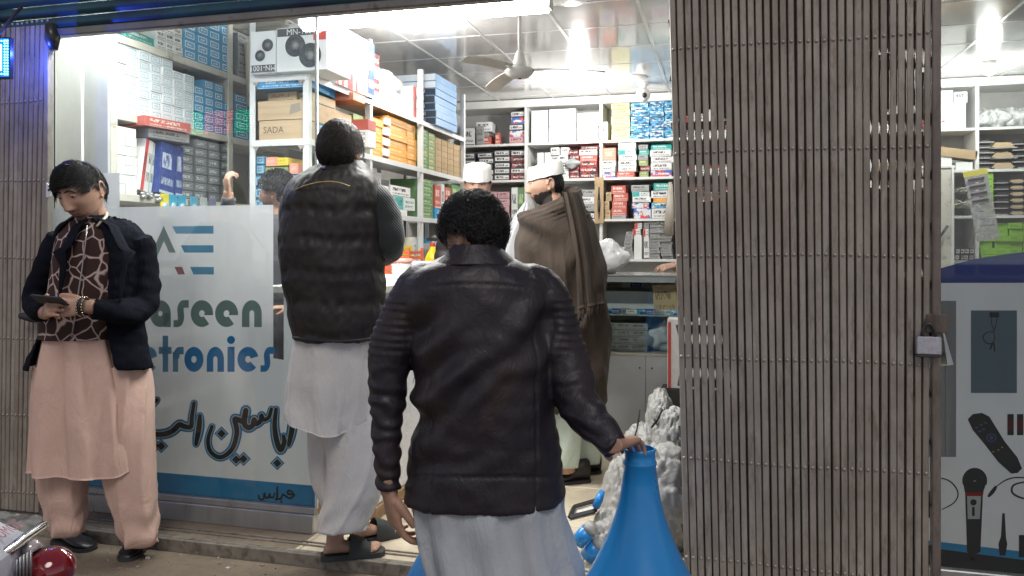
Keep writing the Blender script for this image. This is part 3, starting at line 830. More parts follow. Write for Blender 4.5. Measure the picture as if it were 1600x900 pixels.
b = Flat(RY); b.pol([(1592, 836), (1640, 836), (1640, 871), (1592, 871)]); b.build('jack_print', INKDK, winR)
b = Flat(RY); b.stroke([(1452, 747), (1475, 748), (1490, 757), (1497, 772), (1490, 786), (1472, 796)], 1.1); b.pol([(1446, 765), (1455, 768), (1465, 778), (1464, 795), (1454, 808), (1446, 812)], -3e-5); b.build('earphone_print', INKDK, winR)

# ------------------------------------------------ blue LED sign at the left edge
ls = P(-8, 91, 3.62)
led = thing('led_sign', 'glowing cyan blue LED sign board cut off at the left edge', 'sign', (ls.x, ls.y, ls.z))
rot = Matrix.Rotation(YAW, 3, 'Z')
LS_ = 1.2
def rb(b, c, sx, sy, sz, mi=0):
    sx *= LS_; sz *= LS_; b.box(c.x - sx, c.x + sx, c.y - sy, c.y + sy, c.z - sz, c.z + sz, mi, rot=rot, ctr=c)
b = MB(); rb(b, ls, .065, .012, .078); b.build('sign_case', BLACKP, led)
b = MB(); c = ls - FV * .013; rb(b, c, .060, .001, .072); b.build('led_panel', emit('led_blue', (.0, .12, .9), 2.5), led)
b = MB(); rb(b, c - FV * .002 + RV * .0 , .034, .001, .050); b.build('led_core', emit('led_core', (.35, .95, 1), 5), led)
b = MB()
for i in range(13):
    for j in range(2): b.ell(ls - FV * .016 + RV * (.055 + .012 * j) + UP * (-.077 + i * .0128), .0041, n=6, m=4)
for i in range(11):
    for sgn in (-1, 1): b.ell(ls - FV * .016 + RV * (-.062 + i * .0128) + UP * (.075 * sgn), .0041, n=6, m=4)
b.build('led_dots', emit('led_dot', (.2, .9, 1), 6), led, kind='stuff')
d = bpy.data.lights.new('led_glow', 'POINT'); d.energy = 6; d.color = (.04, .10, 1); d.shadow_soft_size = .004
o = bpy.data.objects.new('led_glow', d); COL.objects.link(o); o.parent = led; o.location = RV * .13 + FV * .04 + UP * .03
b = MB(); b.tube([ls + UP * .09, ls + UP * .3 + FV * .2], .008, 6); b.build('bracket', DARKM, led)

b = MB()
for i in range(420):
    x = R.uniform(-3.6, 1.6); y = 3.0 - abs(R.gauss(0, .45)); s_ = R.choice((.002, .003, .003, .005, .008))
    q = Matrix.Rotation(R.uniform(0, 6), 3, 'Z')
    b.box(x - s_, x + s_, y - s_ * R.uniform(.5, 1), y + s_ * .8, .0003, s_ * R.uniform(.4, 1.1), R.choice((0, 0, 0, 1, 2)), rot=q)
b.build('street_grit', [mat('grit_stone', (.22, .18, .14), .9), mat('grit_dark', (.05, .045, .04), .9), mat('grit_paper', (.55, .53, .5), .8)], label='grit, pebbles and paper bits strewn along the step', cat='grit', kind='stuff')
# ================================================================== shelving
BW = dict(base=(.78, .78, .77))
PR = {
 'white_frame': printed('white_carton_print', (.80, .84, .86), (.34, .52, .62), 'frame', rnd=.06),
 'blue_frame': printed('blue_carton_print', (.07, .36, .62), (.75, .82, .86), 'frame', rnd=.1),
 'plain_white': mat('plain_white_card', (.80, .81, .80), .6, var=.04, rnd=.08),
 'dark_grey': printed('dark_grey_carton', (.13, .15, .16), (.6, .62, .62), 'lines', rnd=.2),
 'red': printed('red_carton', (.54, .12, .09), (.78, .68, .64), 'text'),
 'orange': printed('orange_carton', (.78, .34, .04), (.86, .58, .22), 'text'),
 'yellow': printed('yellow_carton', (.82, .66, .06), (.55, .40, .03), 'text'),
 'green': printed('green_carton', (.13, .26, .11), (.5, .62, .35), 'text'),
 'olive': printed('olive_carton', (.24, .32, .12), (.62, .60, .4), 'text'),
 'blue': printed('bright_blue_carton', (.03, .30, .62), (.72, .84, .9), 'text'),
 'navy': printed('navy_carton', (.03, .07, .30), (.6, .68, .8), 'text'),
 'purple': printed('purple_carton', (.10, .05, .28), (.75, .2, .18), 'half', base2=(.65, .12, .08)),
 'white_text': printed('white_text_carton', (.80, .80, .79), (.05, .05, .06), 'text'),
 'black_label': printed('black_label_carton', (.07, .07, .08), (.04, .04, .04), 'label', base2=(.78, .78, .77)),
 'red_black': printed('red_black_carton', (.42, .05, .05), (.04, .03, .03), 'busy', base2=(.10, .03, .03), ink2=(.8, .75, .72)),
 'blue_busy': printed('blue_white_packet', (.10, .45, .70), (.03, .10, .25), 'busy', base2=(.72, .82, .86), ink2=(.02, .06, .14)),
 'multi': printed('mixed_colour_carton', (.08, .16, .50), (.66, .10, .10), 'busy', base2=(.75, .76, .78), ink2=(.85, .85, .85)),
 'yellow_white': printed('yellow_white_packet', (.82, .78, .42), (.25, .2, .05), 'text'),
 'teal_white': printed('teal_white_carton', (.76, .79, .78), (.03, .36, .34), 'half', base2=(.06, .45, .42), ink2=(.04, .16, .18)),
 'teal': printed('teal_carton', (.03, .36, .32), (.7, .8, .78), 'text'),
 'grey': printed('grey_carton', (.36, .37, .37), (.1, .1, .1), 'text'),
 'red_white': printed('red_white_carton', (.80, .79, .77), (.05, .05, .05), 'half', base2=(.66, .07, .06), ink2=(.06, .05, .05)),
 'pink': printed('pink_carton', (.62, .38, .40), (.25, .08, .1), 'text'),
 'kraft': printed('kraft_carton', (.50, .37, .21), (.28, .19, .1), 'text', rnd=.2),
 'lime': printed('lime_carton', (.30, .58, .05), (.12, .35, .02), 'lines', rnd=.15),
 'salmon': printed('salmon_carton', (.80, .30, .20), (.85, .6, .5), 'lines'),
 'brown': CARD,
}
_bx = {}
def carton_mb(b, size, ch, Mx=None, rnd=0.0):
    vs, fs = chamfer(size[0], size[1], size[2], ch); n0 = len(b.f)
    if not hasattr(b, 'uvs') or b.uvs is None: b.uvs = []; b.rn = []
    for f in fs:
        pf = [vs[i] for i in f]
        if all(p[1] < -size[1] / 2 + 1e-6 for p in pf): b.uvs.append([(p[0] / size[0] + .5, p[2] / size[2] + .5) for p in pf])
        else: b.uvs.append([(-1, -1)] * len(pf))
        b.rn.append(rnd)
    b.add([Mx @ Vector(v) if Mx is not None else v for v in vs], fs)
PILE = {}
def carton(key, c, size, yaw, label, group=None, name='carton', cat='box', tilt=(0, 0), ch=.0015, pile=None):
    if pile:
        b, ks = PILE.setdefault(pile, (MB(), []))
        if key not in ks: ks.append(key)
        Mx = Matrix.Rotation(yaw, 4, 'Z'); Mx.translation = Vector(c); n0 = len(b.f); carton_mb(b, size, ch, Mx, R.random())
        b.m[n0:] = [ks.index(key)] * (len(b.f) - n0); return
    k_ = (key, round(size[0], 3), round(size[1], 3), round(size[2], 3))
    if k_ not in _bx:
        b = MB(); carton_mb(b, size, ch); _bx[k_] = b.mesh(PR[key], name=name)
    o = link(name, _bx[k_], None, c, (tilt[0], tilt[1], yaw))
    return tag(o, label, cat, group)
ORD = ['lowest', 'second lowest', 'third lowest', 'fourth lowest', 'fifth lowest', 'sixth lowest', 'seventh lowest', 'eighth lowest', 'ninth lowest', 'tenth lowest']
CO = ['first', 'second', 'third', 'fourth', 'fifth', 'sixth', 'seventh', 'eighth']
def ordinal(i, n): return 'topmost' if i == n - 1 and n > 1 else ORD[min(i, 9)]
def place(base, c_, cols, r_, rows):
    l = base
    if cols > 1: l += f', {CO[c_]} column'
    if rows > 1: l += f', {ordinal(r_, rows)} row'
    return l

# ---- back wall unit (front edges on plane Y = BY)
BY = 8.36
BZ = [.45, .83, 1.216, 1.64, 2.076, 2.472]
BX = [-3.45, -2.95, -2.07, -1.25, -.40, .50, 1.40, 2.316, 3.2, 4.25]
unit = thing('wall_shelving', 'white built in shelving covering the whole back wall', 'shelves', (0, BY, FL))
for x in BX:
    b = MB(); b.box(x - .016, x + .016, BY, 8.775, FL, 2.86, ch=.002); b.build('divider', WHITE, unit)
for z in BZ:
    for i in range(len(BX) - 1):
        b = MB(); b.box(BX[i] + .017, BX[i+1] - .017, BY + .004, 8.77, z - .026, z, ch=.002); b.build('shelf', WHITE, unit)
b = MB(); b.box(-3.45, 4.27, BY - .012, 8.775, 2.862, CEIL - .006, ch=.003); b.build('top_board', WHITE, unit)
b = MB(); b.box(-3.45, 4.27, 8.745, 8.772, FL, 2.86); b.build('back_board', mat('shelf_back', (.42, .42, .40), .7, var=.1), unit)
BAYN = {1: 'left end', 2: 'middle', 3: 'right middle', 4: 'gate side', 5: 'hidden', 6: 'far right', 7: 'right', 8: 'last'}
SHN = {5: 'top', 4: 'upper', 3: 'middle', 2: 'lower'}
def bstack(u0, u1, v1, items, sh, where, depth=.3, jit=.006, gap=0.001, y0=None):
    """stack of boxes on back shelf number sh; items = list of (key, height px or fraction, colour words) bottom up; u0..u1 photo columns"""
    yf = BY + .02 if y0 is None else y0
    xa_, xb_ = onY(u0, 200, yf).x, onY(u1, 200, yf).x
    ztop = onY((u0+u1)/2, v1, yf).z; zb_ = BZ[sh]
    tot = sum(i[1] for i in items); z = zb_ + .0005
    n = len(items)
    for i, it in enumerate(items):
        h = (ztop - zb_) * it[1] / tot - gap
        w_ = (xb_ - xa_) * (it[3] if len(it) > 3 else 1)
        j = R.uniform(-jit, jit) * 1.8; w_ *= R.uniform(.90, 1)
        carton(it[0], ((xa_+xb_)/2 + j, yf + depth/2 + R.uniform(0, .012), z + h/2), (w_ - .002, depth, h), R.uniform(-.07, .07),
               f'{it[2]}, {ordinal(i, n)} {where}' if n > 1 else f'{it[2]} {where}', None)
        z += h + gap

def grid(u0, u1, cols, rows, v1, key, label, group, sh, depth=.28, name='carton', cat='box', skip=0.0, jit=.004, pile=None):
    yf = BY + .02
    xa_, xb_ = onY(u0, 200, yf).x, onY(u1, 200, yf).x
    zt_ = onY((u0+u1)/2, v1, yf).z; zb_ = BZ[sh]
    w_ = (xb_ - xa_) / cols; h = (zt_ - zb_) / rows
    for c_ in range(cols):
        for r_ in range(rows):
            if skip and r_ == rows - 1 and R.random() < skip: continue
            k_ = key if isinstance(key, str) else R.choice(key)
            carton(k_, (xa_ + w_ * (c_ + .5) + R.uniform(-jit, jit), yf + depth/2 + R.uniform(0, .035), zb_ + .0008 + h * (r_ + .5)), (w_ - .003, depth, h - .0015 - R.uniform(0, .002)), R.uniform(-.05, .05), place(label, c_, cols, r_, rows), group, name, cat, pile=pile)
# bay A (u 725..820)
bstack(722, 742, 200, [('white_text', 1, 'small white carton')], 5, 'at the far left of the top back shelf')
bstack(744, 756, 196, [('grey', 1, 'narrow grey carton')], 5, 'at the left of the top back shelf')
carton('white_text', (onY(759, 178, BY+.15).x, BY + .16, BZ[5] + .20), (.18, .22, .11), .1, 'white picture carton lying over the grey one, top left back shelf')
carton('red', (onY(762, 208, BY+.12).x, BY + .14, BZ[5] + .045), (.11, .2, .088), 0, 'short red carton low on the top left back shelf')
carton('grey', (onY(757, 195, BY+.12).x, BY + .16, BZ[5] + .115), (.13, .2, .05), 0, 'flat grey carton between the red and the white one, top left back shelf')
carton('red', (onY(778, 208, BY+.08).x, BY + .1, BZ[5] + .065), (.055, .1, .13), .1, 'upright narrow red carton on the top left back shelf')
for i, (k1, c1) in enumerate((('pink', 'pink striped carton'), ('multi', 'pink and blue carton'), ('black_label', 'black carton with white label'), ('multi', 'blue and red carton'), ('black_label', 'black carton with pale label'))):
    pass
bstack(796, 821, 173, [('pink', 1, 'pink striped carton'), ('multi', 1, 'patterned carton'), ('black_label', 1, 'black labelled carton'), ('multi', 1, 'blue and red carton'), ('black_label', 1, 'black carton with a pale label')], 5, 'in the stack left of the first divider')
grid(724, 742, 1, 4, 238, 'black_label', 'white labelled black carton at the far left back shelf', 'black labelled cartons, left end', 4)
grid(746, 770, 1, 5, 238, 'black_label', 'white labelled black carton, second column above the facing man', 'black labelled cartons, second column', 4)
grid(771, 796, 1, 5, 234, 'black_label', 'white labelled black carton, third column above the facing man', 'black labelled cartons, middle column', 4)
grid(797, 821, 1, 5, 234, ['black_label', 'red_black'], 'dark carton left of the divider, above the carrier bag', 'dark cartons, right column', 4)
grid(724, 795, 4, 4, 300, 'pink', 'x', None, 3, pile='pink_cartons')
bstack(797, 808, 293, [('white_text', 1, 'white carton')], 3, 'on the middle shelf between the two capped men')
bstack(809, 821, 293, [('green', 1, 'plain green carton')], 3, 'on the middle shelf between the two capped men')
grid(724, 820, 6, 4, 360, ['grey', 'white_text', 'kraft'], 'x', None, 2, pile='jumbled_cartons')
# bay B (u 826..936)
grid(830, 856, 1, 2, 172, 'plain_white', 'plain white carton, left pair on the glaring shelf', 'plain white cartons, left pair', 5)
grid(857, 900, 2, 2, 170, 'plain_white', 'plain white carton in the middle of the glaring shelf', 'plain white cartons, middle four', 5)
grid(901, 935, 1, 2, 176, 'plain_white', 'wide white carton at the right of the glaring shelf', 'wide white cartons', 5)
grid(840, 860, 2, 1, 238, 'plain_white', 'white upright pack left above the shawl man', 'white upright packs', 4)
grid(861, 888, 2, 4, 230, 'white_text', 'white lettered carton above the shawl man', 'white cartons above the shawl man', 4)
grid(889, 904, 1, 6, 234, 'red_black', 'red and black carton beside the grey plastic bundle', 'red and black cartons, narrow column', 4)
bstack(905, 934, 228, [('red_black', 1, 'red and black carton'), ('red_black', 1, 'red patterned carton'), ('red_black', 1, 'dark red carton'), ('red', 1, 'plain red carton'), ('white_text', 1, 'long white carton'), ('red_black', .6, 'thin red carton')], 4, 'in the stack right of the plastic bundle')
q = onY(893, 255, BY - .04)
b = MB(); b.ell((q.x, BY + .02, q.z), (.085, .05, .055), n=20, m=12)
for i in range(len(b.v)): p = Vector(b.v[i]); b.v[i] = tuple(p + (p - Vector((q.x, BY+.02, q.z))) * .5 * noise.noise(p * 22))
b.build('plastic_bundle', mat('grey_plastic', (.35, .37, .38), .25, bump=.4, bs=40), label='crumpled grey plastic bundle stuck between the red cartons', cat='bundle')
grid(905, 930, 1, 4, 296, ['white_text', 'black_label', 'grey'], 'pale carton behind the shoulder of the shawl man', None, 3)
# bay C (u 941..1062)
bstack(941, 951, 190, [('white_text', 1, 'slim white upright carton')], 5, 'left of the yellow packets')
grid(955, 984, 1, 6, 161, 'yellow_white', 'pale yellow packet left of the blue packets', 'pale yellow packets', 5)
grid(985, 1014, 1, 8, 160, 'blue_busy', 'blue and white packet below the white camera', 'blue packets, first column', 5)
grid(1015, 1060, 2, 9, 154, 'blue_busy', 'blue and white packet nearest the folding gate', 'blue packets by the gate', 5)
bstack(940, 962, 231, [('multi', 1, 'blue and red carton'), ('white_text', 1, 'white and green carton'), ('white_text', 1, 'white carton'), ('salmon', 2.2, 'square salmon carton')], 4, 'in the stack above the cardboard strip')
bstack(965, 995, 220, [('red', 1, 'long red carton'), ('white_text', .7, 'thin white carton'), ('white_text', 1.2, 'white carton'), ('white_text', .9, 'white and blue carton'), ('teal_white', .9, 'teal and white carton'), ('plain_white', 1.5, 'plain white shoebox')], 4, 'in the stack topped by a shoebox')
bstack(998, 1014, 226, [('olive', .9, 'small dark green carton'), ('red_black', .9, 'small red carton'), ('olive', .9, 'small olive carton'), ('grey', .8, 'small grey carton'), ('teal', .8, 'small teal carton'), ('grey', .8, 'small pale carton')], 4, 'in the narrow stack beside the shoebox')
bstack(1015, 1050, 226, [('multi', 1, 'blue and red carton'), ('white_text', 1.1, 'white carton'), ('white_text', 1, 'silver photo carton'), ('white_text', 1, 'grey photo carton'), ('teal', .8, 'teal carton')], 4, 'in the upper stack touching the gate')
bstack(955, 979, 290, [('grey', .45, 'thin black case'), ('red', 1, 'orange red carton'), ('red', 1, 'orange red carton'), ('red', 1, 'orange red carton'), ('red', 1.05, 'orange red carton')], 3, 'in the orange red stack')
bstack(943, 953, 300, [('kraft', 1, 'brown kraft pack'), ('kraft', 1, 'brown kraft pack'), ('kraft', 1, 'brown kraft pack')], 3, 'behind the cardboard strip')
bstack(987, 1016, 289, [('multi', 1.6, 'purple and red carton'), ('multi', .9, 'blue carton'), ('white_text', .9, 'white carton'), ('teal_white', .8, 'teal carton'), ('grey', 1, 'crinkled grey packet')], 3, 'in the stack under the grey crinkled packet')
bstack(1018, 1050, 286, [('white_text', 1.2, 'white product carton'), ('blue_busy', .7, 'blue labelled carton'), ('orange', .5, 'flat orange packet'), ('white_text', .9, 'white angled carton'), ('teal', .9, 'teal green carton')], 3, 'in the middle shelf stack touching the gate')
# jars & magazines on lower shelf
JARG = mat('jar_content', (.38, .33, .2), .4, var=.5, vs=60)
for (u, z_, s_, lid, lab) in ((950, 0, 1, 'red', 'clear jar of small parts with a red and yellow lid beside the shawl'), (959, 0, .85, 'yellow', 'short jar of small parts with a yellow lid beside the white bag')):
    p = onY(u, 395, BY + .1); t = thing('parts_jar', lab, 'jar', (p.x, BY + .1, BZ[2]))
    b = MB(); b.lathe([(.05, BZ[2]), (.052, BZ[2] + .02), (.052, BZ[2] + .11 * s_), (.042, BZ[2] + .13 * s_)], (p.x, BY + .1, 0), 20); b.build('jar_body', JARG, t)
    b = MB(); b.lathe([(.046, BZ[2] + .13 * s_), (.046, BZ[2] + .155 * s_)], (p.x, BY + .1, 0), 20); b.build('lid', mat('lid_' + lid, (.7, .1, .05) if lid == 'red' else (.8, .65, .05), .4), t)
bstack(964, 977, 385, [('black_label', 1, 'thin black case')] * 4, 2, 'in the pile beside the yellow lidded jar')
bstack(975, 989, 362, [('grey', 1, 'grey flat packet')] * 7, 2, 'in the pile left of the tall white carton')
bstack(990, 1003, 348, [('plain_white', 2.6, 'tall white carton'), ('red_white', .7, 'red and white packet'), ('red_white', .7, 'orange and white packet')], 2, 'in the stack with orange and white packets')
bstack(1004, 1013, 348, [('white_text', 2.2, 'white carton with grey label'), ('red_white', .8, 'orange packet'), ('grey', .6, 'grey packet')], 2, 'right of the tall white carton beside silver packets')
grid(1014, 1050, 2, 13, 346, 'grey', 'x', None, 2, jit=.008, pile='silver_packets')
# bays behind and right of the gate
for (a_, c_, sh_, rows_, v_, ks) in ((1068, 1105, 5, 6, 165, ['red_white', 'white_text']), (1106, 1150, 5, 4, 170, ['plain_white', 'red_black']), (1068, 1150, 4, 4, 230, ['white_text', 'red_white']), (1068, 1150, 3, 4, 292, ['red_black', 'red_white', 'white_text']), (1068, 1150, 2, 3, 360, ['grey', 'yellow'])):
    grid(a_, c_, 2, rows_, v_, ks, 'x', None, sh_, pile='cartons_behind_gate')
for (a_, c_, sh_, rows_, v_, ks) in ((1340, 1400, 5, 3, 150, ['plain_white', 'white_text']), (1340, 1400, 4, 3, 225, ['kraft', 'plain_white']), (1340, 1430, 3, 3, 290, ['plain_white', 'kraft'])):
    grid(a_, c_, 2, rows_, v_, ks, 'x', None, sh_, pile='cartons_behind_gate')
# right side, past the gate
def blob(name, mats, c, r, amp, fr, label, cat, n=36, m=24, seed=0, kind=None, group=None, parent=None, base=None):
    c = Vector(c); b = MB(); b.ell(c, r, n=n, m=m)
    for i in range(len(b.v)):
        p = Vector(b.v[i]); q_ = (p - c)
        d_ = noise.noise(p * fr + Vector((seed, 0, 0))) + .5 * abs(noise.noise(p * fr * 2.3 + Vector((0, seed, 0))))
        p = c + q_ * (1 + amp * d_)
        if base is not None and p.z < base: p.z = base + .001
        b.v[i] = tuple(p)
    return b.build(name, mats, parent, label=label, cat=cat, kind=kind, group=group)
REDBAG = mat('red_mesh_bag', (.42, .10, .12), .5, var=.3, vs=30, bump=.5, bs=30, bd=.01)
p = onY(1462, 180, BY + .15)
for k_, (dx, dz, r_) in enumerate(((-.05, .07, .1), (.02, .19, .085), (.04, .06, .09))):
    blob('net_bag', REDBAG, (p.x + dx, BY + .15, BZ[5] + dz + .02), (r_, .12, r_ * .8), .3, 14, ['red mesh bag at the left of the right top shelf', 'red mesh bag lying on top of the others on the right top shelf', 'red mesh bag against the white carton, right top shelf'][k_], 'bag', seed=k_ * 5, base=BZ[5] + .001)
bstack(1465, 1487, 141, [('plain_white', 1, 'tall white carton')], 5, 'right of the red mesh bags')
bstack(1489, 1512, 143, [('plain_white', 1.3, 'white carton with a dark base'), ('white_text', .6, 'white lettered carton')], 5, 'at the right of the tall white carton')
BAGM = mat('clear_bag_parts', (.55, .56, .56), .25, var=.45, vs=26, bump=.6, bs=24, bd=.012)
for k_ in range(6):
    p = onY(1538 + k_ * 14, 180, BY + .15)
    blob('parts_bag', BAGM, (p.x, BY + .15, BZ[5] + .09), (.085, .12, .085 + .02 * (k_ % 2)), .35, 16, f'clear plastic bag of white parts, {CO[k_]} from the left, top right shelf', 'bag', seed=k_ * 7 + 2, group='clear bags of parts on the top right shelf', base=BZ[5] + .001)
# long cardboard box leaning, small white cartons
p0 = onY(1455, 226, BY - .02); p1 = onY(1518, 240, BY - .02)
carton('brown', ((p0.x+p1.x)/2 - .05, BY + .10, (p0.z+p1.z)/2 - .02), (.56, .2, .085), .0, 'long brown cardboard box lying slanted over small white cartons', None, tilt=(0, .16))
for (a_, c_, v_, lab) in ((1456, 1475, 240, 'small white carton at the left under the slanted cardboard box'), (1476, 1489, 238, 'white upright carton in the middle under the slanted cardboard box'), (1492, 1520, 253, 'low white carton at the right under the slanted cardboard box')):
    bstack(a_, c_, v_, [('plain_white', 1, lab)], 4, 'on the upper right shelf', depth=.26)
# trapezoid speaker cases
def trap(b, x, y, z, w0, w1, h, d):
    vs = [(x-w0/2, y, z), (x+w0/2, y, z), (x+w0/2, y+d, z), (x-w0/2, y+d, z), (x-w1/2, y+.01, z+h), (x+w1/2, y+.01, z+h), (x+w1/2, y+d, z+h), (x-w1/2, y+d, z+h)]
    b.add(vs, [(0,3,2,1),(4,5,6,7),(0,1,5,4),(1,2,6,5),(2,3,7,6),(3,0,4,7)])
def nested(u, n, sh, w_, key, lab, grp, ztop):
    p = onY(u, 240, BY + .03); z = BZ[sh] + .002; h = (ztop - z) / n
    for i in range(n):
        t = thing('speaker_tray', place(lab, 0, 1, i, n), 'tray', (p.x, BY + .03, z), grp)
        b = MB(); trap(b, p.x, BY + .03, z, w_, w_ * .55, h * .62, .24); b.build('tray_card', PR[key] if key in PR else BLACKP, t)
        b = MB(); b.box(p.x - w_ * .52, p.x + w_ * .52, BY + .022, BY + .05, z, z + .012); b.build('tray_rim', mat('tray_rim', (.35, .34, .31), .4), t)
        z += h
nested(1539, 6, 4, .15, 'x', 'black funnel speaker left of the cardboard trapezoids', 'nested black speakers', BZ[4] + .30)
nested(1568, 3, 4, .22, 'kraft', 'trapezoid cardboard piece in the stack of three', 'trapezoid cardboard pieces', BZ[4] + .29)
nested(1602, 5, 4, .2, 'x', 'dark grille speaker at the right photo edge', 'dark grille speakers', BZ[4] + .28)
for k_, u_ in enumerate((1567, 1590, 1612)):
    nested(u_, 6, 3, .15, 'x' if k_ != 1 else 'kraft', ['black speaker tray above the lime wall, left column', 'cardboard speaker tray above the lime wall, middle column', 'black speaker tray above the lime wall, right column'][k_], 'speaker trays above the lime wall', BZ[3] + .36)
grid(1532, 1622, 4, 6, 348, 'lime', 'lime green carton in the lime wall', 'lime green cartons', 2, name='lime_carton')
bstack(1541, 1556, 270, [('lime', 1, 'lime green upright carton')], 3, 'above the lime wall')
# white side cabinet and small column of shelves left of lime
cab = thing('side_cabinet', 'tall cream side panel cabinet behind the right end of the gate', 'cabinet', (onY(1472, 400, 8.2).x, 8.2, FL))
xc0, xc1, xc2 = onY(1425, 400, 8.1).x, onY(1490, 400, 8.1).x, onY(1492, 300, 8.1).x
b = MB(); b.box(xc0, xc1, 8.10, 8.34, FL, 2.07, ch=.003); b.build('cabinet_box', CREAM, cab)
b = MB(); b.box(xc0 - .01, xc1 + .012, 8.09, 8.345, 2.071, 2.095, ch=.003); b.build('cabinet_top', WHITE, cab)
b = MB(); b.box(xc1 - .02, xc1 + .002, 8.085, 8.0995, FL, 2.07, ch=.002); b.build('edge_strip', WHITE, cab)
hd = onY(1462, 380, 8.05)
b = MB(); b.tube([hd, hd + Vector((.10, .0, .16))], .012, 8, smooth=True); b.build('leaning_rod', DARKM, cab)
for (v_, lab, r_) in ((300, 'coiled grey cables heaped on the middle small shelf', .07), (318, 'bundle of pale cables under the coiled heap', .07)):
    p = onY(1508, v_, BY + .1); b = MB()
    for k_ in range(16):
        a0 = R.uniform(0, 6); c = Vector((p.x + R.uniform(-.03, .03), BY + .1 + R.uniform(-.04, .05), p.z + R.uniform(-.03, .03)))
        b.tube([c + Vector((.085 * math.cos(a0 + q * .6), .05 * math.sin(a0 + q * .6), .02 * math.sin(q * 1.3 + k_))) for q in range(11)], .006, 5)
    b.build('cable_coil', mat('cable_grey%d' % v_, (.35, .35, .31) if v_ == 300 else (.5, .5, .42), .5), label=lab, cat='cables')
grid(1494, 1522, 4, 2, 388, 'black_label', 'small black packet left of the lime wall', None, 2)
# hanging blister strip
s0, s1 = onY(1516, 268, 8.0), onY(1546, 358, 8.0)
st = thing('hanging_strip', 'long clear strip of packed small parts with a yellow header, hanging askew at the right', 'packet strip', (s0.x, 8.0, s0.z))
tr_ = Matrix.Rotation(math.radians(-10), 3, 'Y')
top = onY(1523, 266, 8.0)
def stripbox(b, x0, x1, z0, z1, y0=7.995, y1=8.003):
    b.box(x0, x1, y0, y1, z0, z1); b.v[-8:] = [tuple(tr_ @ (Vector(p) - Vector((0, 0, 0))) + Vector((top.x, 0, top.z))) for p in b.v[-8:]]
b = MB(); stripbox(b, -.10, .10, -.05, 0.0); b.build('header_card', mat('yellow_card', (.55, .48, .08), .5), st)
SLV = mat('silver_foil', (.6, .6, .6), .22, .5, var=.25, vs=20, bump=.6, bs=28, bd=.008)
for k_ in range(9):
    b = MB(); stripbox(b, -.095, .095, -.05 - .066 * (k_ + 1) + .003, -.052 - .066 * k_); b.build('pouch', SLV, st)
    if k_ < 4:
        b = MB(); stripbox(b, -.07, .06, -.05 - .066 * (k_ + .5) - .009, -.05 - .066 * (k_ + .5) + .012, 7.985, 7.994); b.build('packed_part', mat('dark_purple_part', (.08, .05, .07), .4), st)
# cardboard strip with tool, hanging at divider
cs = onY(936, 313, BY - .03)
ct = thing('tool_card', 'tall cardboard strip with a soldering iron tied to it, hanging from the shelf divider', 'tool card', (cs.x, BY - .03, cs.z))
b = MB(); b.box(cs.x - .048, cs.x + .048, BY - .03, BY - .024, cs.z - .245, cs.z + .245, ch=.001); b.build('card', CARD, ct)
b = MB(); b.cyl((cs.x, BY - .045, cs.z + .14), (cs.x, BY - .045, cs.z), .006, .01); b.cyl((cs.x, BY - .045, cs.z), (cs.x, BY - .045, cs.z - .12), .016, .012); b.cyl((cs.x, BY - .045, cs.z - .12), (cs.x, BY - .045, cs.z - .2), .010, .002); b.build('soldering_iron', DARKM, ct)
# grey curtain-like plastic beside gate
q = onY(1048, 330, BY - .05)
b = MB(); b.tube([(q.x, BY - .05, q.z + .3), (q.x - .01, BY - .05, q.z), (q.x - .02, BY - .05, q.z - .25)], [.02, .045, .05], 12, flat=.5); b.build('hanging_bag', mat('tan_plastic', (.42, .38, .32), .4, bump=.5, bs=20, bd=.01), label='tan crumpled plastic bag hanging beside the folding gate', cat='bag')

# ---- left wall unit (front plane X = LX, faces +X)
LX = -3.15
LZ = [.45, .83, 1.22, 1.638, 2.078, 2.495]
lu = thing('wall_shelving', 'old cream painted wooden shelving along the left wall', 'shelves', (LX, 4.2, FL))
LYS = [3.56, 4.60, 5.30]
for y in LYS:
    b = MB(); b.box(LX - .33, LX, y - .024, y + .024, FL, CEIL - .01, ch=.003); b.build('upright', CREAM, lu)
for z in LZ:
    for i in range(2):
        b = MB(); b.box(LX - .325, LX - .003, LYS[i] + .025, LYS[i+1] - .025, z - .042, z, ch=.003); b.build('shelf', CREAM, lu)
b = MB(); b.box(LX - .345, LX - .33, 3.5, 5.4, FL, CEIL - .01); b.build('back_board', GREYW, lu)
xp0 = onY(132, 300, 3.52).x
b = MB(); b.box(xp0 + .003, LX - .002, 3.515, 3.534, FL, 2.9, ch=.002); b.build('end_panel', GREYW, lu)
b = MB(); b.box(-3.49, xp0, 3.50, 3.53, FL, 2.9, ch=.002); b.build('side_panel', WHITE, lu)
def lrow(ua, ub, cols, rows, zi, h, key, label, group, depth=.2, dx=0.0, jit=.003, z0=None, missing=(), name='carton'):
    ya, yb = onX(ua, 200, LX).y, onX(ub, 200, LX).y
    w_ = (yb - ya) / cols; z = (LZ[zi] if z0 is None else z0) + .001
    for c_ in range(cols):
        for r_ in range(rows):
            if (c_, r_) in missing: continue
            carton(key, (LX - .01 - dx - depth/2 - R.uniform(0, .006), ya + w_ * (c_ + .5) + R.uniform(-jit, jit) * .5, z + h * (r_ + .5)), (w_ - .003, depth, h - .0015), PI/2 + R.uniform(-.02, .02), place(label, c_, cols, r_, rows), group, name)
lrow(179, 306, 7, 7, 4, .0535, 'white_frame', 'white carton in the upper left wall of cartons', 'white cartons in the upper left wall', missing=((5, 6), (6, 6)), name='white_carton')
lrow(306, 366, 4, 6, 4, .054, 'blue_frame', 'bright blue carton beside the white wall of cartons', 'bright blue cartons, second shelf', jit=.006, name='blue_carton', missing=((0, 5), (3, 5), (3, 4)))
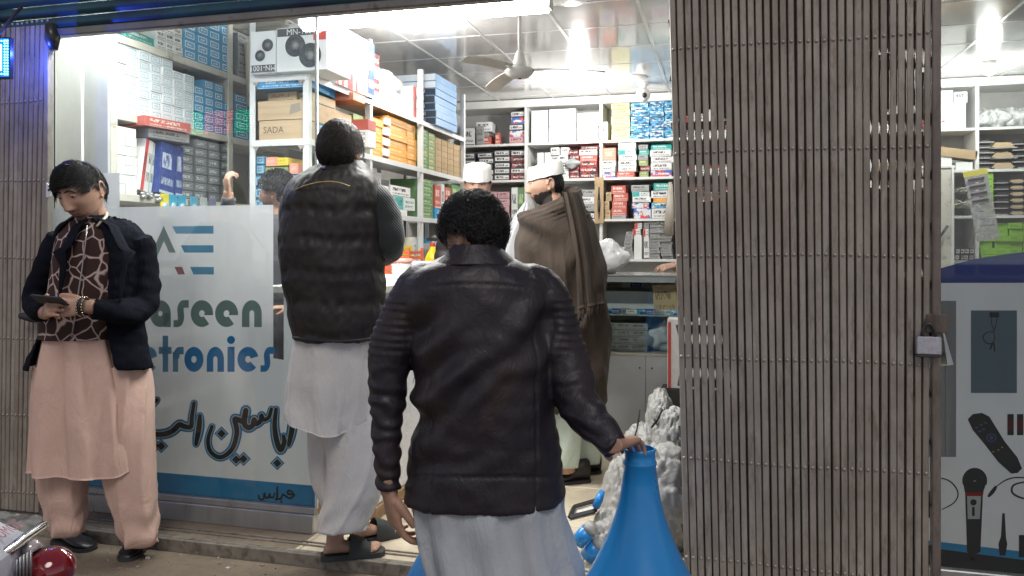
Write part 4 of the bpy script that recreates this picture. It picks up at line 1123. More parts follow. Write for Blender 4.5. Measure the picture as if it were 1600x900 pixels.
for k_, (u_, z_) in enumerate(((214, .0), )):
    p = onX(222, 62, LX); carton('teal', (LX - .12, p.y, LZ[5] + .03), (.26, .2, .05), PI/2 + .1, 'flat teal carton lying on the top left shelf')
lrow(248, 288, 3, 5, 5, .055, 'white_text', 'white lettered carton on the top left shelf', 'white cartons, top left shelf', dx=.0)
lrow(289, 366, 4, 6, 5, .06, 'blue_frame', 'bright blue carton on the top left shelf', 'bright blue cartons, top shelf', jit=.006, name='blue_carton')
lrow(181, 217, 2, 7, 3, .052, 'plain_white', 'plain white carton above the man in pink', 'plain white cartons, lower left shelf')
lrow(284, 366, 4, 7, 3, .054, 'dark_grey', 'dark grey carton behind the raised hand', 'dark grey cartons, lower left shelf', jit=.006, name='grey_carton', missing=((0, 6),))
def lbox(key, u, z, size, yaw, tilt, label, dx=.1):
    p = onX(u, 250, LX + .0); carton(key, (LX - dx, p.y, z), size, PI/2 + yaw, label, None, tilt=tilt)
lbox('red_white', 228, 1.638 + .17, (.075, .2, .30), .1, (0, .20), 'white and red upright carton leaning left on the lower left shelf')
lbox('teal_white', 240, 1.638 + .165, (.05, .2, .29), .1, (0, .20), 'pale teal carton leaning between the white and the blue box', .12)
lbox('navy', 258, 1.638 + .165, (.15, .2, .30), .12, (0, .10), 'blue and silver box leaning in the middle of the lower left shelf', .09)
lbox('navy', 279, 1.638 + .16, (.07, .2, .30), .1, (0, .05), 'violet blue upright box next to the dark grey cartons', .10)
p = onX(253, 210, LX); carton('grey', (LX - .08, p.y + .03, 1.638 + .355), (.30, .25, .055), PI/2 - .15, 'black flat box with silver edges under the red one, lower left shelf')
carton('red', (LX - .06, p.y - .02, 1.638 + .412), (.34, .27, .055), PI/2 - .12, 'flat red box lying on the black box, lower left shelf')
lrow(368, 392, 1, 5, 4, .06, 'blue_frame', 'blue carton just behind the cream upright', 'blue cartons behind the upright')
lrow(375, 392, 1, 5, 5, .06, 'grey', 'dark carton beside the beige wall fitting', 'dark cartons behind the upright')
CONM = mat('beige_conduit', (.55, .49, .36), .5)
b = MB(); a0 = onX(386, 68, LX + .012); b.tube([a0, a0 + Vector((0, .02, -.12)), a0 + Vector((0, .03, -.42))], [.018, .024, .018], 10); b.build('wall_socket', CONM, label='beige plastic wall fitting at the upright behind the glass', cat='socket')
# blister cards hanging under the shelf
for i, (u_, key, lab) in enumerate(((257, (.80, .68, .04), 'yellow blister card hanging under the left shelf'), (270, (.05, .40, .60), 'first blue blister card, next to the yellow one'), (284, (.05, .38, .58), 'second blue blister card in the hanging row'), (303, (.12, .42, .58), 'pale blue blister card before the white packets'), (318, (.5, .55, .56), 'white blister packet in the hanging row'), (332, (.3, .3, .42), 'purple grey packet at the end of the hanging row'))):
    p = onX(u_, 310, LX + .022)
    t = thing('blister_card', lab, 'packet', (p.x, p.y, 1.59))
    b = MB(); b.box(p.x - .002, p.x + .002, p.y - .035, p.y + .035, 1.52, 1.655); b.build('card', mat('blister_%d' % i, key, .4, var=.2, vs=30), t)
    b = MB(); b.ell((p.x + .006, p.y, 1.575), (.012, .024, .034), n=12, m=8); b.build('blister', mat('blister_clear', (.42, .52, .56), .15), t)
p = onX(240, 306, LX + .01)
b = MB()
for k_ in range(14): b.ell((LX + .0 + R.uniform(0, .02), p.y + R.uniform(-.09, .09), 1.63 + R.uniform(-.02, .02)), (.013, .018, .013), n=8, m=6)
b.build('knob_strip', mat('knob_chrome', (.5, .5, .48), .2, .6), label='strip of small metal knobs fixed along the lower left shelf edge', cat='knobs')

# ---- white steel rack (front plane X = RX)
RX = -2.40
rk = thing('steel_rack', 'white steel angle rack running into the shop behind the counter', 'rack', (RX, 5.7, FL))
RYS = [4.25, 5.10, 6.08, 7.18]
RZ = [.70, 1.125, 1.585, 1.99, 2.378]
RB = RX - .36
for y in RYS:
    for x in (RX, RB):
        top_ = 2.86 if y < 4.3 else 2.80
        b = MB(); s_ = -1 if x == RX else 1
        b.box(x - .019, x + .019, y - .0025, y + .0025, FL, top_); b.box(x + s_ * -.019 if 0 else x - .0025 + (.0165 if x == RX else -.0165), x + .0025 + (.0165 if x == RX else -.0165), y + .003, y + .036, FL, top_)
        b.build('post', STEELW, rk)
for z in RZ:
    for i in range(3):
        b = MB(); b.box(RB + .02, RX - .02, RYS[i] + .004, RYS[i+1] - .004, z - .004, z - .001); b.build('shelf', STEELW, rk)
        b = MB(); b.box(RX + .0205, RX + .024, RYS[i] + .0, RYS[i+1] - .002, z - .036, z + .002, ch=.001); b.build('shelf_lip', STEELW, rk)
    b = MB(); b.box(RB - .012, RX + .012, RYS[0] - .007, RYS[0] - .0035, z - .036, z + .002, ch=.001); b.build('end_lip', STEELW, rk)
    for x in (RX - .03, RB + .03):
        b = MB(); b.prism([(x - .022, z - .036), (x + .022, z - .036), (x, z - .066)], RYS[0] - .0105, RYS[0] - .0078); b.build('corner_plate', mat('rusty_plate', (.30, .27, .23), .6), rk)
b = MB(); b.box(RB - .01, RX + .01, RYS[0] - .007, RYS[0] - .0035, 2.80, 2.83); b.build('end_lip', STEELW, rk)
def rbox(key, ua, ub, z, h, label, group=None, depth=.28, dx=0.0, yaw=0.0, tilt=(0, 0), name='carton', cat='box'):
    ya, yb = onX(ua, 200, RX).y, onX(ub, 200, RX).y
    return carton(key, (RX - .02 - dx - depth/2, (ya+yb)/2, z + h/2 + .0008), (abs(yb - ya) - .003, depth, h - .0015), PI/2 + yaw, label, group, name, cat, tilt)
# speaker cartons on top: faces towards the street
SPW = mat('speaker_carton_white', (.78, .80, .80), .45, var=.04)
def speaker_box(x0, x1, y0, y1, z0, z1, label, flip=False, side=True):
    t = thing('speaker_carton', label, 'box', ((x0+x1)/2, y0, z0))
    b = MB(); b.box(x0, x1, y0, y1, z0, z1, ch=.003); b.build('carton_body', SPW, t)
    w_ = x1 - x0; h = z1 - z0
    X = lambda f: x0 + w_ * f
    Z = lambda f: z1 - h * f if not flip else z0 + h * f
    e = .0008
    b = MB(); b.quad((X(.02), y0 - e, Z(.02)), (X(.02), y0 - e, Z(.2)), (X(.98), y0 - e, Z(.2)), (X(.98), y0 - e, Z(.02))); b.build('printed_band', mat('band_black', (.05, .05, .055), .4), t)
    for (cx, cz, r_) in ((.38, .42, .2), (.68, .66, .22)):
        b = MB(); b.lathe([(r_*w_, 0), (r_*w_ * .98, e*1.2), (r_*w_*.1, e*1.3)], (X(cx), y0 - (.0009 if cx < .5 else .0022), Z(cz)), 28, axis='y'); b.build('speaker_print', mat('speaker_print', (.06, .07, .08), .4, var=.5, vs=30), t)
        b = MB(); b.lathe([(r_*w_ * .55, 0), (r_*w_ * .1, e*1.2)], (X(cx), y0 - (.0022 if cx < .5 else .0037), Z(cz)), 24, axis='y'); b.build('cone_print', mat('cone_print', (.22, .24, .25), .4, var=.4, vs=40), t)
    return t
sx0, sx1 = onY(436, 80, 4.22).x, onY(514, 80, 4.22).x
z0_ = RZ[4] + .004
zt_ = onY(470, 44, 4.22).z
speaker_box(sx0, sx1, 4.19, 4.50, z0_, zt_, 'white speaker carton with two round speakers printed on it, front corner of the rack top')
speaker_box(onY(396, 80, 4.22).x, sx0 - .004, 4.19, 4.50, z0_, zt_ - .01, 'white speaker carton standing upside down left of its twin on the rack', flip=True)
def text(s, size, c, rotm, m_, parent, name='lettering', extrude=0.0, flipx=False, align='CENTER'):
    cu = bpy.data.curves.new(name, 'FONT'); cu.body = s; cu.size = size; cu.align_x = align; cu.align_y = 'CENTER'; cu.resolution_u = 2
    tmp = bpy.data.objects.new('tmp', cu); COL.objects.link(tmp)
    dg = bpy.context.evaluated_depsgraph_get(); me = bpy.data.meshes.new_from_object(tmp.evaluated_get(dg))
    bpy.data.objects.remove(tmp); me.materials.clear(); me.materials.append(m_)
    off = Vector((0, 0, 0))
    q = parent
    while q is not None: off = off + q.location; q = q.parent
    M4 = rotm.to_4x4(); M4.translation = Vector(c) - off
    me.transform(M4)
    return link(name, me, parent)
FRONT = Matrix.Rotation(PI/2, 3, 'X')
SIDE = Matrix.Rotation(PI/2, 3, 'Z') @ FRONT
PRW = mat('print_white', (.8, .8, .8), .5); PRK = mat('print_black', (.03, .03, .035), .5)
cart = [o for o in COL.objects if o.name.startswith('speaker_carton')]
text('MN-1001-S', .05, ((sx0+sx1)/2 + .02, 4.1878, zt_ - (zt_ - z0_) * .115), FRONT, PRW, cart[0])
text('MN-1001', .045, (onY(415, 80, 4.22).x, 4.1878, z0_ + (zt_ - z0_) * .12), Matrix.Rotation(PI, 3, 'Y') @ FRONT, PRW, cart[1])
b = MB(); b.quad((sx1 - .085, 4.1885, zt_ - .03), (sx1 - .085, 4.1885, zt_ - .085), (sx1 - .004, 4.1885, zt_ - .085), (sx1 - .004, 4.1885, zt_ - .03)); b.build('red_patch', mat('print_red', (.6, .08, .06), .5), cart[0])
# the row of big white-red cartons running in
PR['sp_side'] = printed('speaker_side_print', (.80, .80, .79), (.62, .07, .08), 'busy', base2=(.80, .80, .79), ink2=(.10, .10, .12), seed=3)
for k_, (ua, ub, key, h, lab) in enumerate(((517, 529, 'sp_side', .40, 'first'), (529, 543, 'sp_side', .385, 'second'), (543, 553, 'sp_side', .385, 'third'), (553, 567, 'sp_side', .385, 'fourth'), (567, 577, 'navy', .385, 'dark blue fifth'))):
    rbox(key, ua, ub, RZ[4], h, f'{lab} tall speaker carton behind the front one on the rack top', None, .34, -.06)
for i in range(4):
    rbox('red_black' if i % 2 else 'red_white', 578, 597, RZ[4] + .09 * i, .09, f'red and white carton, {ordinal(i, 4)} of the pile right of the tall speaker cartons')
blob('clear_plastic_bag', mat('milky_plastic', (.62, .64, .64), .18, bump=.4, bs=18, bd=.01), (RX - .17, onX(625, 160, RX).y, RZ[4] + .23), (.14, .24, .10), .25, 9, 'milky plastic bag lying on white cartons on the rack top', 'bag', seed=3)
for i in range(2): rbox('plain_white', 606, 642, RZ[4] + .075 * i, .075, f'flat white carton, {"lower" if i == 0 else "upper"} one under the milky bag on the rack top')
rbox('red_white', 649, 660, RZ[4], .27, 'tall white carton with a red edge beside the rack post')
PROF = []
ya, yb = onX(683, 180, RX).y, onX(722, 180, RX).y
for i in range(7):
    z = RZ[4] + .062 * i + .001
    xa_ = RX + .02 - .42; y_ = 6.35
    o_t = thing('professional_carton', f'flat black and blue carton, {ordinal(i, 7)} in the pile ending the rack top', 'box', (RX - .16, 6.55, z))
    j = R.uniform(-.008, .008)
    b = MB(); b.box(RX - .36 + j, RX + .06 + j, 6.30, 6.84, z, z + .059, ch=.0015, mi=0); b.build('carton_body', mat('sky_blue_carton', (.25, .42, .66), .4), o_t)
    b = MB(); b.quad((RX - .355 + j, 6.299, z + .003), (RX + .055 + j, 6.299, z + .003), (RX + .055 + j, 6.299, z + .056), (RX - .355 + j, 6.299, z + .056)); b.build('carton_end', mat('near_black_card' if i < 5 else 'pale_card', (.03, .04, .06) if i < 5 else (.6, .66, .72), .4), o_t)
    if i < 5: text('Professional', .047, (RX - .15 + j, 6.2975, z + .033), FRONT, PRW, o_t)
# shelf 2 : crates, cartons
cr = thing('wooden_crate', 'long pale wooden crate marked with pencil letters, lower of the two at the rack end', 'crate', (RX - .2, 4.3, RZ[3]))
zc0 = RZ[3] + .004
WOOD = mat('pale_crate_wood', (.50, .37, .23), .7, var=.14, vs=4, bump=.2, stretch=(.6, 3, 9))
h_ = .118
b = MB(); b.box(RB + .03, RX - .02, 4.27, 4.90, zc0, zc0 + h_, ch=.002); b.build('crate_body', WOOD, cr)
text('SADA', .055, (RB + .13, 4.2685, zc0 + h_ * .5), FRONT, mat('pencil', (.12, .09, .07), .7), cr)
cr2 = thing('wooden_crate', 'pale wooden crate with a patch of tape, upper one at the rack end', 'crate', (RX - .2, 4.3, zc0 + h_))
b = MB(); b.box(RB + .025, RX - .015, 4.265, 4.88, zc0 + h_ + .002, zc0 + 2*h_, ch=.002); b.build('crate_body', WOOD, cr2)
b = MB(); b.quad((RX - .12, 4.2643, zc0 + h_ + .03), (RX - .04, 4.2643, zc0 + h_ + .05), (RX - .05, 4.2643, zc0 + h_ + .10), (RX - .11, 4.2643, zc0 + h_ + .09)); b.build('tape', mat('grey_tape', (.28, .24, .19), .5), cr2)
carton('kraft', (RX - .22, 4.5, zc0 + 2*h_ + .036), (.2, .3, .07), 0, 'brown kraft packet on the upper wooden crate, left')
carton('kraft', (RX - .07, 4.52, zc0 + 2*h_ + .032), (.09, .3, .062), 0, 'small brown packet on the upper wooden crate, right')
carton('blue', (RX - .18, 4.46, zc0 + 2*h_ + .105), (.34, .4, .062), .1, 'flat bright blue carton tucked under the rack top shelf', tilt=(0, -.02))
carton('salmon', (RX - .10, 4.86, zc0 + 2*h_ + .11), (.18, .3, .05), PI/2, 'flat orange brown carton behind the blue one under the rack top')
for (key, ua, ub, z, h, lab) in (('blue', 503, 514, 0, .14, 'small blue carton behind the wooden crates on the rack'), ('yellow', 514, 523, 0, .17, 'yellow carton beside the small blue one'), ('kraft', 523, 541, 0, .09, 'pale yellow carton low behind the man in the vest'), ('black_label', 500, 527, .18, .07, 'black and white flat carton lying over the yellow one'), ('white_text', 527, 537, .10, .13, 'white picture carton under the rack top'), ('purple', 537, 550, .12, .12, 'purple and red carton under the rack top'), ('olive', 556, 572, 0, .26, 'large pale green carton beside the rack post'), ('lime', 551, 562, 0, .14, 'bright green pack beside the large pale green carton')):
    rbox(key, ua, ub, RZ[3] + z, h, lab)
q = onX(577, 220, RX + .16)
pb = thing('relay_carton', 'red topped white carton with three rows of black print at the rack post', 'box', (q.x, q.y, RZ[3]))
b = MB(); b.box(q.x - .10, q.x + .02, q.y - .06, q.y + .06, RZ[3] + .004, RZ[3] + .115, ch=.002); b.build('carton_body', PR['plain_white'], pb)
b = MB(); b.box(q.x - .10, q.x + .02, q.y - .06, q.y + .06, RZ[3] + .1155, RZ[3] + .185, ch=.002); b.build('carton_lid', PR['red'], pb)
for k_ in range(3): text('RECX', .03, (q.x - .035, q.y - .0612, RZ[3] + .09 - .033 * k_), FRONT, PRK, pb)
for c_, (ua, ub) in enumerate(((583, 604), (612, 640), (641, 655))):
    rows = 6 if c_ else 5
    for i in range(rows):
        rbox('orange', ua + R.uniform(-1, 1), ub + R.uniform(-1, 1), RZ[3] + .057 * i, .057, place(['orange carton in the left orange column', 'orange carton in the wide column with paper slips', 'orange carton in the narrow column at the rack post'][c_], 0, 1, i, rows), 'orange cartons on the rack', .26, R.uniform(0, .015), name='orange_carton')
for i in range(4):
    p_ = onX(607 + i * .6, 230, RX)
    b = MB(); z = RZ[3] + .03 + i * .078
    b.box(RX - .03, RX - .012, p_.y - .06, p_.y + .05, z, z + .055, ch=.001); b.build('paper_slip', PR['plain_white'], label='white paper packet tucked between the orange columns, %s' % ordinal(i, 4), cat='packet')
for i in range(6): rbox('green' if i != 2 else 'olive', 662, 672, RZ[3] + .057 * i, .057, place('dark green carton beside the orange ones', 0, 1, i, 6), 'dark green cartons on the rack', name='green_carton')
for i in range(6): rbox('olive', 673, 683, RZ[3] + .055 * i, .055, place('olive green carton before the brown ones', 0, 1, i, 6), 'olive cartons on the rack', name='green_carton')
for c_ in range(4):
    for i in range(6): rbox('brown', 684 + c_ * 9.5, 684 + c_ * 9.5 + 9, RZ[3] + .052 * i, .052, place('small brown carton at the far rack end', c_, 4, i, 6), 'small brown cartons at the rack end', .26, name='brown_carton')
# shelf 3
for (key, ua, ub, z, h, lab) in (('grey', 583, 600, 0, .30, 'upright grey carton behind the knitted sleeve'), ('black_label', 600, 612, 0, .26, 'black and white upright carton behind the knitted sleeve'), ('plain_white', 600, 640, .0, .05, 'flat white carton under the clear boxes'), ('white_text', 614, 645, .15, .08, 'white carton tilted on top of the others, third rack shelf'), ('teal_white', 620, 652, .05, .10, 'pale carton with a blue edge beside the rack post')):
    rbox(key, ua, ub, RZ[2] + z, h, lab)
for i in range(6): rbox('green', 662, 680, RZ[2] + .055 * i, .055, place('green carton on the third rack shelf', 0, 1, i, 6), 'green cartons, third rack shelf', name='green_carton')
for (key, ua, ub, z, h, lab) in (('red', 683, 692, .1, .2, 'red carton beside the lower green stack'), ('white_text', 693, 698, .0, .32, 'thin white upright carton, third rack shelf'), ('red', 699, 708, .16, .14, 'second red carton, third rack shelf'), ('green', 709, 722, .14, .2, 'green carton at the far end of the third rack shelf'), ('blue', 683, 708, .0, .1, 'crushed blue carton at the bottom of the third rack shelf')):
    rbox(key, ua, ub, RZ[2] + z, h, lab)
# shelf 4
for (key, ua, ub, z, h, lab) in (('yellow', 625, 648, .12, .11, 'bright yellow carton beside the elbow of the man in the vest'), ('salmon', 625, 648, .0, .118, 'orange carton under the bright yellow one'), ('white_text', 650, 655, 0, .3, 'slim white carton at the rack post, fourth shelf'), ('grey', 662, 676, 0, .25, 'grey carton on the fourth rack shelf'), ('blue_busy', 678, 690, .1, .2, 'blue picture carton on the fourth rack shelf'), ('plain_white', 692, 715, 0, .2, 'white carton at the far end of the fourth rack shelf')):
    rbox(key, ua, ub, RZ[1] + z, h, lab)
# rack end, third shelf: blue and orange cartons facing the street
def ebox(key, ua, ub, v0, v1, y, label, depth=.3, yaw=0.0):
    a_, c_ = onY(ua, v1, y), onY(ub, v0, y)
    carton(key, ((a_.x+c_.x)/2, y + depth/2, (a_.z+c_.z)/2), (c_.x - a_.x, depth, c_.z - a_.z), yaw, label)
for (key, ua, ub, v0, v1, lab) in (('blue_frame', 400, 413, 243, 257, 'small blue carton at the top left of the rack end'), ('blue_frame', 400, 413, 257.5, 272, 'small blue carton below its twin at the rack end'), ('yellow', 433, 450, 246, 259, 'yellow fronted carton behind the clerk'), ('salmon', 415, 433, 245, 260, 'orange side carton next to the yellow one behind the clerk'), ('olive', 414, 450, 260.5, 275, 'green carton under the yellow one behind the clerk'), ('salmon', 452, 466, 255, 272, 'red orange carton at the rack corner post'), ('blue_frame', 396, 425, 274, 292, 'large blue carton behind the clerk, upper'), ('blue_frame', 396, 425, 292.5, 310, 'large blue carton behind the clerk, middle'), ('blue_frame', 396, 425, 310.5, 326, 'large blue carton behind the clerk, lower'), ('blue_busy', 451, 466, 273, 290, 'blue carton at the right behind the clerk')):
    ebox(key, ua, ub, v0, v1, 4.30, lab)

# ================================================================== counters
CZ = 1.160
CT = mat('counter_top_grey', (.19, .20, .195), .22, var=.15, vs=30)
TIMB = mat('brown_timber', (.30, .19, .10), .55, var=.2, stretch=(6, .7, 6), bump=.2)
lc = thing('counter', 'white fronted counter running into the shop beside the man in the vest', 'counter', (-1.85, 4.4, FL))
b = MB(); b.box(-2.10, -1.60, 3.50, 5.9, FL + .062, CZ - .04, ch=.002); b.build('counter_body', mat('glossy_white_panel', (.74, .76, .78), .3, var=.04), lc)
b = MB(); b.box(-2.14, -1.575, 3.44, 5.93, CZ - .038, CZ, ch=.004); b.build('counter_top', mat('pale_counter_top', (.52, .52, .46), .3, var=.1), lc)
b = MB(); b.box(-2.11, -1.585, 3.47, 5.9, FL, FL + .06, ch=.003); b.build('plinth', TIMB, lc)
b = MB()
for (z0b, z1b, r0_) in ((.62, .98, .05),):
    for k_ in range(4):
        pts = [( -1.5965 + k_ * 1e-4, 3.95 + .05 * k_ + .045 * math.sin(q * .7), z0b + (z1b - z0b) * q / 8 - .02 * k_) for q in range(9)]
        for q in range(8):
            a_, c_ = pts[q], pts[q+1]; w0 = .012 * math.sin(PI * (q + .3) / 8.6) + .002; w1 = .012 * math.sin(PI * (q + 1.3) / 9.6) + .002
            b.quad((a_[0], a_[1]-w0, a_[2]), (c_[0], c_[1]-w1, c_[2]), (c_[0], c_[1]+w1, c_[2]), (a_[0], a_[1]+w0, a_[2]))
b.build('blue_swoosh', mat('print_blue', (.04, .22, .42), .4), lc)
# back counter: glass case over white panel
BCY = 5.32; bx0, bx1 = -1.574, 3.4
zp = .632
bc = thing('counter', 'glass fronted display counter with grey panels below, across the back', 'counter', (0.2, BCY, FL))
GP = mat('grey_white_laminate', (.50, .52, .54), .35, var=.05)
xq = bx0
for k_ in range(6):
    x1_ = min(bx1, [-1.0, -.497, .4, 1.3, 2.3, 3.4][k_])
    b = MB(); b.box(xq + .0015, x1_ - .0015, BCY, BCY + .02, FL + .02, zp - .012, ch=.0015); b.build('front_panel', GP, bc)
    for sx_ in (xq + .04, x1_ - .04):
        b = MB(); b.lathe([(.006, 0), (.005, .003), (.001, .004)], (sx_, BCY - .0005, zp - .09), 8, axis='y'); b.build('screw', DARKM, bc)
    xq = x1_
b = MB(); b.box(bx0, bx1, BCY - .004, BCY + .55, zp - .011, zp + .006, ch=.002); b.build('case_floor', mat('case_floor', (.45, .42, .34), .5), bc)
b = MB(); b.box(bx0, bx1, BCY + .53, BCY + .55, FL, CZ - .03); b.build('case_back', GREYW, bc)
b = MB(); b.box(bx0, bx1, BCY + .0, BCY + .006, zp + .008, CZ - .045); b.build('case_glass', GLASS, bc)
b = MB(); b.box(bx0, bx1, BCY + .02, BCY + .5, .885, .893); b.build('glass_shelf', mat('green_glass_shelf', (.30, .38, .35), .15), bc)
b = MB(); b.box(bx0, bx1, BCY - .012, BCY + .57, CZ - .012, CZ, ch=.003); b.build('counter_top', CT, bc)
b = MB(); b.box(bx0, bx1, BCY - .008, BCY + .012, CZ - .05, CZ - .0125, ch=.002); b.box(bx0, bx1, BCY + .013, BCY + .02, CZ - .05, CZ - .0125); b.build('top_rail', mat('slate_rail', (.23, .26, .255), .35), bc)
# case contents
b_i = 0
for c_ in range(3):
    for r_ in range(4):
        carton('grey', (onY(955 + c_ * 22, 530, BCY + .1).x, BCY + .17, zp + .008 + .048 * (r_ + .5)), (.11, .2, .046), R.uniform(-.04, .04), place('dull grey carton in the glass counter', c_, 3, r_, 4), None, 'grey_carton')
for c_ in range(7):
    for r_ in range(3 if c_ % 2 else 2):
        carton(['grey', 'white_text', 'kraft', 'grey', 'kraft'][c_ % 5], (onY(1060 + c_ * 60, 530, BCY + .1).x, BCY + .2, zp + .008 + .05 * (r_ + .5)), (.14, .2, .048), R.uniform(-.05, .05), 'x', None, pile='cartons_in_counter')
p = onY(1007, 505, BCY + .12)
b = MB(); b.lathe([(.062, zp + .05), (.068, zp + .055), (.068, zp + .10), (.05, zp + .12), (.03, zp + .125)], (p.x, BCY + .12, 0), 24); b.build('wire_spool', mat('grey_plastic2', (.27, .28, .27), .4), label='round grey spool lying in the lower part of the glass counter', cat='spool')
blob('plastic_bundle', mat('milky_plastic', (.62, .64, .64), .18), (onY(1030, 515, BCY+.15).x, BCY + .17, zp + .10), (.09, .08, .09), .5, 18, 'crumpled clear packet beside the spool in the glass counter', 'bundle', seed=8, base=zp + .008)
blob('plastic_bundle', mat('dark_tan_plastic', (.28, .22, .16), .5), (onY(1004, 505, BCY+.3).x, BCY + .33, zp + .14), (.06, .06, .07), .4, 20, 'brown crumpled ball behind the spool in the glass counter', 'bundle', seed=5)
carton('plain_white', (onY(985, 460, BCY + .3).x, BCY + .33, .893 + .075), (.46, .2, .14), 0, 'long white carton standing on the glass shelf of the counter')
carton('kraft', (onY(1043, 460, BCY + .2).x, BCY + .2, .893 + .10), (.16, .2, .2), -.1, 'brown carton leaning on the glass shelf beside the gate', tilt=(0, -.06))
for k_ in range(9):
    carton(['blue_busy', 'navy', 'grey', 'white_text'][k_ % 4], (onY(950 + k_ * 13, 490, BCY + .08).x, BCY + .10 + R.uniform(0, .03), .893 + .014), (.075, .09, .026 + .004 * (k_ % 3)), R.uniform(-.4, .4), f'small flat packet on the glass shelf, {CO[min(k_, 7)]} from the left' if k_ < 5 else 'x', None, 'packet', 'packet', pile=None if k_ < 5 else 'cartons_in_counter')
for k_ in range(5):
    carton(['grey', 'kraft', 'plain_white', 'navy', 'white_text'][k_], (onY(948 + k_ * 16, 450, BCY + .4).x, BCY + .42, .893 + .14 + .04), (.09, .12, .03), R.uniform(-.3, .3), ['dark packet at the left on the long white carton', 'cream packet on the long white carton', 'white packet on the long white carton', 'navy packet on the long white carton', 'lettered packet at the right on the long white carton'][k_])
# things on counters
BAGW = mat('white_carrier_bag', (.80, .80, .80), .3, bump=.5, bs=14, bd=.01)
q = onY(945, 400, BCY + .2)
blob('white_bag', BAGW, (q.x, BCY + .22, CZ + .105), (.145, .14, .115), .28, 9, 'full white plastic bag standing on the glass counter behind the shawl', 'bag', seed=12, n=48, m=32, base=CZ + .001)
def onC(u, v, X): return onX(u, v, X)
# spray bottle
sp = onX(676, 425, -1.86); sy = sp.y
sb = thing('spray_bottle', 'yellow spray bottle with black and red trigger on the counter', 'bottle', (-1.86, sy, CZ))
YB = mat('yellow_bottle', (.85, .62, .02), .3, var=.04)
b = MB(); b.lathe([(.045, CZ + .001), (.052, CZ + .01), (.052, CZ + .10), (.046, CZ + .125), (.034, CZ + .15), (.02, CZ + .17), (.016, CZ + .19)], (-1.86, sy, 0), 24); b.build('bottle_body', YB, sb)
b = MB(); b.lathe([(.018, CZ + .19), (.018, CZ + .21), (.012, CZ + .215)], (-1.86, sy, 0), 16); b.build('cap', mat('red_cap', (.65, .06, .03), .35), sb)
b = MB(); b.tube([(-1.90, sy, CZ + .235), (-1.85, sy, CZ + .245), (-1.80, sy, CZ + .235)], [.012, .02, .012], 10); b.build('spray_head', BLACKP, sb)
b = MB(); b.tube([(-1.81, sy, CZ + .23), (-1.78, sy, CZ + .20), (-1.77, sy, CZ + .16)], [.008, .009, .005], 8); b.build('trigger', mat('red_cap', (.65, .06, .03), .35), sb)
RDB = mat('red_basket', (.70, .12, .05), .4)
q = onX(636, 410, -1.95)
rbk = thing('red_basket', 'red slatted plastic basket on the counter behind the elbow', 'basket', (-1.95, q.y, CZ))
for k_ in range(5):
    b = MB(); b.box(-2.05, -1.90, q.y - .11, q.y - .10, CZ + .012 + k_ * .032, CZ + .032 + k_ * .032); b.box(-1.90, -1.892, q.y - .11, q.y + .12, CZ + .012 + k_ * .032, CZ + .032 + k_ * .032); b.build('basket_slat', RDB, rbk)
for (x_, y_) in ((-1.896, q.y - .105), (-2.05, q.y - .105), (-1.896, q.y + .12)):
    b = MB(); b.box(x_ - .007, x_ + .007, y_ - .007, y_ + .007, CZ + .001, CZ + .18); b.build('basket_post', RDB, rbk)
CLP = mat('clear_tub', (.60, .62, .60), .12, var=.2, vs=20)
q = onX(628, 420, -1.72)
tub = thing('clear_tub', 'round ribbed clear plastic tub with a red lid on the counter edge', 'tub', (-1.72, q.y, CZ))
b = MB(); b.lathe([(.05, CZ + .001)] + [(.055 + .004 * (i % 2), CZ + .008 + .009 * i) for i in range(10)] + [(.05, CZ + .10)], (-1.72, q.y, 0), 24); b.build('tub_body', CLP, tub)
b = MB(); b.lathe([(.058, CZ + .101), (.06, CZ + .105), (.058, CZ + .122), (.02, CZ + .124)], (-1.72, q.y, 0), 24); b.build('tub_lid', mat('red_white_lid', (.72, .30, .26), .3), tub)
for (u_, x_, s_, key, lab) in ((612, -1.80, (.12, .16, .03), 'plain_white', 'white flat packet on the counter beside the vest'), (606, -1.70, (.10, .14, .028), 'white_text', 'white lettered packet on the counter nearest the vest'), (650, -1.95, (.2, .2, .05), 'plain_white', 'white flat carton behind the clear tub on the counter'), (660, -1.75, (.10, .14, .10), 'plain_white', 'white square carton between the tub and the yellow bottle'), (655, -1.66, (.05, .07, .03), 'orange', 'small orange packet at the counter edge'), (648, -1.67, (.04, .05, .05), 'lime', 'small green packet at the counter edge')):
    q = onX(u_, 420, x_); carton(key, (x_, q.y, CZ + s_[2]/2 + .001), s_, R.uniform(-.3, .3) + PI/2, lab)
q = onX(706, 405, -1.80)
blob('blue_pouch', mat('pale_blue_pouch', (.35, .60, .66), .4), (-1.80, q.y, CZ + .07), (.06, .10, .07), .25, 14, 'pale blue soft pouch beside the yellow bottle on the counter', 'pouch', seed=4, base=CZ + .001)
q = onX(695, 415, -1.76)
blob('tape_roll', mat('dark_mixed', (.10, .08, .07), .5), (-1.74, q.y - .1, CZ + .06), (.035, .05, .06), .3, 20, 'small dark crumpled item next to the yellow bottle', 'packet', seed=7, base=CZ + .001)

for nm_, lb_ in (('pink_cartons', 'small pink cartons in rows behind the carrier bag'), ('jumbled_cartons', 'jumble of small pale cartons low behind the facing man'), ('silver_packets', 'thin silver packets piled beside the folding gate'), ('cartons_behind_gate', 'mixed cartons seen in slivers through the folding gate'), ('cartons_in_counter', 'small cartons in the counter part behind the gate')):
    b, ks = PILE[nm_]; b.build(nm_, [PR[q] for q in ks], label=lb_, cat='boxes', kind='stuff')
for o_ in COL.objects:
    if 'label' in o_ and len(o_['label'].replace(',', ' ').split()) > 16: print('LONG', o_.name, o_['label'])
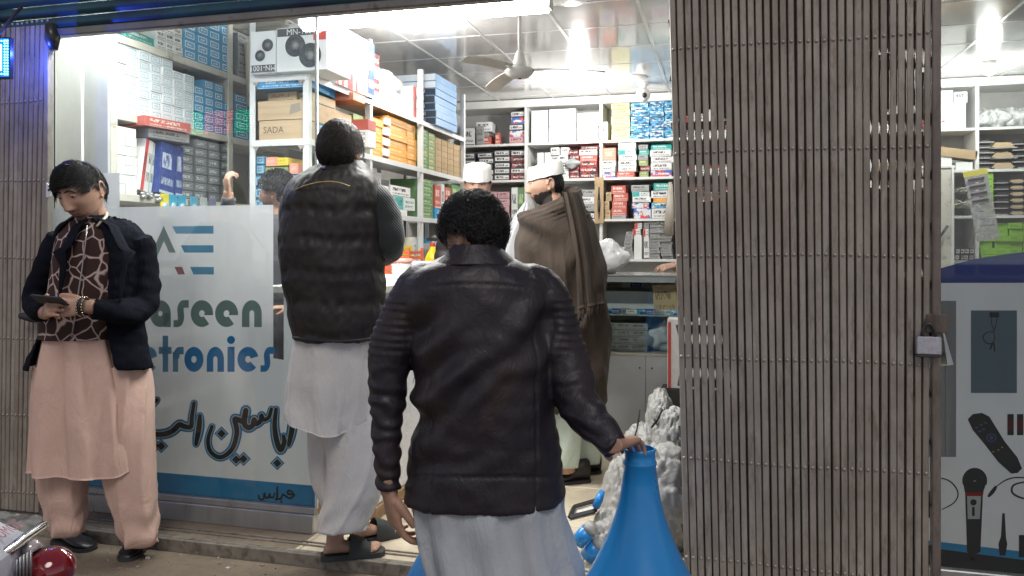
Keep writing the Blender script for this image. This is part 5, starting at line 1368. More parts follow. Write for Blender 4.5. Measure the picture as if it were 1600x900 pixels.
# ================================================================== people
def sstep(a, b, x):
    t = max(0., min(1., (x - a) / (b - a))); return t * t * (3 - 2 * t)
def gs(x, c, s): return math.exp(-((x - c) / s) ** 2)
def crom(vals, t):
    n = len(vals) - 1; f = t * n; i = min(int(f), n - 1); f -= i
    p0, p1, p2, p3 = vals[max(i-1, 0)], vals[i], vals[i+1], vals[min(i+2, n)]
    return .5 * ((2*p1) + (p2-p0)*f + (2*p0-5*p1+4*p2-p3)*f*f + (3*p1-p0-3*p2+p3)*f**3)
def spline(pts, rs, k=5):
    n = (len(pts) - 1) * k
    if not isinstance(rs, (list, tuple)): rs = [rs] * len(pts)
    pts = [Vector(p) for p in pts]
    return [crom(pts, i / n) for i in range(n + 1)], [crom(rs, i / n) for i in range(n + 1)]
def loft(b, rings, n=36, k=5, fold=None, mi=0, hem=None, th=None, thick=0.0, exp=2.3):
    """rings: (centre, half width along the view's right, half depth, turn). th(t) -> (a0, a1) makes an open front"""
    N = (len(rings) - 1) * k
    C_ = [r[0] for r in rings]; A = [r[1] for r in rings]; B = [r[2] for r in rings]; W = [r[3] if len(r) > 3 else 0.0 for r in rings]
    lay = []
    for off in ((0.0,) if thick == 0 else (0.0, -thick)):
        rows = []
        for i in range(N + 1):
            t = i / N; c = crom(C_, t); a_ = crom(A, t) + off; b_ = crom(B, t) + off; w = crom(W, t)
            a0, a1 = th(t) if th else (0, 2 * PI)
            row = []
            m = n if not th else n + 1
            for j in range(m):
                an = a0 + (a1 - a0) * j / n
                ca, sa = math.cos(an), math.sin(an)
                r_ = (abs(ca) ** exp + abs(sa) ** exp) ** (-1 / exp)
                f = 1.0 + (fold(an, t) if fold else 0.0)
                x, y = a_ * ca * r_ * f, b_ * sa * r_ * f
                x, y = x * math.cos(w) - y * math.sin(w), x * math.sin(w) + y * math.cos(w)
                p = c + RV * x + FV * y
                if hem: p = p + UP * hem(an, t)
                row.append(p)
            rows.append(row)
        lay.append(rows)
    m = len(lay[0][0]); vs = [p for rows in lay for row in rows for p in row]; fs = []
    def idx(l, i, j): return (l * (N + 1) + i) * m + j
    for l in range(len(lay)):
        for i in range(N):
            for j in range(m if not th else m - 1):
                j2 = (j + 1) % m; q = (idx(l,i,j), idx(l,i+1,j), idx(l,i+1,j2), idx(l,i,j2))
                fs.append(q if l == 0 else tuple(reversed(q)))
    if thick:
        for i in (0, N):
            for j in range(m if not th else m - 1):
                j2 = (j + 1) % m; fs.append((idx(0,i,j), idx(0,i,j2), idx(1,i,j2), idx(1,i,j)))
        if th:
            for j in (0, m - 1):
                for i in range(N): fs.append((idx(0,i,j), idx(0,i+1,j), idx(1,i+1,j), idx(1,i,j)))
    else:
        fs.append(tuple(idx(0,0,j) for j in range(m))); fs.append(tuple(idx(0,N,j) for j in reversed(range(m))))
    return b.add(vs, fs, mi, True)
def fuse(b, voxel, smooth=2, disp=None, name='fused'):
    """one continuous skin round all shapes of b"""
    me = bpy.data.meshes.new(name); me.from_pydata(b.v, [], b.f); me.update()
    bm = bmesh.new(); bm.from_mesh(me); bmesh.ops.recalc_face_normals(bm, faces=bm.faces); bm.to_mesh(me); bm.free()
    o = bpy.data.objects.new('tmp', me); COL.objects.link(o)
    m = o.modifiers.new('r', 'REMESH'); m.mode = 'VOXEL'; m.voxel_size = voxel
    if smooth:
        s_ = o.modifiers.new('s', 'SMOOTH'); s_.factor = .6; s_.iterations = smooth
    dg = bpy.context.evaluated_depsgraph_get(); ev = bpy.data.meshes.new_from_object(o.evaluated_get(dg))
    bpy.data.objects.remove(o)
    n = len(ev.vertices); co = np.empty(n * 3); ev.vertices.foreach_get('co', co); co = co.reshape(-1, 3)
    nm = np.empty(n * 3); ev.vertices.foreach_get('normal', nm); nm = nm.reshape(-1, 3)
    if disp is not None:
        d = np.array([disp(Vector(c), Vector(k_)) for c, k_ in zip(co, nm)])
        co = co + nm * d[:, None]
    r = MB(); r.v = [tuple(p) for p in co]; r.f = [tuple(p.vertices) for p in ev.polygons]; r.m = [0] * len(r.f); r.sm = [True] * len(r.f)
    bpy.data.meshes.remove(ev)
    return r
def cloth(b, name, m_, parent, voxel=.008, smooth=2, disp=None, **kw):
    return fuse(b, voxel, smooth, disp).build(name, m_, parent, **kw)
def nz(p, s, seed=0): return noise.noise(Vector((p.x * s[0] + seed, p.y * s[1] + seed * .7, p.z * s[2])))
def pix(p):
    d = p - Vector((0, 0, ZC)); f = d.dot(FV); return 800 + FPX * d.dot(RV) / f, VH - FPX * d.z / f

# ---- heads: face looks along local -Y
def face_r(d, child=0):
    """surface point for direction d"""
    x, y, z = d
    rx, ry, rz = .0745, .096, .116
    p = Vector((x * rx, y * ry, z * rz))
    low = sstep(.0, -.11, p.z)
    p.x *= 1 - .30 * low ** 1.3
    if p.y > 0: p.y *= 1 - .42 * sstep(-.015, -.10, p.z)
    if p.y < 0:
        fr = sstep(-.02, -.07, p.y)
        p.y *= 1 + .05 * sstep(.02, -.09, p.z)
        X, Z = p.x, p.z
        o = 0.0
        o += .004 * gs(Z, .034, .012) * gs(abs(X), .024, .024)                 # brow
        o -= .010 * gs(Z, .013, .013) * gs(abs(X), .032, .015)                # eye socket
        o += .0045 * gs(Z, .013, .009) * gs(abs(X), .032, .012)                # lid bulge
        nb = sstep(.032, -.028, Z) * sstep(-.046, -.030, Z)
        o += (.006 + .019 * nb) * gs(X, 0, .0085 + .005 * nb) * (sstep(.036, .02, Z)) * sstep(-.048, -.034, Z)
        o += .008 * gs(Z, -.030, .009) * gs(abs(X), .0125, .0075)              # nostrils
        o += .004 * gs(Z, -.012, .02) * gs(abs(X), .044, .016)                 # cheeks
        o -= .003 * gs(Z, -.045, .005) * gs(X, 0, .02)
        o += .0065 * gs(Z, -.0545, .0055) * gs(X, 0, .021)                     # upper lip
        o -= .0025 * gs(Z, -.0605, .0022) * gs(X, 0, .022)
        o += .0065 * gs(Z, -.067, .0055) * gs(X, 0, .018)                      # lower lip
        o -= .004 * gs(Z, -.079, .006) * gs(X, 0, .02)
        o += .008 * gs(Z, -.096, .012) * gs(X, 0, .02)                         # chin
        p.y -= o * fr
    return p
def dirs(n, m):
    out = []
    for i in range(m + 1):
        ph = .03 + (PI - .06) * i / m
        for k_ in range(n):
            an = 2 * PI * k_ / n
            out.append(Vector((math.sin(ph) * math.cos(an), math.sin(ph) * math.sin(an), math.cos(ph))))
    return out
def head_into(b, Mx, beard=None, n=96, m=84):
    D_ = dirs(n, m); loc = [face_r(d) for d in D_]
    vs = [Mx @ p for p in loc]; base = len(b.v)
    fs = []; ms = []
    for i in range(m):
        for k_ in range(n):
            k2 = (k_ + 1) % n; q = (i*n+k_, (i+1)*n+k_, (i+1)*n+k2, i*n+k2)
            c = (loc[q[0]] + loc[q[2]]) / 2
            mi = 0
            if c.y < -.04 and abs(c.x) < .023 - abs(c.z + .0605) * .8 and -.073 < c.z < -.049: mi = 1
            elif beard and beard(c): mi = 2
            fs.append(q); ms.append(mi)
    fs.append(tuple(range(n))); ms.append(0); fs.append(tuple(m*n + q for q in reversed(range(n)))); ms.append(2 if beard else 0)
    b.add(vs, fs, 0, True); b.m[-len(ms):] = ms
    # ears
    for s_ in (-1, 1):
        e = MB(); rings = []
        for i in range(13):
            a_ = math.radians(-70 + 250 * i / 12); rings.append(Vector((s_ * (.074 + .010 * math.sin(a_ * .5 + .4)), .012 + .004 + .017 * math.cos(a_), -.002 + .030 * math.sin(a_))))
        e.tube(rings, [.0035 + .0018 * math.sin(PI * i / 12) for i in range(13)], 8)
        e.ell((s_ * .073, .012, -.004), (.007, .014, .025), n=14, m=10)
        e.ell((s_ * .076, .006, -.030), (.005, .007, .008), n=10, m=6)
        b.add([Mx @ Vector(v) for v in e.v], e.f, 0, True)
def head_parts(parent, Mx, brow_mat, eyes=True, lids=.6):
    for s_ in (-1, 1):
        b = MB(); pts = [face_r(Vector((s_ * x, -1, z)).normalized()) for x, z in ((.12, .33), (.26, .38), (.42, .385), (.56, .34), (.66, .27))]
        b.tube([Mx @ (p + Vector((0, -.0012, 0))) for p in pts], [.0028, .0042, .0044, .0034, .0012], 6, flat=.6)
        b.build('eyebrow', brow_mat, parent)
        if eyes:
            c = face_r(Vector((s_ * .40, -1, .135)).normalized())
            c2 = c + Vector((0, .0068, 0))
            b = MB(); b.ell((0, 0, 0), (.0105, .0100, .0088), n=16, m=10); b.v = [tuple(Mx @ (c2 + Vector(v))) for v in b.v]
            b.build('eye', EYEW, parent)
            b = MB(); b.ell((0, -.0068 - .0026, -.001), (.0044, .0015, .0044), n=12, m=6); b.v = [tuple(Mx @ (c2 + Vector(v))) for v in b.v]
            b.build('iris', mat('dark_iris', (.02, .012, .008), .15), parent)
            # upper lid with lashes
            for zz, mm, nm_ in ((.0052, SKIN, 'eyelid'), (-.0005 if lids > .7 else .0018, brow_mat, 'eyelashes')):
                b = MB(); pp = [c2 + Vector((q * .0115, -.0098 * math.sqrt(max(0, 1 - (q * .9) ** 2)) - .0012, zz - .0035 * q * q)) for q in (-1, -.6, -.2, .2, .6, 1)]
                b.tube([Mx @ p for p in pp], [.0014, .0034, .0042, .0042, .0034, .0014] if nm_ == 'eyelid' else [.0005, .0009, .0011, .0011, .0009, .0005], 6); b.build(nm_, mm, parent)
def hair_on(parent, Mx, mt, region, n_str, length, flow, curl=.3, lift=.010, seed=1, thick=1.06, w=.0022, base_amp=.05):
    rr = random.Random(seed); n, m = 64, 48; D_ = dirs(n, m); b = MB(); vs = []; keep = {}
    for i, d in enumerate(D_):
        p = face_r(d); a = 1 + (thick - 1) * (.35 + .65 * sstep(-.07, .03, p.z)) + base_amp * (.3 + .6 * sstep(-.05, .03, p.z)) * noise.noise(d * 3.6 + Vector((seed, 0, 0)))
        keep[i] = region(p); vs.append(Mx @ (p * (a if keep[i] else .985)))
    fs = []
    for i in range(m):
        for k_ in range(n):
            k2 = (k_ + 1) % n; q = (i*n+k_, (i+1)*n+k_, (i+1)*n+k2, i*n+k2)
            if sum(keep[x] for x in q) >= 2: fs.append(q)
    fs.append(tuple(range(n)))
    b.add(vs, fs, 0, True)
    cnt = 0
    while cnt < n_str:
        d = Vector((rr.gauss(0, 1), rr.gauss(0, 1), rr.gauss(.3, 1)))
        if d.length < .1: continue
        d.normalize(); p = face_r(d)
        if not region(p): continue
        cnt += 1
        nr = Vector((d.x / .075, d.y / .096, d.z / .116)).normalized()
        fl = flow(p); fl = (fl - nr * fl.dot(nr)); fl = fl.normalized() if fl.length > .01 else Vector((1, 0, 0))
        side = nr.cross(fl); L = length * rr.uniform(.6, 1.15) * (.45 + .55 * sstep(-.06, .05, p.z)); ph = rr.uniform(0, 6.28); cr = curl * rr.uniform(.4, 1.3)
        pts = []; tk = 1 + (thick - 1) * (.35 + .65 * sstep(-.07, .03, p.z)); p = p * (tk - .015)
        for s_ in range(6):
            t = s_ / 5
            off = nr * (lift * math.sin(t * 2.6) * rr.uniform(.8, 1.1)) + side * (cr * length * .5 * math.sin(t * 4 + ph)) + fl * (L * t)
            qd = (p + off)
            # hug the skull
            r0 = face_r(qd.normalized() if qd.length > 0 else d).length * (tk + .005)
            dirn = qd.normalized(); rad = max(qd.length * (1 - .5 * t) + r0 * .5 * t, r0) + lift * .7 * math.sin(t * PI) * rr.uniform(.2, 1)
            pts.append(dirn * rad)
        b.tube([Mx @ q for q in pts], [w * (1 - .8 * (s_ / 5) ** 2) for s_ in range(6)], 3, cap=False)
    return b.build('hair', mt, parent)
def HM(u, v, D, yaw, pitch=0, roll=0, sc=1.0):
    m = Matrix.Rotation(YAW, 4, 'Z') @ Matrix.Rotation(math.radians(yaw), 4, 'Z') @ Matrix.Rotation(math.radians(pitch), 4, 'X') @ Matrix.Rotation(math.radians(roll), 4, 'Y') @ Matrix.Scale(sc, 4)
    m.translation = P(u, v, D); return m
# ---- hands: wrist at origin, fingers along +X, back of hand +Z, thumb towards +Y (mirror flips)
def hand_into(b, wrist, fwd, up, curls=(.3, .35, .4, .45), thumb=(.55, .8, -.25), mirror=False, sc=1.0, spread=.06, tcurl=.3, fore=.06):
    fwd = Vector(fwd).normalized(); up = Vector(up); up = (up - fwd * up.dot(fwd)).normalized(); lat = up.cross(fwd) * (-1 if mirror else 1)
    wrist = Vector(wrist)
    T = lambda p: wrist + (fwd * p[0] + lat * p[1] + up * p[2]) * sc
    h = MB()
    prof = [(-fore, .026, .021), (-.01, .025, .019), (.02, .032, .017), (.055, .040, .0155), (.082, .040, .0135), (.094, .034, .010)]
    n = 20; vs = []
    for (x, ry, rz) in prof:
        for k_ in range(n):
            an = 2 * PI * k_ / n; vs.append((x, ry * math.cos(an), rz * math.sin(an) * (1 if math.sin(an) > 0 else .9)))
    fs = []
    for i in range(len(prof) - 1):
        for k_ in range(n): fs.append((i*n+k_, i*n+(k_+1) % n, (i+1)*n+(k_+1) % n, (i+1)*n+k_))
    fs += [tuple(range(n - 1, -1, -1)), tuple((len(prof)-1)*n + q for q in range(n))]
    h.add([T(v) for v in vs], fs)
    for f, (y, L, r_) in enumerate(((.029, .070, .0088), (.0098, .079, .0092), (-.0095, .073, .0088), (-.0275, .056, .0078))):
        a = -.05; p = Vector((.078, y, .001)); yaw_ = spread * (1.5 - f) ; pts = [p.copy()]; rs = [r_ * 1.05]
        cu = curls[f]
        for s_, (fr, cc) in enumerate(((.45, .9), (.30, 1.2), (.25, .9))):
            a += cu * cc
            step = Vector((math.cos(a) * math.cos(yaw_), math.sin(yaw_) * math.cos(a), -math.sin(a)))
            for h_ in range(2):
                p = p + step * (L * fr * .5 + (.008 if s_ == 0 and h_ == 0 else 0)); pts.append(p.copy()); rs.append(r_ * (1 - .10 * (s_ + h_ * .5)))
        h.tube([T(q) for q in pts], [q * sc for q in rs], 10); h.ell(T(pts[-1]), rs[-1] * sc, n=10, m=6)
    td = Vector(thumb).normalized(); p = Vector((.018, .026, -.004)); pts = [p.copy()]; rs = [.0135]
    for s_ in range(3):
        p = p + td * (.026, .028, .022)[s_]; pts.append(p.copy()); rs.append((.0125, .0108, .0092)[s_]); td = (td + Vector((tcurl, -.15, -.1))).normalized()
    h.tube([T(q) for q in pts], [q * sc for q in rs], 10); h.ell(T(pts[-1]), rs[-1] * sc, n=10, m=6)
    r = fuse(h, .0028 * sc, 2)
    b.add(r.v, r.f, 0, True)
def shoe(parent, heel, d, L=.275, W=.047, H=.062, mt=None, name='shoe', ankle=.085, sole=True):
    d = Vector(d); d.z = 0; d.normalize(); s = Vector((-d.y, d.x, 0)); heel = Vector(heel)
    prof = [(0, .6, ankle*.9), (.06, .82, ankle), (.2, .80, ankle * .98), (.34, .76, ankle*.8), (.5, .86, H * .86), (.7, 1.0, H * .72), (.86, .92, H * .6), (.96, .62, H * .46), (1.0, .25, H * .3)]
    b = MB(); n = 20; vs = []
    for (x, w_, h_) in prof:
        for k_ in range(n):
            an = 2 * PI * k_ / n; ca, sa = math.cos(an), math.sin(an)
            z = .012 + (h_ - .012) * (.5 + .5 * sa) ** .8
            vs.append(heel + d * (x * L) + s * (W * w_ * ca * (1 - .35 * max(0, sa) ** 2)) + UP * z)
    fs = []
    for i in range(len(prof) - 1):
        for k_ in range(n): fs.append((i*n+k_, i*n+(k_+1) % n, (i+1)*n+(k_+1) % n, (i+1)*n+k_))
    fs += [tuple(range(n - 1, -1, -1)), tuple((len(prof)-1)*n + q for q in range(n))]
    b.add(vs, fs, 0, True)
    o = b.build(name, mt, parent)
    if sole:
        b = MB(); out = [(-.015, .3), (.0, .62), (.08, .86), (.35, .8), (.55, .92), (.75, 1.06), (.9, .95), (.99, .6), (1.02, .2)]
        pts = [heel + d*(x*L) + s*(W*w_) for x, w_ in out] + [heel + d*(x*L) - s*(W*w_) for x, w_ in reversed(out)]
        m_ = len(pts); b.add([p for p in pts] + [p + UP * .016 for p in pts], [tuple(range(m_ - 1, -1, -1)), tuple(range(m_, 2*m_))] + [(q, (q+1) % m_, m_ + (q+1) % m_, m_ + q) for q in range(m_)])
        b.build('sole', mat('rubber_sole', (.03, .03, .03), .7), o)
    return o
def finish_body(body, parent, mats, Mx, beard, tubes, vox=.0034):
    for pts, r_ in tubes:
        sp_, sr = spline([P(*q) for q in pts], r_, 5) if len(pts) > 2 else ([P(*q) for q in pts], [r_] * 2 if not isinstance(r_, (list, tuple)) else r_)
        body.tube(sp_, sr, 14)
    r = fuse(body, vox, 1)
    inv = Mx.inverted(); lo = inv @ Vector((0, 0, 0))
    for i, f in enumerate(r.f):
        c = inv @ Vector(r.v[f[0]])
        if c.length < .2:
            if c.y < -.04 and abs(c.x) < .024 - abs(c.z + .0605) * .8 and -.073 < c.z < -.049: r.m[i] = 1
            elif beard and c.z > -.13 and abs(c.x) < .071 and beard(c + Vector((0, 0, .011 * noise.noise(c * 90) + .006 * noise.noise(c * 300)))): r.m[i] = 2
    return r.build('body', mats, parent)
def person(label, base, rz=0): return thing('person', label, 'person', base)
def fabric(name, color, weave=900, bump=.25, rough=.85, var=.08, sheen=.2, dirt=None, bd=.0006, stretch=(1, 1, 1), folds=True):
    if name in _mc: return _mc[name]
    t = NT(name); v = t.tc(); a = t.noise(v, 7, 5); f = t.noise(t.map(v, (1, 1, .45)), 11, 5, .6, 1.1)
    col = t.ramp(a, [(.3, tuple(c * (1 - var) for c in color)), (.7, tuple(min(1, c * (1 + var)) for c in color))])
    sp = t.noise(v, 130, 3, .7); col = t.mix(t.ramp(sp, [(.5, 0.0), (.8, .28)]), col, tuple(c * .55 for c in color) + (1,))
    nm = t.bump(t.noise(t.map(v, stretch), weave * .4, 2), bump, bd)
    if folds: nm = t.bump(f, .55, .022, nm)
    _mc[name] = t.fin(col, rough, nm, **{'Sheen Weight': sheen}); return _mc[name]

# ---------------------------------------------------------------- 1: man in pink with phone (left)
D1 = 3.40
p1 = person('man in black blazer and pink kurta looking down at his phone', (onZ(150, 862, 0.0).x, onZ(150, 862, 0).y, 0))
PINK = fabric('pink_cotton', (.66, .45, .365), var=.06, sheen=.05)
VELV = fabric('black_velvet', (.006, .007, .012), sheen=.0, rough=.95, var=.3, bump=.5, bd=.0004)
VELV.node_tree.nodes['Principled BSDF'].inputs['Specular IOR Level'].default_value = .12
def giraffe():
    t = NT('giraffe_print'); v0 = t.tc(); nz_ = t.n('ShaderNodeTexNoise'); nz_.inputs['Scale'].default_value = 9; t.t.links.new(v0, nz_.inputs['Vector']); v = t.map(t.mix(.06, v0, nz_.outputs['Color']), (1, .8, .78))
    vo = t.n('ShaderNodeTexVoronoi', feature='DISTANCE_TO_EDGE'); vo.inputs['Scale'].default_value = 19; t.t.links.new(v, vo.inputs[0]); vo.inputs['Randomness'].default_value = .85
    col = t.mix(t.ramp(vo.outputs['Distance'], [(.022, 1.0), (.06, 0.0)]), (.035, .012, .009, 1), (.52, .40, .36, 1))
    return t.fin(col, .8, t.bump(t.noise(t.tc(), 300, 2), .2, .001))
R1 = lambda v, u, a, b_, d=0.0, tw=0.0: (P(u, v, D1 + d), px(a, D1), b_, tw)
def fold1(seed, n1=7, n2=13, a0=.012, a1=.055, pw=1.4):
    def f(an, t):
        k_ = a0 + (a1 - a0) * t ** pw
        w1 = math.sin(n1 * an + seed + 1.2 * math.sin(t * 2.1 + seed) + .8 * math.sin(2 * an)); w2 = math.sin(n2 * an + 2.3 * seed + 1.5 * t + 1.3 * math.sin(3 * an + seed))
        am = .45 + .55 * noise.noise(Vector((math.cos(an) * 1.7 + seed, math.sin(an) * 1.7, t * 1.2)))
        return k_ * (.9 * (abs(w1) ** .6 * (1 if w1 > 0 else -1) * .5 - .3) * (am + .5) + .65 * (1 - abs(w2)) ** 1.5 * am) + .5 * k_ * noise.noise(Vector((math.cos(an) * 2, math.sin(an) * 2, t * 3 + seed)))
    return f
b = MB(); loft(b, [R1(505, 128, 52, .12), R1(540, 130, 60, .13), R1(600, 133, 72, .14), R1(670, 133, 79, .15), R1(732, 133, 82, .155)], n=160, k=9, fold=fold1(1.0, 9, 7, .07, .20, .7),
              hem=lambda an, t: -.02 * t * max(0, math.cos(an)) + .05 * t ** 6 * gs(an, 6.0, .25), thick=.004)
b.build('kurta', PINK, p1)
for (pts, rs) in (([(108, 570), (103, 650), (98, 740), (106, 834)], [42, 42, 37, 24]), ([(180, 570), (189, 650), (203, 745), (220, 850)], [44, 45, 39, 25])):
    b = MB(); loft(b, [(P(u, v, D1 + .02 - .0 * i), px(r_, D1), px(r_, D1) * .9, 0) for i, ((u, v), r_) in enumerate(zip(pts, rs))], n=110, k=16,
                   fold=lambda an, t: .05 * math.sin(2 * an + 4 * t) + .13 * (1 - abs(math.sin(3 * an + 2.2 * t + math.sin(an * 2 + t * 5)))) ** 2 + .10 * sstep(.70, .95, t) * math.sin(t * 42 + 2.4 * an + 1.5 * math.sin(3 * an)) - .06 * sstep(.93, 1, t))
    b.build('trouser_leg', PINK, p1)
BLK = mat('black_leather_shoe', (.012, .012, .013), .35, bump=.2)
s1 = onZ(88, 846, 0.0); shoe(p1, s1, RV * .9 - FV * .45, .25, mt=BLK)
s1 = onZ(222, 852, 0.0); shoe(p1, s1 + FV * .08, -FV + RV * .05, .27, mt=BLK)
b = MB(); loft(b, [R1(340, 146, 24, .07, -.02), R1(352, 148, 40, .09), R1(375, 147, 55, .115), R1(420, 145, 60, .125), R1(470, 138, 61, .13), R1(505, 130, 60, .135), R1(527, 128, 60, .14)], n=60, k=6,
              fold=lambda an, t: .012 * math.sin(4 * an + t * 5) + .008 * math.sin(t * 20 + an * 3))
b.build('print_jacket', giraffe(), p1)
b = MB(); zp1 = [P(*q, D1 - .137 - .0) for q in ((136, 352), (134, 380), (129, 420), (124, 455), (118, 500), (114, 526))]
b.tube([p - FV * (.0 + .002 * i) for i, p in enumerate(zp1)], .0028, 6); b.build('zip', ALU, p1)
# blazer: open front shell + sleeves
def th1(t):
    vv = 338 + (574 - 338) * t
    lo = np.interp(vv, [338, 352, 375, 420, 470, 520, 574], [138, 128, 110, 96, 86, 72, 66]); hi = np.interp(vv, [338, 352, 375, 420, 470, 520, 574], [150, 160, 176, 186, 188, 188, 204])
    uc = np.interp(vv, [338, 352, 375, 420, 470, 520, 574], [147, 154, 158, 157, 152, 145, 138]); a_ = np.interp(vv, [338, 352, 375, 420, 470, 520, 574], [30, 58, 68, 68, 70, 80, 97])
    cl_ = max(-.97, min(.97, (lo - uc) / a_)); ch_ = max(-.97, min(.97, (hi - uc) / a_))
    a1 = 2 * PI - math.acos(ch_); a0 = 2 * PI - math.acos(cl_)
    return (a1, a0 + 2 * PI)
b = MB()
loft(b, [R1(338, 147, 30, .082, 0), R1(352, 154, 58, .105), R1(375, 158, 68, .125), R1(420, 157, 68, .140), R1(470, 152, 70, .15), R1(520, 145, 80, .155), R1(574, 138, 97, .165)], n=64, k=6, th=th1, thick=.012, exp=2.0)
for pts, rs in (([(100, 372, D1), (74, 420, D1 + .02), (56, 468, D1 + .02), (62, 484, D1 - .10), (74, 484, D1 - .17)], [.066, .060, .056, .048, .043]),
                ([(212, 372, D1), (224, 425, D1 + .02), (222, 480, D1 - .02), (190, 486, D1 - .14), (146, 482, D1 - .20)], [.068, .064, .060, .052, .044])):
    sp_, sr = spline([P(*q) for q in pts], rs, 6); b.tube(sp_, sr, 18)
def dz1(p, n):
    return .010 * nz(p, (9, 9, 14), 3) + .006 * nz(p, (22, 22, 30), 9)
cloth(b, 'blazer', VELV, p1, .0075, 2, dz1)
for pts in ([(152, 338, .085), (172, 352, .118), (188, 386, .150), (196, 392, .156), (190, 410, .164), (186, 470, .176)], [(142, 338, .085), (124, 352, .118), (108, 384, .148), (98, 392, .150), (102, 412, .160), (92, 470, .174)]):
    rows = []
    for k_, (u, v, dd) in enumerate(pts):
        ou = (7, 12, 13, 16, 9, 2)[k_] * (1 if u > 148 else -1)
        rows += [P(u - ou * .25, v, D1 - dd - .006), P(u + ou * .5, v + 3, D1 - dd - .012 + abs(ou) * .0008), P(u + ou, v + 2, D1 - dd + .002 + abs(ou) * .0014)]
    n_ = len(rows); b = MB(); b.add(rows + [q + FV * .006 for q in rows], [f for i in range(5) for j in range(2) for f in ((i*3+j, (i+1)*3+j, (i+1)*3+j+1, i*3+j+1), (n_+i*3+j+1, n_+(i+1)*3+j+1, n_+(i+1)*3+j, n_+i*3+j))], 0, True)
    b.build('lapel', VELV, p1)
# head, neck, hands
MX1 = HM(128, 300, D1 - .07, -10, 27, -6, 1.06)
body = MB()
beard1 = lambda c: c.y < .0 and ((c.z < -.078 + .25 * max(0, -.03 - c.y)) or (-.0525 < c.z < -.043 and abs(c.x) < .030 and c.y < -.05))
head_into(body, MX1, beard1)
body.tube([P(140, 318, D1 - .02), P(146, 338, D1), P(150, 360, D1 + .01)], [.052, .054, .06], 18)
hand_into(body, P(134, 479, D1 - .215), (-RV * .95 - UP * .02 - FV * .22), (UP * .35 - FV), curls=(.5, .55, .6, .7), thumb=(.8, .45, .1), mirror=True, sc=1.05, fore=.03)
hand_into(body, P(72, 488, D1 - .20), (RV * .55 + UP * .25 - FV * .75), (-RV * .7 - FV * .5 + UP * .1), curls=(.75, .8, .85, .9), thumb=(.8, .5, .3), mirror=False, sc=1.0, fore=.03)
STUB = mat('stubble', (.24, .145, .11), .7, var=.25, vs=60, bump=.2, bs=500)
finish_body(body, p1, [SKIN, LIPS, STUB], MX1, beard1, [([(142, 345, D1), (150, 400, D1 + .01), (150, 520, D1 + .01), (145, 640, D1 + .01)], [.07, .11, .10, .09]), ([(104, 372, D1), (74, 420, D1 + .02), (58, 468, D1 + .02), (62, 486, D1 - .10), (73, 488, D1 - .20)], [.05, .04, .036, .03, .026]), ([(208, 372, D1), (222, 425, D1 + .02), (220, 480, D1 - .02), (190, 486, D1 - .14), (136, 480, D1 - .21)], [.036, .04, .036, .03, .026]), ([(128, 620, D1), (102, 735, D1), (104, 836, D1)], [.07, .05, .028]), ([(168, 620, D1), (202, 735, D1), (221, 843, D1)], [.07, .05, .028])])
head_parts(p1, MX1, HAIR, True, .9)
def reg1(p):
    if abs(p.x) > .05 and p.z < .03 and -.03 < p.y < .04: return False
    return (p.z > .062 - .3 * max(0, abs(p.x) - .02)) if p.y < -.045 else ((p.z > .012 if p.y < -.015 else p.z > -.055) if abs(p.x) > .03 else p.z > -.05)
hair_on(p1, MX1, HAIR, reg1, 4200, .050, lambda p: Vector((-.8 if p.y < .03 else -.1, -.9 if p.y < .05 else .3, -.3 if p.y < .0 else -.9)), .08, .006, 5, 1.06, .0011, .05)
hair_on(p1, MX1, HAIR, lambda p: p.z > .055 and p.y < -.02 and p.x < .03, 900, .034, lambda p: Vector((-1.0, -.5, -.1)), .1, .012, 9, 1.08, .0011, .05)
b = MB(); sp_, sr = spline([P(*q) for q in ((151, 354, D1 - .098), (158, 347, D1 - .088), (165, 340, D1 - .055), (167, 333, D1 - .0))], [.004, .007, .007, .005]); b.tube(sp_, sr, 8, flat=1.3); b.build('shirt_collar', fabric('cream_shirt', (.6, .52, .42)), p1)
b = MB(); phc = P(78, 469, D1 - .285); rph = Matrix.Rotation(YAW, 3, 'Z') @ Matrix.Rotation(math.radians(-28), 3, 'X') @ Matrix.Rotation(math.radians(6), 3, 'Y')
b.box(phc.x - .062, phc.x + .062, phc.y - .035, phc.y + .035, phc.z - .0045, phc.z + .0045, rot=rph, ctr=phc, ch=.002)
ph = thing('phone', 'dark smartphone held in both hands by the man in pink', 'phone', tuple(phc)); b.build('case', BLACKP, ph)
b = MB(); c = phc + rph @ Vector((0, 0, .0052)); b.box(c.x - .058, c.x + .058, c.y - .032, c.y + .032, c.z - .0004, c.z + .0004, rot=rph, ctr=c); b.build('screen', mat('phone_screen', (.02, .025, .03), .08), ph)
wc = P(130, 479, D1 - .222); b = MB(); ring = [wc + (UP * math.cos(a) * .034 + FV * math.sin(a) * .030 - UP * 0) for a in [2 * PI * i / 20 for i in range(21)]]
b.tube(ring, .0045, 6, ref=RV); b.tube([q + RV * .010 for q in ring], .0045, 6, ref=RV); b.tube([q - RV * .010 for q in ring], .0045, 6, ref=RV); b.build('bracelet_strap', BLACKP, p1)
b = MB()
for i in range(20):
    for dx in (-.010, .010): b.ell(ring[i] * 1.0 + RV * dx + (ring[i] - wc).normalized() * .004, .0035, n=6, m=4)
b.build('bracelet_stud', mat('gold_stud', (.65, .5, .35), .25, .9), p1, kind='stuff')

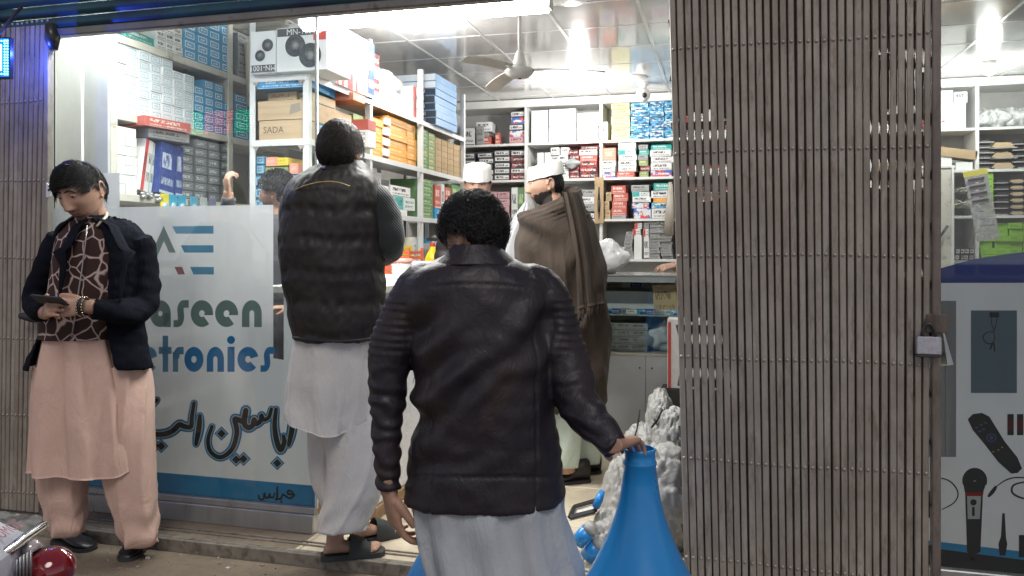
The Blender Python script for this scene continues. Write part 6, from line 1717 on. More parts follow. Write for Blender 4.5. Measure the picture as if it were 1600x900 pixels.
# ---------------------------------------------------------------- 2: man in quilted vest, back view
D2 = 3.22
p2 = person('man in dark quilted vest and white kurta seen from behind at the counter', (onZ(540, 850, FL).x, onZ(540, 850, FL).y, FL))
R2 = lambda v, u, a, b_, d=0.0, tw=0.0: (P(u, v, D2 + d), px(a, D2), b_, tw)
LIN = fabric('white_linen', (.62, .60, .575), var=.07, bump=.4, weave=700)
def puff_mat():
    t = NT('quilted_nylon'); v = t.tc()
    a = t.noise(v, 9, 4); f = t.noise(t.map(v, (1.6, 1.6, .8)), 22, 4, .55, .6)
    col = t.ramp(a, [(.3, (.016, .014, .016)), (.7, (.028, .023, .021))])
    return t.fin(col, .5, t.bump(f, .28, .010), **{'Specular IOR Level': .35})
seams2 = [onY(520, v, P(520, v, D2).y).z for v in (331, 376, 425, 472, 520)]
vb = MB(); loft(vb, [R2(252, 538, 27, .075, .02), R2(262, 533, 44, .10, .02), R2(280, 525, 66, .12), R2(305, 520, 76, .145), R2(350, 519, 80, .16), R2(400, 520, 80, .168), R2(450, 524, 78, .165), R2(500, 529, 75, .16), R2(529, 531, 72, .158)], n=64, k=6)
def dz2(p, n):
    d = min(abs(p.z - s_ - .012 * nz(p, (6, 6, 0), 2)) for s_ in seams2)
    w_ = sstep(0, .035, d)
    return -.004 + .0055 * w_ + .0065 * nz(p, (34, 34, 9), 4) * (1.3 - w_) + .008 * nz(p, (7, 7, 10), 8) + .003 * nz(p, (50, 50, 30), 1)
cloth(vb, 'quilted_vest', puff_mat(), p2, .0065, 1, dz2)
b = MB(); sp_, sr = spline([P(*q) for q in ((452, 304, D2 - .075), (463, 296, D2 - .125), (480, 289, D2 - .158), (505, 284, D2 - .163), (528, 285, D2 - .162), (547, 291, D2 - .150))], .0026, 8)
b.tube(sp_, sr, 6); b.build('yellow_piping', mat('ochre_piping', (.42, .30, .09), .5), p2)
b = MB(); sp_, sr = spline([P(*q) for q in ((458, 527, D2 - .11), (490, 531, D2 - .155), (530, 533, D2 - .165), (570, 530, D2 - .155), (600, 524, D2 - .08))], .0042, 6); b.tube(sp_, sr, 6); b.build('hem_cord', BLACKP, p2)
b = MB(); b.tube([P(501, 262, D2 - .09), P(508, 261, D2 - .10)], .006, 6, flat=.3); b.build('neck_label', mat('label_grey', (.25, .22, .3), .5), p2)
sb_ = MB()
for pts, rs in (([(558, 312, D2 + .01), (586, 312, D2), (602, 342, D2), (609, 380, D2 + .01), (608, 394, D2 + .18), (600, 402, D2 + .36)], [.058, .068, .066, .060, .048, .040]),
                ([(462, 312, D2 + .03), (455, 350, D2 + .09), (462, 390, D2 + .15), (490, 400, D2 + .30)], [.060, .055, .05, .042])):
    sp_, sr = spline([P(*q) for q in pts], rs, 6); sb_.tube(sp_, sr, 20)
def knit():
    t = NT('ribbed_knit'); v = t.tc(); w = t.n('ShaderNodeTexWave', bands_direction='DIAGONAL'); t.t.links.new(t.map(v, (1, 1, .55), rot=(0, .4, .5)), w.inputs[0]); w.inputs['Scale'].default_value = 62; w.inputs['Distortion'].default_value = .8
    return t.fin(t.mix(w.outputs[0], (.012, .018, .017, 1), (.026, .034, .032, 1)), .9, t.bump(w.outputs[0], .5, .003), **{'Sheen Weight': .3})
cloth(sb_, 'knitted_sleeves', knit(), p2, .0075, 2, lambda p, n: .006 * nz(p, (14, 14, 18), 2))
b = MB(); loft(b, [R2(515, 531, 62, .135), R2(545, 526, 68, .14), R2(590, 522, 72, .15), R2(625, 520, 71, .155), R2(655, 520, 69, .16)], n=160, k=9, fold=fold1(2.4, 8, 7, .05, .17, .7),
              hem=lambda an, t: -.035 * t ** 4 * gs(an, 4.85, .7) + .03 * t ** 3 * gs(an, 5.9, .4) + .03 * t ** 3 * gs(an, 3.6, .3), thick=.004)
b.build('kurta', LIN, p2)
for (pts, rs, dd) in (([(545, 560), (548, 640), (556, 740), (533, 824)], [44, 44, 45, 38], -.02), ([(512, 560), (512, 660), (518, 750), (548, 826)], [34, 32, 33, 27], .10)):
    b = MB(); loft(b, [(P(u, v, D2 + dd), px(r_, D2), px(r_, D2) * .85, 0) for (u, v), r_ in zip(pts, rs)], n=110, k=14,
                   fold=lambda an, t: .03 * math.sin(2 * an + 5 * t) + .12 * (1 - abs(math.sin(2.5 * an + 3.5 * t + math.sin(an * 2 + t * 4)))) ** 2 + .05 * math.sin(t * 30 + 2 * an + math.sin(3 * an)) * sstep(.6, .95, t), thick=0)
    b.build('trouser_leg', LIN, p2)
body = MB(); MX2 = HM(532, 238, D2 - .0, 165, 4, 3, 1.0)
head_into(body, MX2, None); body.tube([P(532, 250, D2 + .01), P(533, 268, D2 + .02)], [.052, .06], 16)
GREYSANDAL = mat('dark_foam_sandal', (.035, .038, .036), .7, bump=.4, bs=150)
def sandal_foot(parent, heel, d, body_, L=.25, ankle_top=.16, lean=0.0):
    d = Vector(d).normalized(); s = Vector((-d.y, d.x, 0))
    fm = MB(); prof = [(0.0, .026, .050), (.10, .033, .075), (.25, .034, .085), (.42, .036, .070), (.60, .042, .050), (.78, .045, .034), (.86, .044, .028)]
    n = 18; vs = []
    for (x, w_, h_) in prof:
        for k_ in range(n):
            an = 2 * PI * k_ / n; vs.append(heel + d * (x * L) + s * (w_ * math.cos(an)) + UP * (.024 + (h_ - .024) * (.5 + .5 * math.sin(an))))
    fs = []
    for i in range(len(prof) - 1):
        for k_ in range(n): fs.append((i*n+k_, i*n+(k_+1) % n, (i+1)*n+(k_+1) % n, (i+1)*n+k_))
    fs += [tuple(range(n - 1, -1, -1)), tuple((len(prof)-1)*n + q for q in range(n))]
    fm.add(vs, fs)
    fm.tube([heel + d * .045 + UP * .05, heel + d * .05 + UP * ankle_top], [.036, .036], 14)
    for k_, (y, r_, l_) in enumerate(((.031, .012, .04), (.012, .009, .037), (-.004, .0085, .032), (-.019, .008, .026), (-.033, .0075, .018))):
        p0 = heel + d * (L * .82) + s * y + UP * .034; fm.tube([p0, p0 + d * l_ * .6 + UP * .002, p0 + d * l_ - UP * .003], [r_, r_, r_ * .9], 10); fm.ell(p0 + d * l_ - UP * .003, r_ * .9, n=10, m=6)
    r = fuse(fm, .0035, 2); body_.add(r.v, r.f, 0, True)
    b = MB(); out = [(-.05, .4), (-.02, .7), (.1, .85), (.4, .82), (.65, 1.0), (.85, 1.1), (.98, .95), (1.06, .5), (1.08, .1)]
    pts = [heel + d*(x*L) + s*(.044*w_) for x, w_ in out] + [heel + d*(x*L) - s*(.044*w_) for x, w_ in reversed(out)]
    m_ = len(pts); b.add([p + UP * .001 for p in pts] + [p + UP * .024 for p in pts], [tuple(range(m_ - 1, -1, -1)), tuple(range(m_, 2*m_))] + [(q, (q+1) % m_, m_ + (q+1) % m_, m_ + q) for q in range(m_)])
    o = b.build('sandal', GREYSANDAL, parent)
    b = MB(); rows = []
    for i, x in enumerate((.42, .50, .60, .70, .78)):
        row = []
        for j in range(13):
            an = PI * j / 12; hh = [.083, .078, .068, .056, .047][i]; row.append(heel + d * (x * L + .012 * math.sin(an)) + s * (.048 * math.cos(an)) + UP * (.014 + hh * max(0, math.sin(an)) ** .7))
        rows.append(row)
    vs = [p for r_ in rows for p in r_] + [p - UP * .004 for r_ in rows for p in r_]; N_ = 65; fs = []
    for i in range(4):
        for j in range(12):
            if i == 3 and 5 <= j <= 6: continue
            q = (i*13+j, (i+1)*13+j, (i+1)*13+j+1, i*13+j+1); fs.append(q); fs.append(tuple(reversed([x + N_ for x in q])))
    b.add(vs, fs, 0, True); b.build('sandal_strap', GREYSANDAL, o)
f1 = onZ(500, 884, FL); q_ = f1 + FV * .06 + (RV * .95 + FV * .25).normalized() * .05 + UP * .1; f1p = (*pix(q_), q_.dot(FV))
f2 = onZ(545, 858, FL); q_ = f2 + FV * .05 + (RV * .75 + FV * .5).normalized() * .05 + UP * .1; f2p = (*pix(q_), q_.dot(FV))
sandal_foot(p2, f1 + FV * .06 - UP * 0, RV * .95 + FV * .25, body, .235, .17)
sandal_foot(p2, f2 + FV * .05, RV * .75 + FV * .5, body, .235, .17)
finish_body(body, p2, [SKIN, LIPS, STUB], MX2, None, [([(533, 258, D2 + .02), (522, 330, D2), (525, 480, D2), (528, 620, D2)], [.06, .11, .10, .10]), ([(575, 305, D2), (600, 340, D2 + .02), (604, 384, D2 + .03), (600, 398, D2 + .22), (597, 405, D2 + .40)], [.05, .045, .04, .03, .026]), ([(470, 315, D2 + .03), (460, 350, D2 + .09), (466, 388, D2 + .15), (495, 400, D2 + .34)], [.05, .04, .035, .028]), ([(542, 600, D2), (552, 720, D2), (f1p[0], f1p[1] - 40, f1p[2])], [.06, .045, .036]), ([(518, 600, D2 + .10), (522, 720, D2 + .12), (f2p[0], f2p[1] - 40, f2p[2])], [.05, .04, .036])])
reg2 = lambda p: p.z > -.062 + (.0 if p.y > .02 else .07) and (p.y > -.05 or p.z > .05)
hair_on(p2, MX2, BROWNHAIR, reg2, 4500, .05, lambda p: Vector((.5, .55, -1.0)), .06, .008, 3, 1.09, .0012, .07)

# ---------------------------------------------------------------- 3: man in leather jacket, nearest
D3 = 2.05
p3 = person('man in dark leather jacket seen from behind, reaching for the blue horn', (P(765, 900, D3).x, P(765, 900, D3).y, 0))
R3 = lambda v, u, a, b_, d=0.0, tw=0.0: (P(u, v, D3 + d), px(a, D3), b_, tw)
def leather():
    t = NT('dark_leather'); v = t.tc()
    a = t.noise(v, 5, 5, .6, .5); g = t.n('ShaderNodeTexVoronoi'); g.inputs['Scale'].default_value = 420; t.t.links.new(v, g.inputs[0])
    cr = t.noise(t.map(v, (2.2, 2.2, 1.0), rot=(0, .7, 0)), 15, 6, .62, 1.4); cr2 = t.noise(t.map(v, (1, 1, 2.2), rot=(0, -.3, .3)), 42, 4, .6, .8)
    col = t.ramp(a, [(.3, (.012, .011, .019)), (.55, (.021, .016, .021)), (.75, (.036, .023, .020))])
    nm = t.bump(g.outputs[0], .06, .0004); nm = t.bump(cr, .30, .014, nm); nm = t.bump(cr2, .14, .003, nm)
    return t.fin(col, t.ramp(cr, [(.3, .36), (.7, .54)]), nm, **{'Specular IOR Level': .42})
LEA = leather()
jb = MB(); loft(jb, [R3(390, 742, 36, .066, .03), R3(400, 742, 48, .078, .02), R3(414, 743, 76, .095), R3(428, 744, 102, .112), R3(446, 745, 117, .126), R3(500, 749, 114, .142), R3(560, 755, 110, .145), R3(610, 757, 109, .143), R3(660, 758, 112, .140), R3(710, 758, 119, .142), R3(748, 759, 123, .147), R3(776, 759, 125, .150)], n=72, k=5)
la = [(700, 462, D3), (662, 452, D3), (634, 500, D3), (610, 560, D3 - .01), (605, 610, D3 - .02), (606, 680, D3 - .04), (607, 764, D3 - .05)]; lar = [34, 41, 40, 34, 30, 23, 18]
ra = [(800, 462, D3), (838, 452, D3), (864, 506, D3 - .01), (884, 570, D3 - .03), (902, 625, D3 - .07), (932, 668, D3 - .13), (962, 699, D3 - .165)]; rar = [34, 41, 40, 36, 33, 27, 21]
for pts, rs in ((la, lar), (ra, rar)):
    sp_, sr = spline([P(*q) for q in pts], [px(r_, D3) for r_ in rs], 6); jb.tube(sp_, sr, 24)
def dz3(p, n):
    u, v = pix(p)
    d = .0
    armL = sstep(650, 628, u); armR = sstep(862, 880, u); torso = 1 - max(armL, armR)
    # drag folds running up to the right across the back
    q = (p.z * .78 - (p.dot(RV)) * .62)
    d += torso * sstep(420, 520, v) * sstep(755, 700, v) * (.022 * math.sin(q * 58 + 3.0 * nz(p, (5, 5, 5), 3)) * max(0, .30 + nz(p, (5, 5, 7), 11)))
    d += .007 * nz(p, (7, 7, 9), 5) + .0035 * nz(p, (20, 20, 26), 6)
    # elbow and cuff creases
    k_ = max(armL, armR) * sstep(540, 620, v)
    d += k_ * .0026 * math.sin(p.z * 150 + 20 * p.x + 4 * nz(p, (16, 16, 16), 2))
    # padded ribs on the shoulders
    rb_ = max(sstep(650, 625, u), sstep(852, 878, u)) * sstep(445, 480, v) * sstep(570, 540, v)
    d += rb_ * .0020 * math.sin(p.z * 330 + (u - 750) * .02)
    # waistband and yoke seams
    d -= .004 * gs(v, 746, 2.2) * torso + .003 * gs(v, 452 - 8 * math.sin((u - 640) / 210 * PI), 2.2) * torso
    d -= .003 * torso * (gs(u, 668 + (v - 560) * .02, 2.0) + gs(u, 838, 2.0)) * sstep(500, 540, v)
    return d
cloth(jb, 'leather_jacket', LEA, p3, .0055, 1, dz3)
b = MB(); loft(b, [R3(382, 744, 36, .066, .0), R3(390, 744, 42, .074, .0), R3(400, 744, 52, .084, .0), R3(412, 743, 68, .096, .0)], n=48, k=5, thick=.006, fold=lambda an, t: .03 * math.sin(3 * an + 1)); b.build('jacket_collar', LEA, p3)
GREYC = fabric('pale_grey_cotton', (.44, .47, .50), var=.08)
b = MB(); loft(b, [R3(765, 762, 116, .14), R3(800, 763, 118, .145), R3(850, 775, 118, .15), R3(900, 790, 116, .16), R3(945, 800, 118, .165)], n=190, k=9, fold=fold1(.6, 12, 10, .05, .15, .5), thick=.004); b.build('kurta', GREYC, p3)
for (u_, uu) in ((715, 700), (820, 835)):
    b = MB(); loft(b, [(P(u_, 920, D3), .10, .09, 0), (P(uu, 1040, D3), .10, .09, 0), (P(uu, 1165, D3 + .02), .07, .065, 0)], n=40, k=8, fold=lambda an, t: .04 * math.sin(4 * an + 6 * t)); b.build('trouser_leg', GREYC, p3)
    shoe(p3, P(uu, 1201, D3) - FV * .05, FV, .27, mt=BLK)
body = MB(); MX3 = HM(742, 371, D3 + .03, -138, 22, 0, .88)
BRD = mat('black_beard', (.026, .019, .016), .85, var=.45, vs=90, bump=.8, bs=300, bd=.004)
head_into(body, MX3, lambda c: c.z < -.02 - .3 * max(0, -c.y - .05) and c.y < .015)
body.tube([P(741, 378, D3 + .03), P(742, 402, D3 + .03)], [.05, .05], 18)
hand_into(body, P(963, 695, D3 - .155), (RV * .40 + FV * .85 - UP * .10), (UP * 1.0 + FV * .12 - RV * .15), curls=(.30, .34, .40, .5), thumb=(.75, .5, -.45), mirror=False, sc=1.0, fore=.03)
hand_into(body, P(608, 768, D3 - .05), (-UP * .9 + RV * .15 + FV * .1), (-RV * .85 - FV * .5), curls=(.35, .4, .45, .5), thumb=(.8, .5, -.3), mirror=False, sc=1.0, fore=.04)
finish_body(body, p3, [SKIN, LIPS, BRD], MX3, lambda c: c.z < -.02 - .3 * max(0, -c.y - .05) and c.y < .015, [([(742, 398, D3 + .02), (748, 450, D3), (755, 600, D3), (760, 780, D3)], [.045, .11, .11, .11]), ([(665, 455, D3), (632, 505, D3), (613, 570, D3 - .01), (610, 680, D3 - .04), (608, 772, D3 - .05)], [.05, .042, .036, .026, .022]), ([(838, 455, D3), (868, 512, D3 - .01), (890, 590, D3 - .04), (932, 668, D3 - .13), (958, 694, D3 - .16)], [.05, .042, .036, .026, .022]), ([(730, 860, D3), (705, 1000, D3), (705, 1170, D3)], [.08, .06, .04]), ([(800, 860, D3), (830, 1000, D3), (832, 1170, D3)], [.08, .06, .04])])
head_parts(p3, MX3, HAIR, True)
b = MB()
rr = random.Random(4)
for i in range(420):
    d = Vector((rr.uniform(-1, 1), rr.uniform(-1, .05), rr.uniform(-1.3, -.35))).normalized(); p = face_r(d)
    if not (p.z < -.03 and p.y < .01): continue
    b.tube([MX3 @ p, MX3 @ (p + d * .012 + Vector((0, 0, -.006))), MX3 @ (p + d * .016 + Vector((rr.uniform(-.004, .004), 0, -.02)))], [.0014, .0012, .0004], 3, cap=False)
b.build('beard', HAIR, p3)
reg3 = lambda p: (p.z > -.066 if p.y > .03 else (p.z > -.005 if p.y > -.035 else p.z > .05)) and not (abs(p.x) > .045 and -.05 < p.z < .032 and -.03 < p.y < .042)
def flow3(p): return Vector((noise.noise(p * 16) * 1.5 + p.x * 6, noise.noise(p * 16 + Vector((9, 0, 0))) * 1.5 + p.y * 4, -.55 + .9 * noise.noise(p * 14 + Vector((0, 7, 0)))))
hair_on(p3, MX3, HAIR, reg3, 6500, .050, flow3, .16, .011, 7, 1.09, .0010, .16)
hair_on(p3, MX3, HAIR, lambda p: reg3(p) and p.z > -.03, 1100, .055, lambda p: flow3(p * 1.0) + Vector((.6, 0, .5)), .7, .018, 21, 1.10, .0009, .12)

# ---------------------------------------------------------------- 4: man wrapped in brown shawl
D4 = 4.38
p4 = person('man in brown wool shawl and white cap, in left profile at the counter', (onZ(900, 745, FL).x, onZ(900, 745, FL).y, FL))
R4 = lambda v, u, a, b_, d=0.0, tw=0.0: (P(u, v, D4 + d), px(a, D4), b_, tw)
SHW = fabric('brown_wool', (.046, .032, .022), bump=.6, weave=420, rough=.95, sheen=.05, var=.12)
sh_b = MB(); loft(sh_b, [R4(308, 886, 16, .07), R4(316, 882, 28, .11), R4(328, 870, 46, .16), R4(338, 866, 58, .20), R4(370, 869, 64, .21), R4(420, 873, 68, .225), R4(480, 880, 68, .225), R4(545, 887, 62, .215), R4(600, 892, 56, .20), R4(632, 893, 53, .19)], n=72, k=6)
# roll of cloth round the neck
sp_, sr = spline([P(*q) for q in ((832, 343, D4 - .06), (843, 341, D4 - .12), (866, 331, D4 - .165), (888, 317, D4 - .13), (900, 305, D4 - .02), (890, 300, D4 + .09), (858, 318, D4 + .12), (834, 336, D4 + .04), (832, 343, D4 - .06))], [.026, .030, .038, .042, .038, .032, .030, .028, .026], 6)
sh_b.tube(sp_, sr, 14)
def dz4(p, n):
    u, v = pix(p)
    sw = (v - 300) * .45 + (u - 800)     # swags falling from the left shoulder
    d = .012 * math.sin(u * .10 + v * .035 + 2.2 * nz(p, (4, 4, 2.5), 3)) * sstep(330, 420, v)
    d += .016 * math.sin((v * .11 - (u - 860) * .055) + 1.5 * nz(p, (4, 4, 4), 5)) * sstep(310, 330, v) * sstep(430, 350, v) * sstep(900, 850, u)
    d += .020 * nz(p, (4, 4, 2), 8) + .005 * nz(p, (20, 20, 12), 2)
    d += .012 * (1 - abs(math.sin(u * .13 - v * .02 + 2.5 * nz(p, (3, 3, 1.5), 6)))) ** 2 * sstep(360, 440, v)
    return d * sstep(318, 350, v) + .004 * math.sin(v * .9 + u * .35) * sstep(350, 335, v)
cloth(sh_b, 'shawl', SHW, p4, .009, 2, dz4)
# falling end of the shawl over the back shoulder, with fringe
b = MB(); rows = []
for i in range(34):
    t = i / 33; vc = 300 + (478 - 300) * t; ul = 878 + (898 - 878) * t + 6 * math.sin(t * 3); ur = 906 + (948 - 906) * t ** .8
    row = []
    for j in range(25):
        s_ = j / 24; u = ul + (ur - ul) * s_; f_ = .012 * math.sin(s_ * 19 + t * 1.5) + .006 * math.sin(s_ * 41)
        dep = D4 - .215 - .02 * math.sin(PI * s_) + .13 * s_ ** 3 - .01 * t + f_
        row.append(P(u, vc + 10 * (s_ - .5) * -1 * t, dep))
    rows.append(row)
vs = [p for r_ in rows for p in r_] + [p + FV * .012 for r_ in rows for p in r_]; N_ = 34 * 25; fs = []
for i in range(33):
    for j in range(24): q = (i*25+j, (i+1)*25+j, (i+1)*25+j+1, i*25+j+1); fs += [q, tuple(reversed([x + N_ for x in q]))]
for i in range(33):
    for j in (0, 24): q = (i*25+j, (i+1)*25+j, N_+(i+1)*25+j, N_+i*25+j); fs.append(q)
for j in range(24): fs.append((33*25+j, 33*25+j+1, N_+33*25+j+1, N_+33*25+j))
b.add(vs, fs, 0, True); b.build('shawl_end', SHW, p4)
b = MB()
for j in range(34):
    s_ = j / 33; p = rows[-1][min(24, int(s_ * 24))] + FV * .006; L = .075 * rr.uniform(.7, 1.15)
    b.tube([p, p - UP * L * .5 + RV * rr.uniform(-.006, .006), p - UP * L + RV * rr.uniform(-.012, .012)], [.0035, .003, .001], 4)
for j in range(26):
    p = P(878 + j * 1.5, 490 + 16 * rr.random(), D4 - .235); b.tube([p, p - UP * .05, p - UP * .09 + RV * rr.uniform(-.01, .01)], [.0035, .003, .001], 4)
b.build('fringe', SHW, p4, kind='stuff')
MINT = fabric('mint_cotton', (.50, .58, .50)); DKT = mat('dark_sock', (.03, .03, .03), .9)
for (u_, d_, dx) in ((884, -.05, 0), (918, .10, 6)):
    b = MB(); loft(b, [(P(u_ - 4, 610, D4 + d_), .10, .09, 0), (P(u_, 680, D4 + d_), .085, .08, 0), (P(u_ + 2, 728 - dx, D4 + d_), .062, .06, 0)], n=40, k=6, fold=lambda an, t: .05 * math.sin(5 * an + 5 * t)); b.build('trouser_leg', MINT, p4)
s_ = onZ(915, 752, FL); shoe(p4, s_ + UP * 0 + RV * .02, -RV * .95 - FV * .25, .27, mt=mat('dark_brown_boot', (.02, .016, .014), .5, bump=.3), ankle=.13)
s_ = onZ(938, 738, FL); shoe(p4, s_, -RV * .95 - FV * .2, .27, mt=mat('dark_brown_boot', (.02, .016, .014), .5), ankle=.13)
body = MB(); MX4 = HM(853, 289, D4, -84, 6, 0, 1.0)
head_into(body, MX4, lambda c: (c.z < -.036 - .45 * max(0, -c.y - .035)) and c.y < .02 and not (abs(c.x) < .02 and c.z > -.046))
body.tube([P(860, 305, D4), P(866, 325, D4)], [.055, .065], 16)
finish_body(body, p4, [SKIN, LIPS, BRD], MX4, lambda c: (c.z < -.036 - .45 * max(0, -c.y - .035)) and c.y < .02 and not (abs(c.x) < .02 and c.z > -.046), [([(866, 318, D4), (872, 380, D4), (880, 560, D4), (895, 640, D4)], [.06, .12, .12, .09]), ([(892, 600, D4 - .03), (884, 700, D4 - .05), (888, 738, D4 - .05)], [.07, .05, .04]), ([(900, 600, D4 + .08), (918, 690, D4 + .1), (920, 720, D4 + .1)], [.07, .05, .04])], .0045); head_parts(p4, MX4, HAIR, True, .3)
hair_on(p4, MX4, HAIR, lambda p: (p.z < .05 and p.z > -.052 and p.y > -.005 and not (abs(p.x) > .05 and p.y < .035 and p.z < .03)) , 500, .02, lambda p: Vector((0, .3, -1)), .1, .003, 2, 1.035, .0016, .02)
CAPM = fabric('white_cap_cloth', (.80, .79, .76), weave=700, bump=.5, var=.03)
def cap_on(parent, Mx, pitch=0, r=.094, h=.082):
    b = MB(); prof = []
    vs = []; n = 48
    rings = [(.052, 1.02), (.06, 1.02), (.08, 1.0), (.045 + h * .8, .955), (.045 + h * .97, .90), (.045 + h, .80), (.045 + h * 1.03, .5), (.045 + h * 1.03, .1)]
    for (z, s_) in rings:
        for k_ in range(n):
            an = 2 * PI * k_ / n; vs.append(Mx @ Vector((r * .86 * s_ * math.cos(an), r * 1.10 * s_ * math.sin(an) + .004, z - .012 + .012 * math.sin(an) + .0015 * math.sin(an * 9))))
    fs = []
    for i in range(len(rings) - 1):
        for k_ in range(n): fs.append((i*n+k_, i*n+(k_+1) % n, (i+1)*n+(k_+1) % n, (i+1)*n+k_))
    fs.append(tuple((len(rings)-1)*n + q for q in range(n)))
    b.add(vs, fs, 0, True); b.build('cap', CAPM, parent)
cap_on(p4, MX4)

# ---------------------------------------------------------------- 5: capped man facing the street
D5 = 4.98
p5 = person('man in white cap and black jacket facing out, half hidden by dark curly hair', (onZ(755, 712, FL).x, onZ(755, 712, FL).y, FL))
R5 = lambda v, u, a, b_, d=0.0, tw=0.0: (P(u, v, D5 + d), px(a, D5), b_, tw)
NYL = puff_mat(); 
b = MB(); loft(b, [R5(328, 750, 16, .07), R5(338, 752, 36, .11), R5(355, 754, 50, .14), R5(400, 755, 54, .16), R5(470, 755, 52, .165), R5(520, 755, 50, .16)], n=60, k=6)
for pts in ([(708, 356, D5), (697, 400, D5), (700, 450, D5 - .1), (720, 465, D5 - .25)], [(800, 356, D5), (810, 400, D5), (808, 450, D5 - .1), (790, 470, D5 - .25)]):
    sp_, sr = spline([P(*q) for q in pts], [.07, .066, .06, .05], 6); b.tube(sp_, sr, 18)
cloth(b, 'puffer_jacket', NYL, p5, .010, 1, lambda p, n: .010 * abs(math.sin(p.z * 38)) + .006 * nz(p, (16, 16, 20), 3))
b = MB(); loft(b, [R5(505, 755, 46, .13), R5(560, 755, 50, .14), R5(630, 755, 52, .15)], n=60, k=6, fold=fold1(3, 5, 12), thick=.004); b.build('kurta', fabric('grey_kurta', (.35, .34, .33)), p5)
for u_ in (735, 776):
    b = MB(); loft(b, [(P(u_, 610, D5), .09, .08, 0), (P(u_, 702, D5), .06, .06, 0)], n=30, k=6); b.build('trouser_leg', fabric('grey_kurta', (.35, .34, .33)), p5)
    shoe(p5, onZ(u_, 704, FL) + FV * .1, -FV, .27, mt=BLK)
body = MB(); MX5 = HM(746, 291, D5 - .02, 2, 8, 0, 1.03)
head_into(body, MX5, lambda c: c.z < -.04 and c.y < .02 and not (abs(c.x) < .02 and c.z > -.048)); body.tube([P(747, 315, D5), P(750, 340, D5)], [.055, .065], 16)
hand_into(body, P(722, 466, D5 - .27), RV * .7 - FV * .6, UP, sc=1.0); hand_into(body, P(788, 470, D5 - .27), -RV * .7 - FV * .6, UP, mirror=True, sc=1.0)
finish_body(body, p5, [SKIN, LIPS, BRD], MX5, lambda c: c.z < -.04 and c.y < .02 and not (abs(c.x) < .02 and c.z > -.048), [([(750, 335, D5), (754, 370, D5), (755, 480, D5), (755, 600, D5)], [.06, .11, .11, .11]), ([(712, 358, D5), (700, 400, D5), (702, 450, D5 - .1), (722, 466, D5 - .28)], [.05, .04, .035, .028]), ([(796, 358, D5), (808, 400, D5), (806, 450, D5 - .1), (788, 470, D5 - .28)], [.05, .04, .035, .028]), ([(740, 590, D5), (735, 700, D5)], .05), ([(772, 590, D5), (776, 700, D5)], .05)], .0045); head_parts(p5, MX5, HAIR, True, .9); cap_on(p5, MX5, r=.101, h=.096)
hair_on(p5, MX5, HAIR, lambda p: p.z < .055 and p.z > -.05 and p.y > -.035 and abs(p.x) > .03 and not (p.z < .02 and p.y < .035), 300, .018, lambda p: Vector((0, .2, -1)), .1, .003, 6, 1.03, .0016, .02)
# grey carrier bag between the capped men
b = MB(); q0 = P(822, 318, D4 + .35)
for k_ in range(1):
    rings = [(P(823, 316, D4+.35), .012, .012, 0), (P(818, 340, D4+.35), .055, .03, 0), (P(812, 375, D4+.35), .10, .05, 0), (P(808, 410, D4+.35), .12, .07, 0), (P(806, 425, D4+.35), .10, .06, 0)]
    loft(b, rings, n=60, k=6, fold=lambda an, t: .14 * (1 - t * .7) * math.sin(9 * an + 3 * t) + .06 * noise.noise(Vector((an * 3, t * 8, 1))))
b.build('carrier_bag', mat('grey_translucent_bag', (.42, .43, .44), .22, bump=.4, bs=30, bd=.006), label='grey plastic carrier bag held up between the two capped men', cat='bag')

# ---------------------------------------------------------------- 6: clerk behind the window film
D6 = 4.42
p6 = person('dark haired clerk in profile behind the window, one hand raised to the shelf', (P(432, 400, D6).x, P(432, 400, D6).y, FL))
R6 = lambda v, u, a, b_, d=0.0, tw=0.0: (P(u, v, D6 + d), px(a, D6), b_, tw)
b = MB(); loft(b, [R6(334, 436, 17, .06), R6(345, 438, 36, .10), R6(365, 440, 54, .13), R6(420, 440, 56, .15), R6(520, 440, 54, .16), R6(640, 440, 56, .16)], n=60, k=6)
for pts in ([(398, 362, D6), (372, 380, D6 - .12), (352, 372, D6 - .22), (354, 330, D6 - .28), (357, 308, D6 - .30)], [(480, 366, D6), (492, 420, D6), (480, 470, D6 - .1), (455, 480, D6 - .25)]):
    sp_, sr = spline([P(*q) for q in pts], [.065, .055, .05, .042, .038][:len(pts)], 6); b.tube(sp_, sr, 18)
cloth(b, 'shirt', fabric('dark_sweater', (.05, .05, .06)), p6, .010, 2, lambda p, n: .012 * nz(p, (9, 9, 12), 3))
for u_ in (420, 458):
    b = MB(); loft(b, [(P(u_, 620, D6), .09, .085, 0), (P(u_, 742, D6), .06, .06, 0)], n=30, k=6); b.build('trouser_leg', fabric('grey_kurta', (.35, .34, .33)), p6); shoe(p6, onZ(u_ + 6, 750, FL), -RV, .27, mt=BLK)
body = MB(); MX6 = HM(434, 302, D6, -104, 4, 0, 1.0); head_into(body, MX6, lambda c: c.z < -.05 and c.y < .0); body.tube([P(436, 322, D6), P(438, 345, D6)], [.052, .06], 16)
hand_into(body, P(357, 306, D6 - .30), UP * .95 - RV * .12, (-FV * .5 - RV * .7), curls=(.5, .7, .8, .9), sc=1.0, fore=.03)
hand_into(body, P(452, 481, D6 - .27), -RV * .8 - FV * .4, UP, sc=1.0)
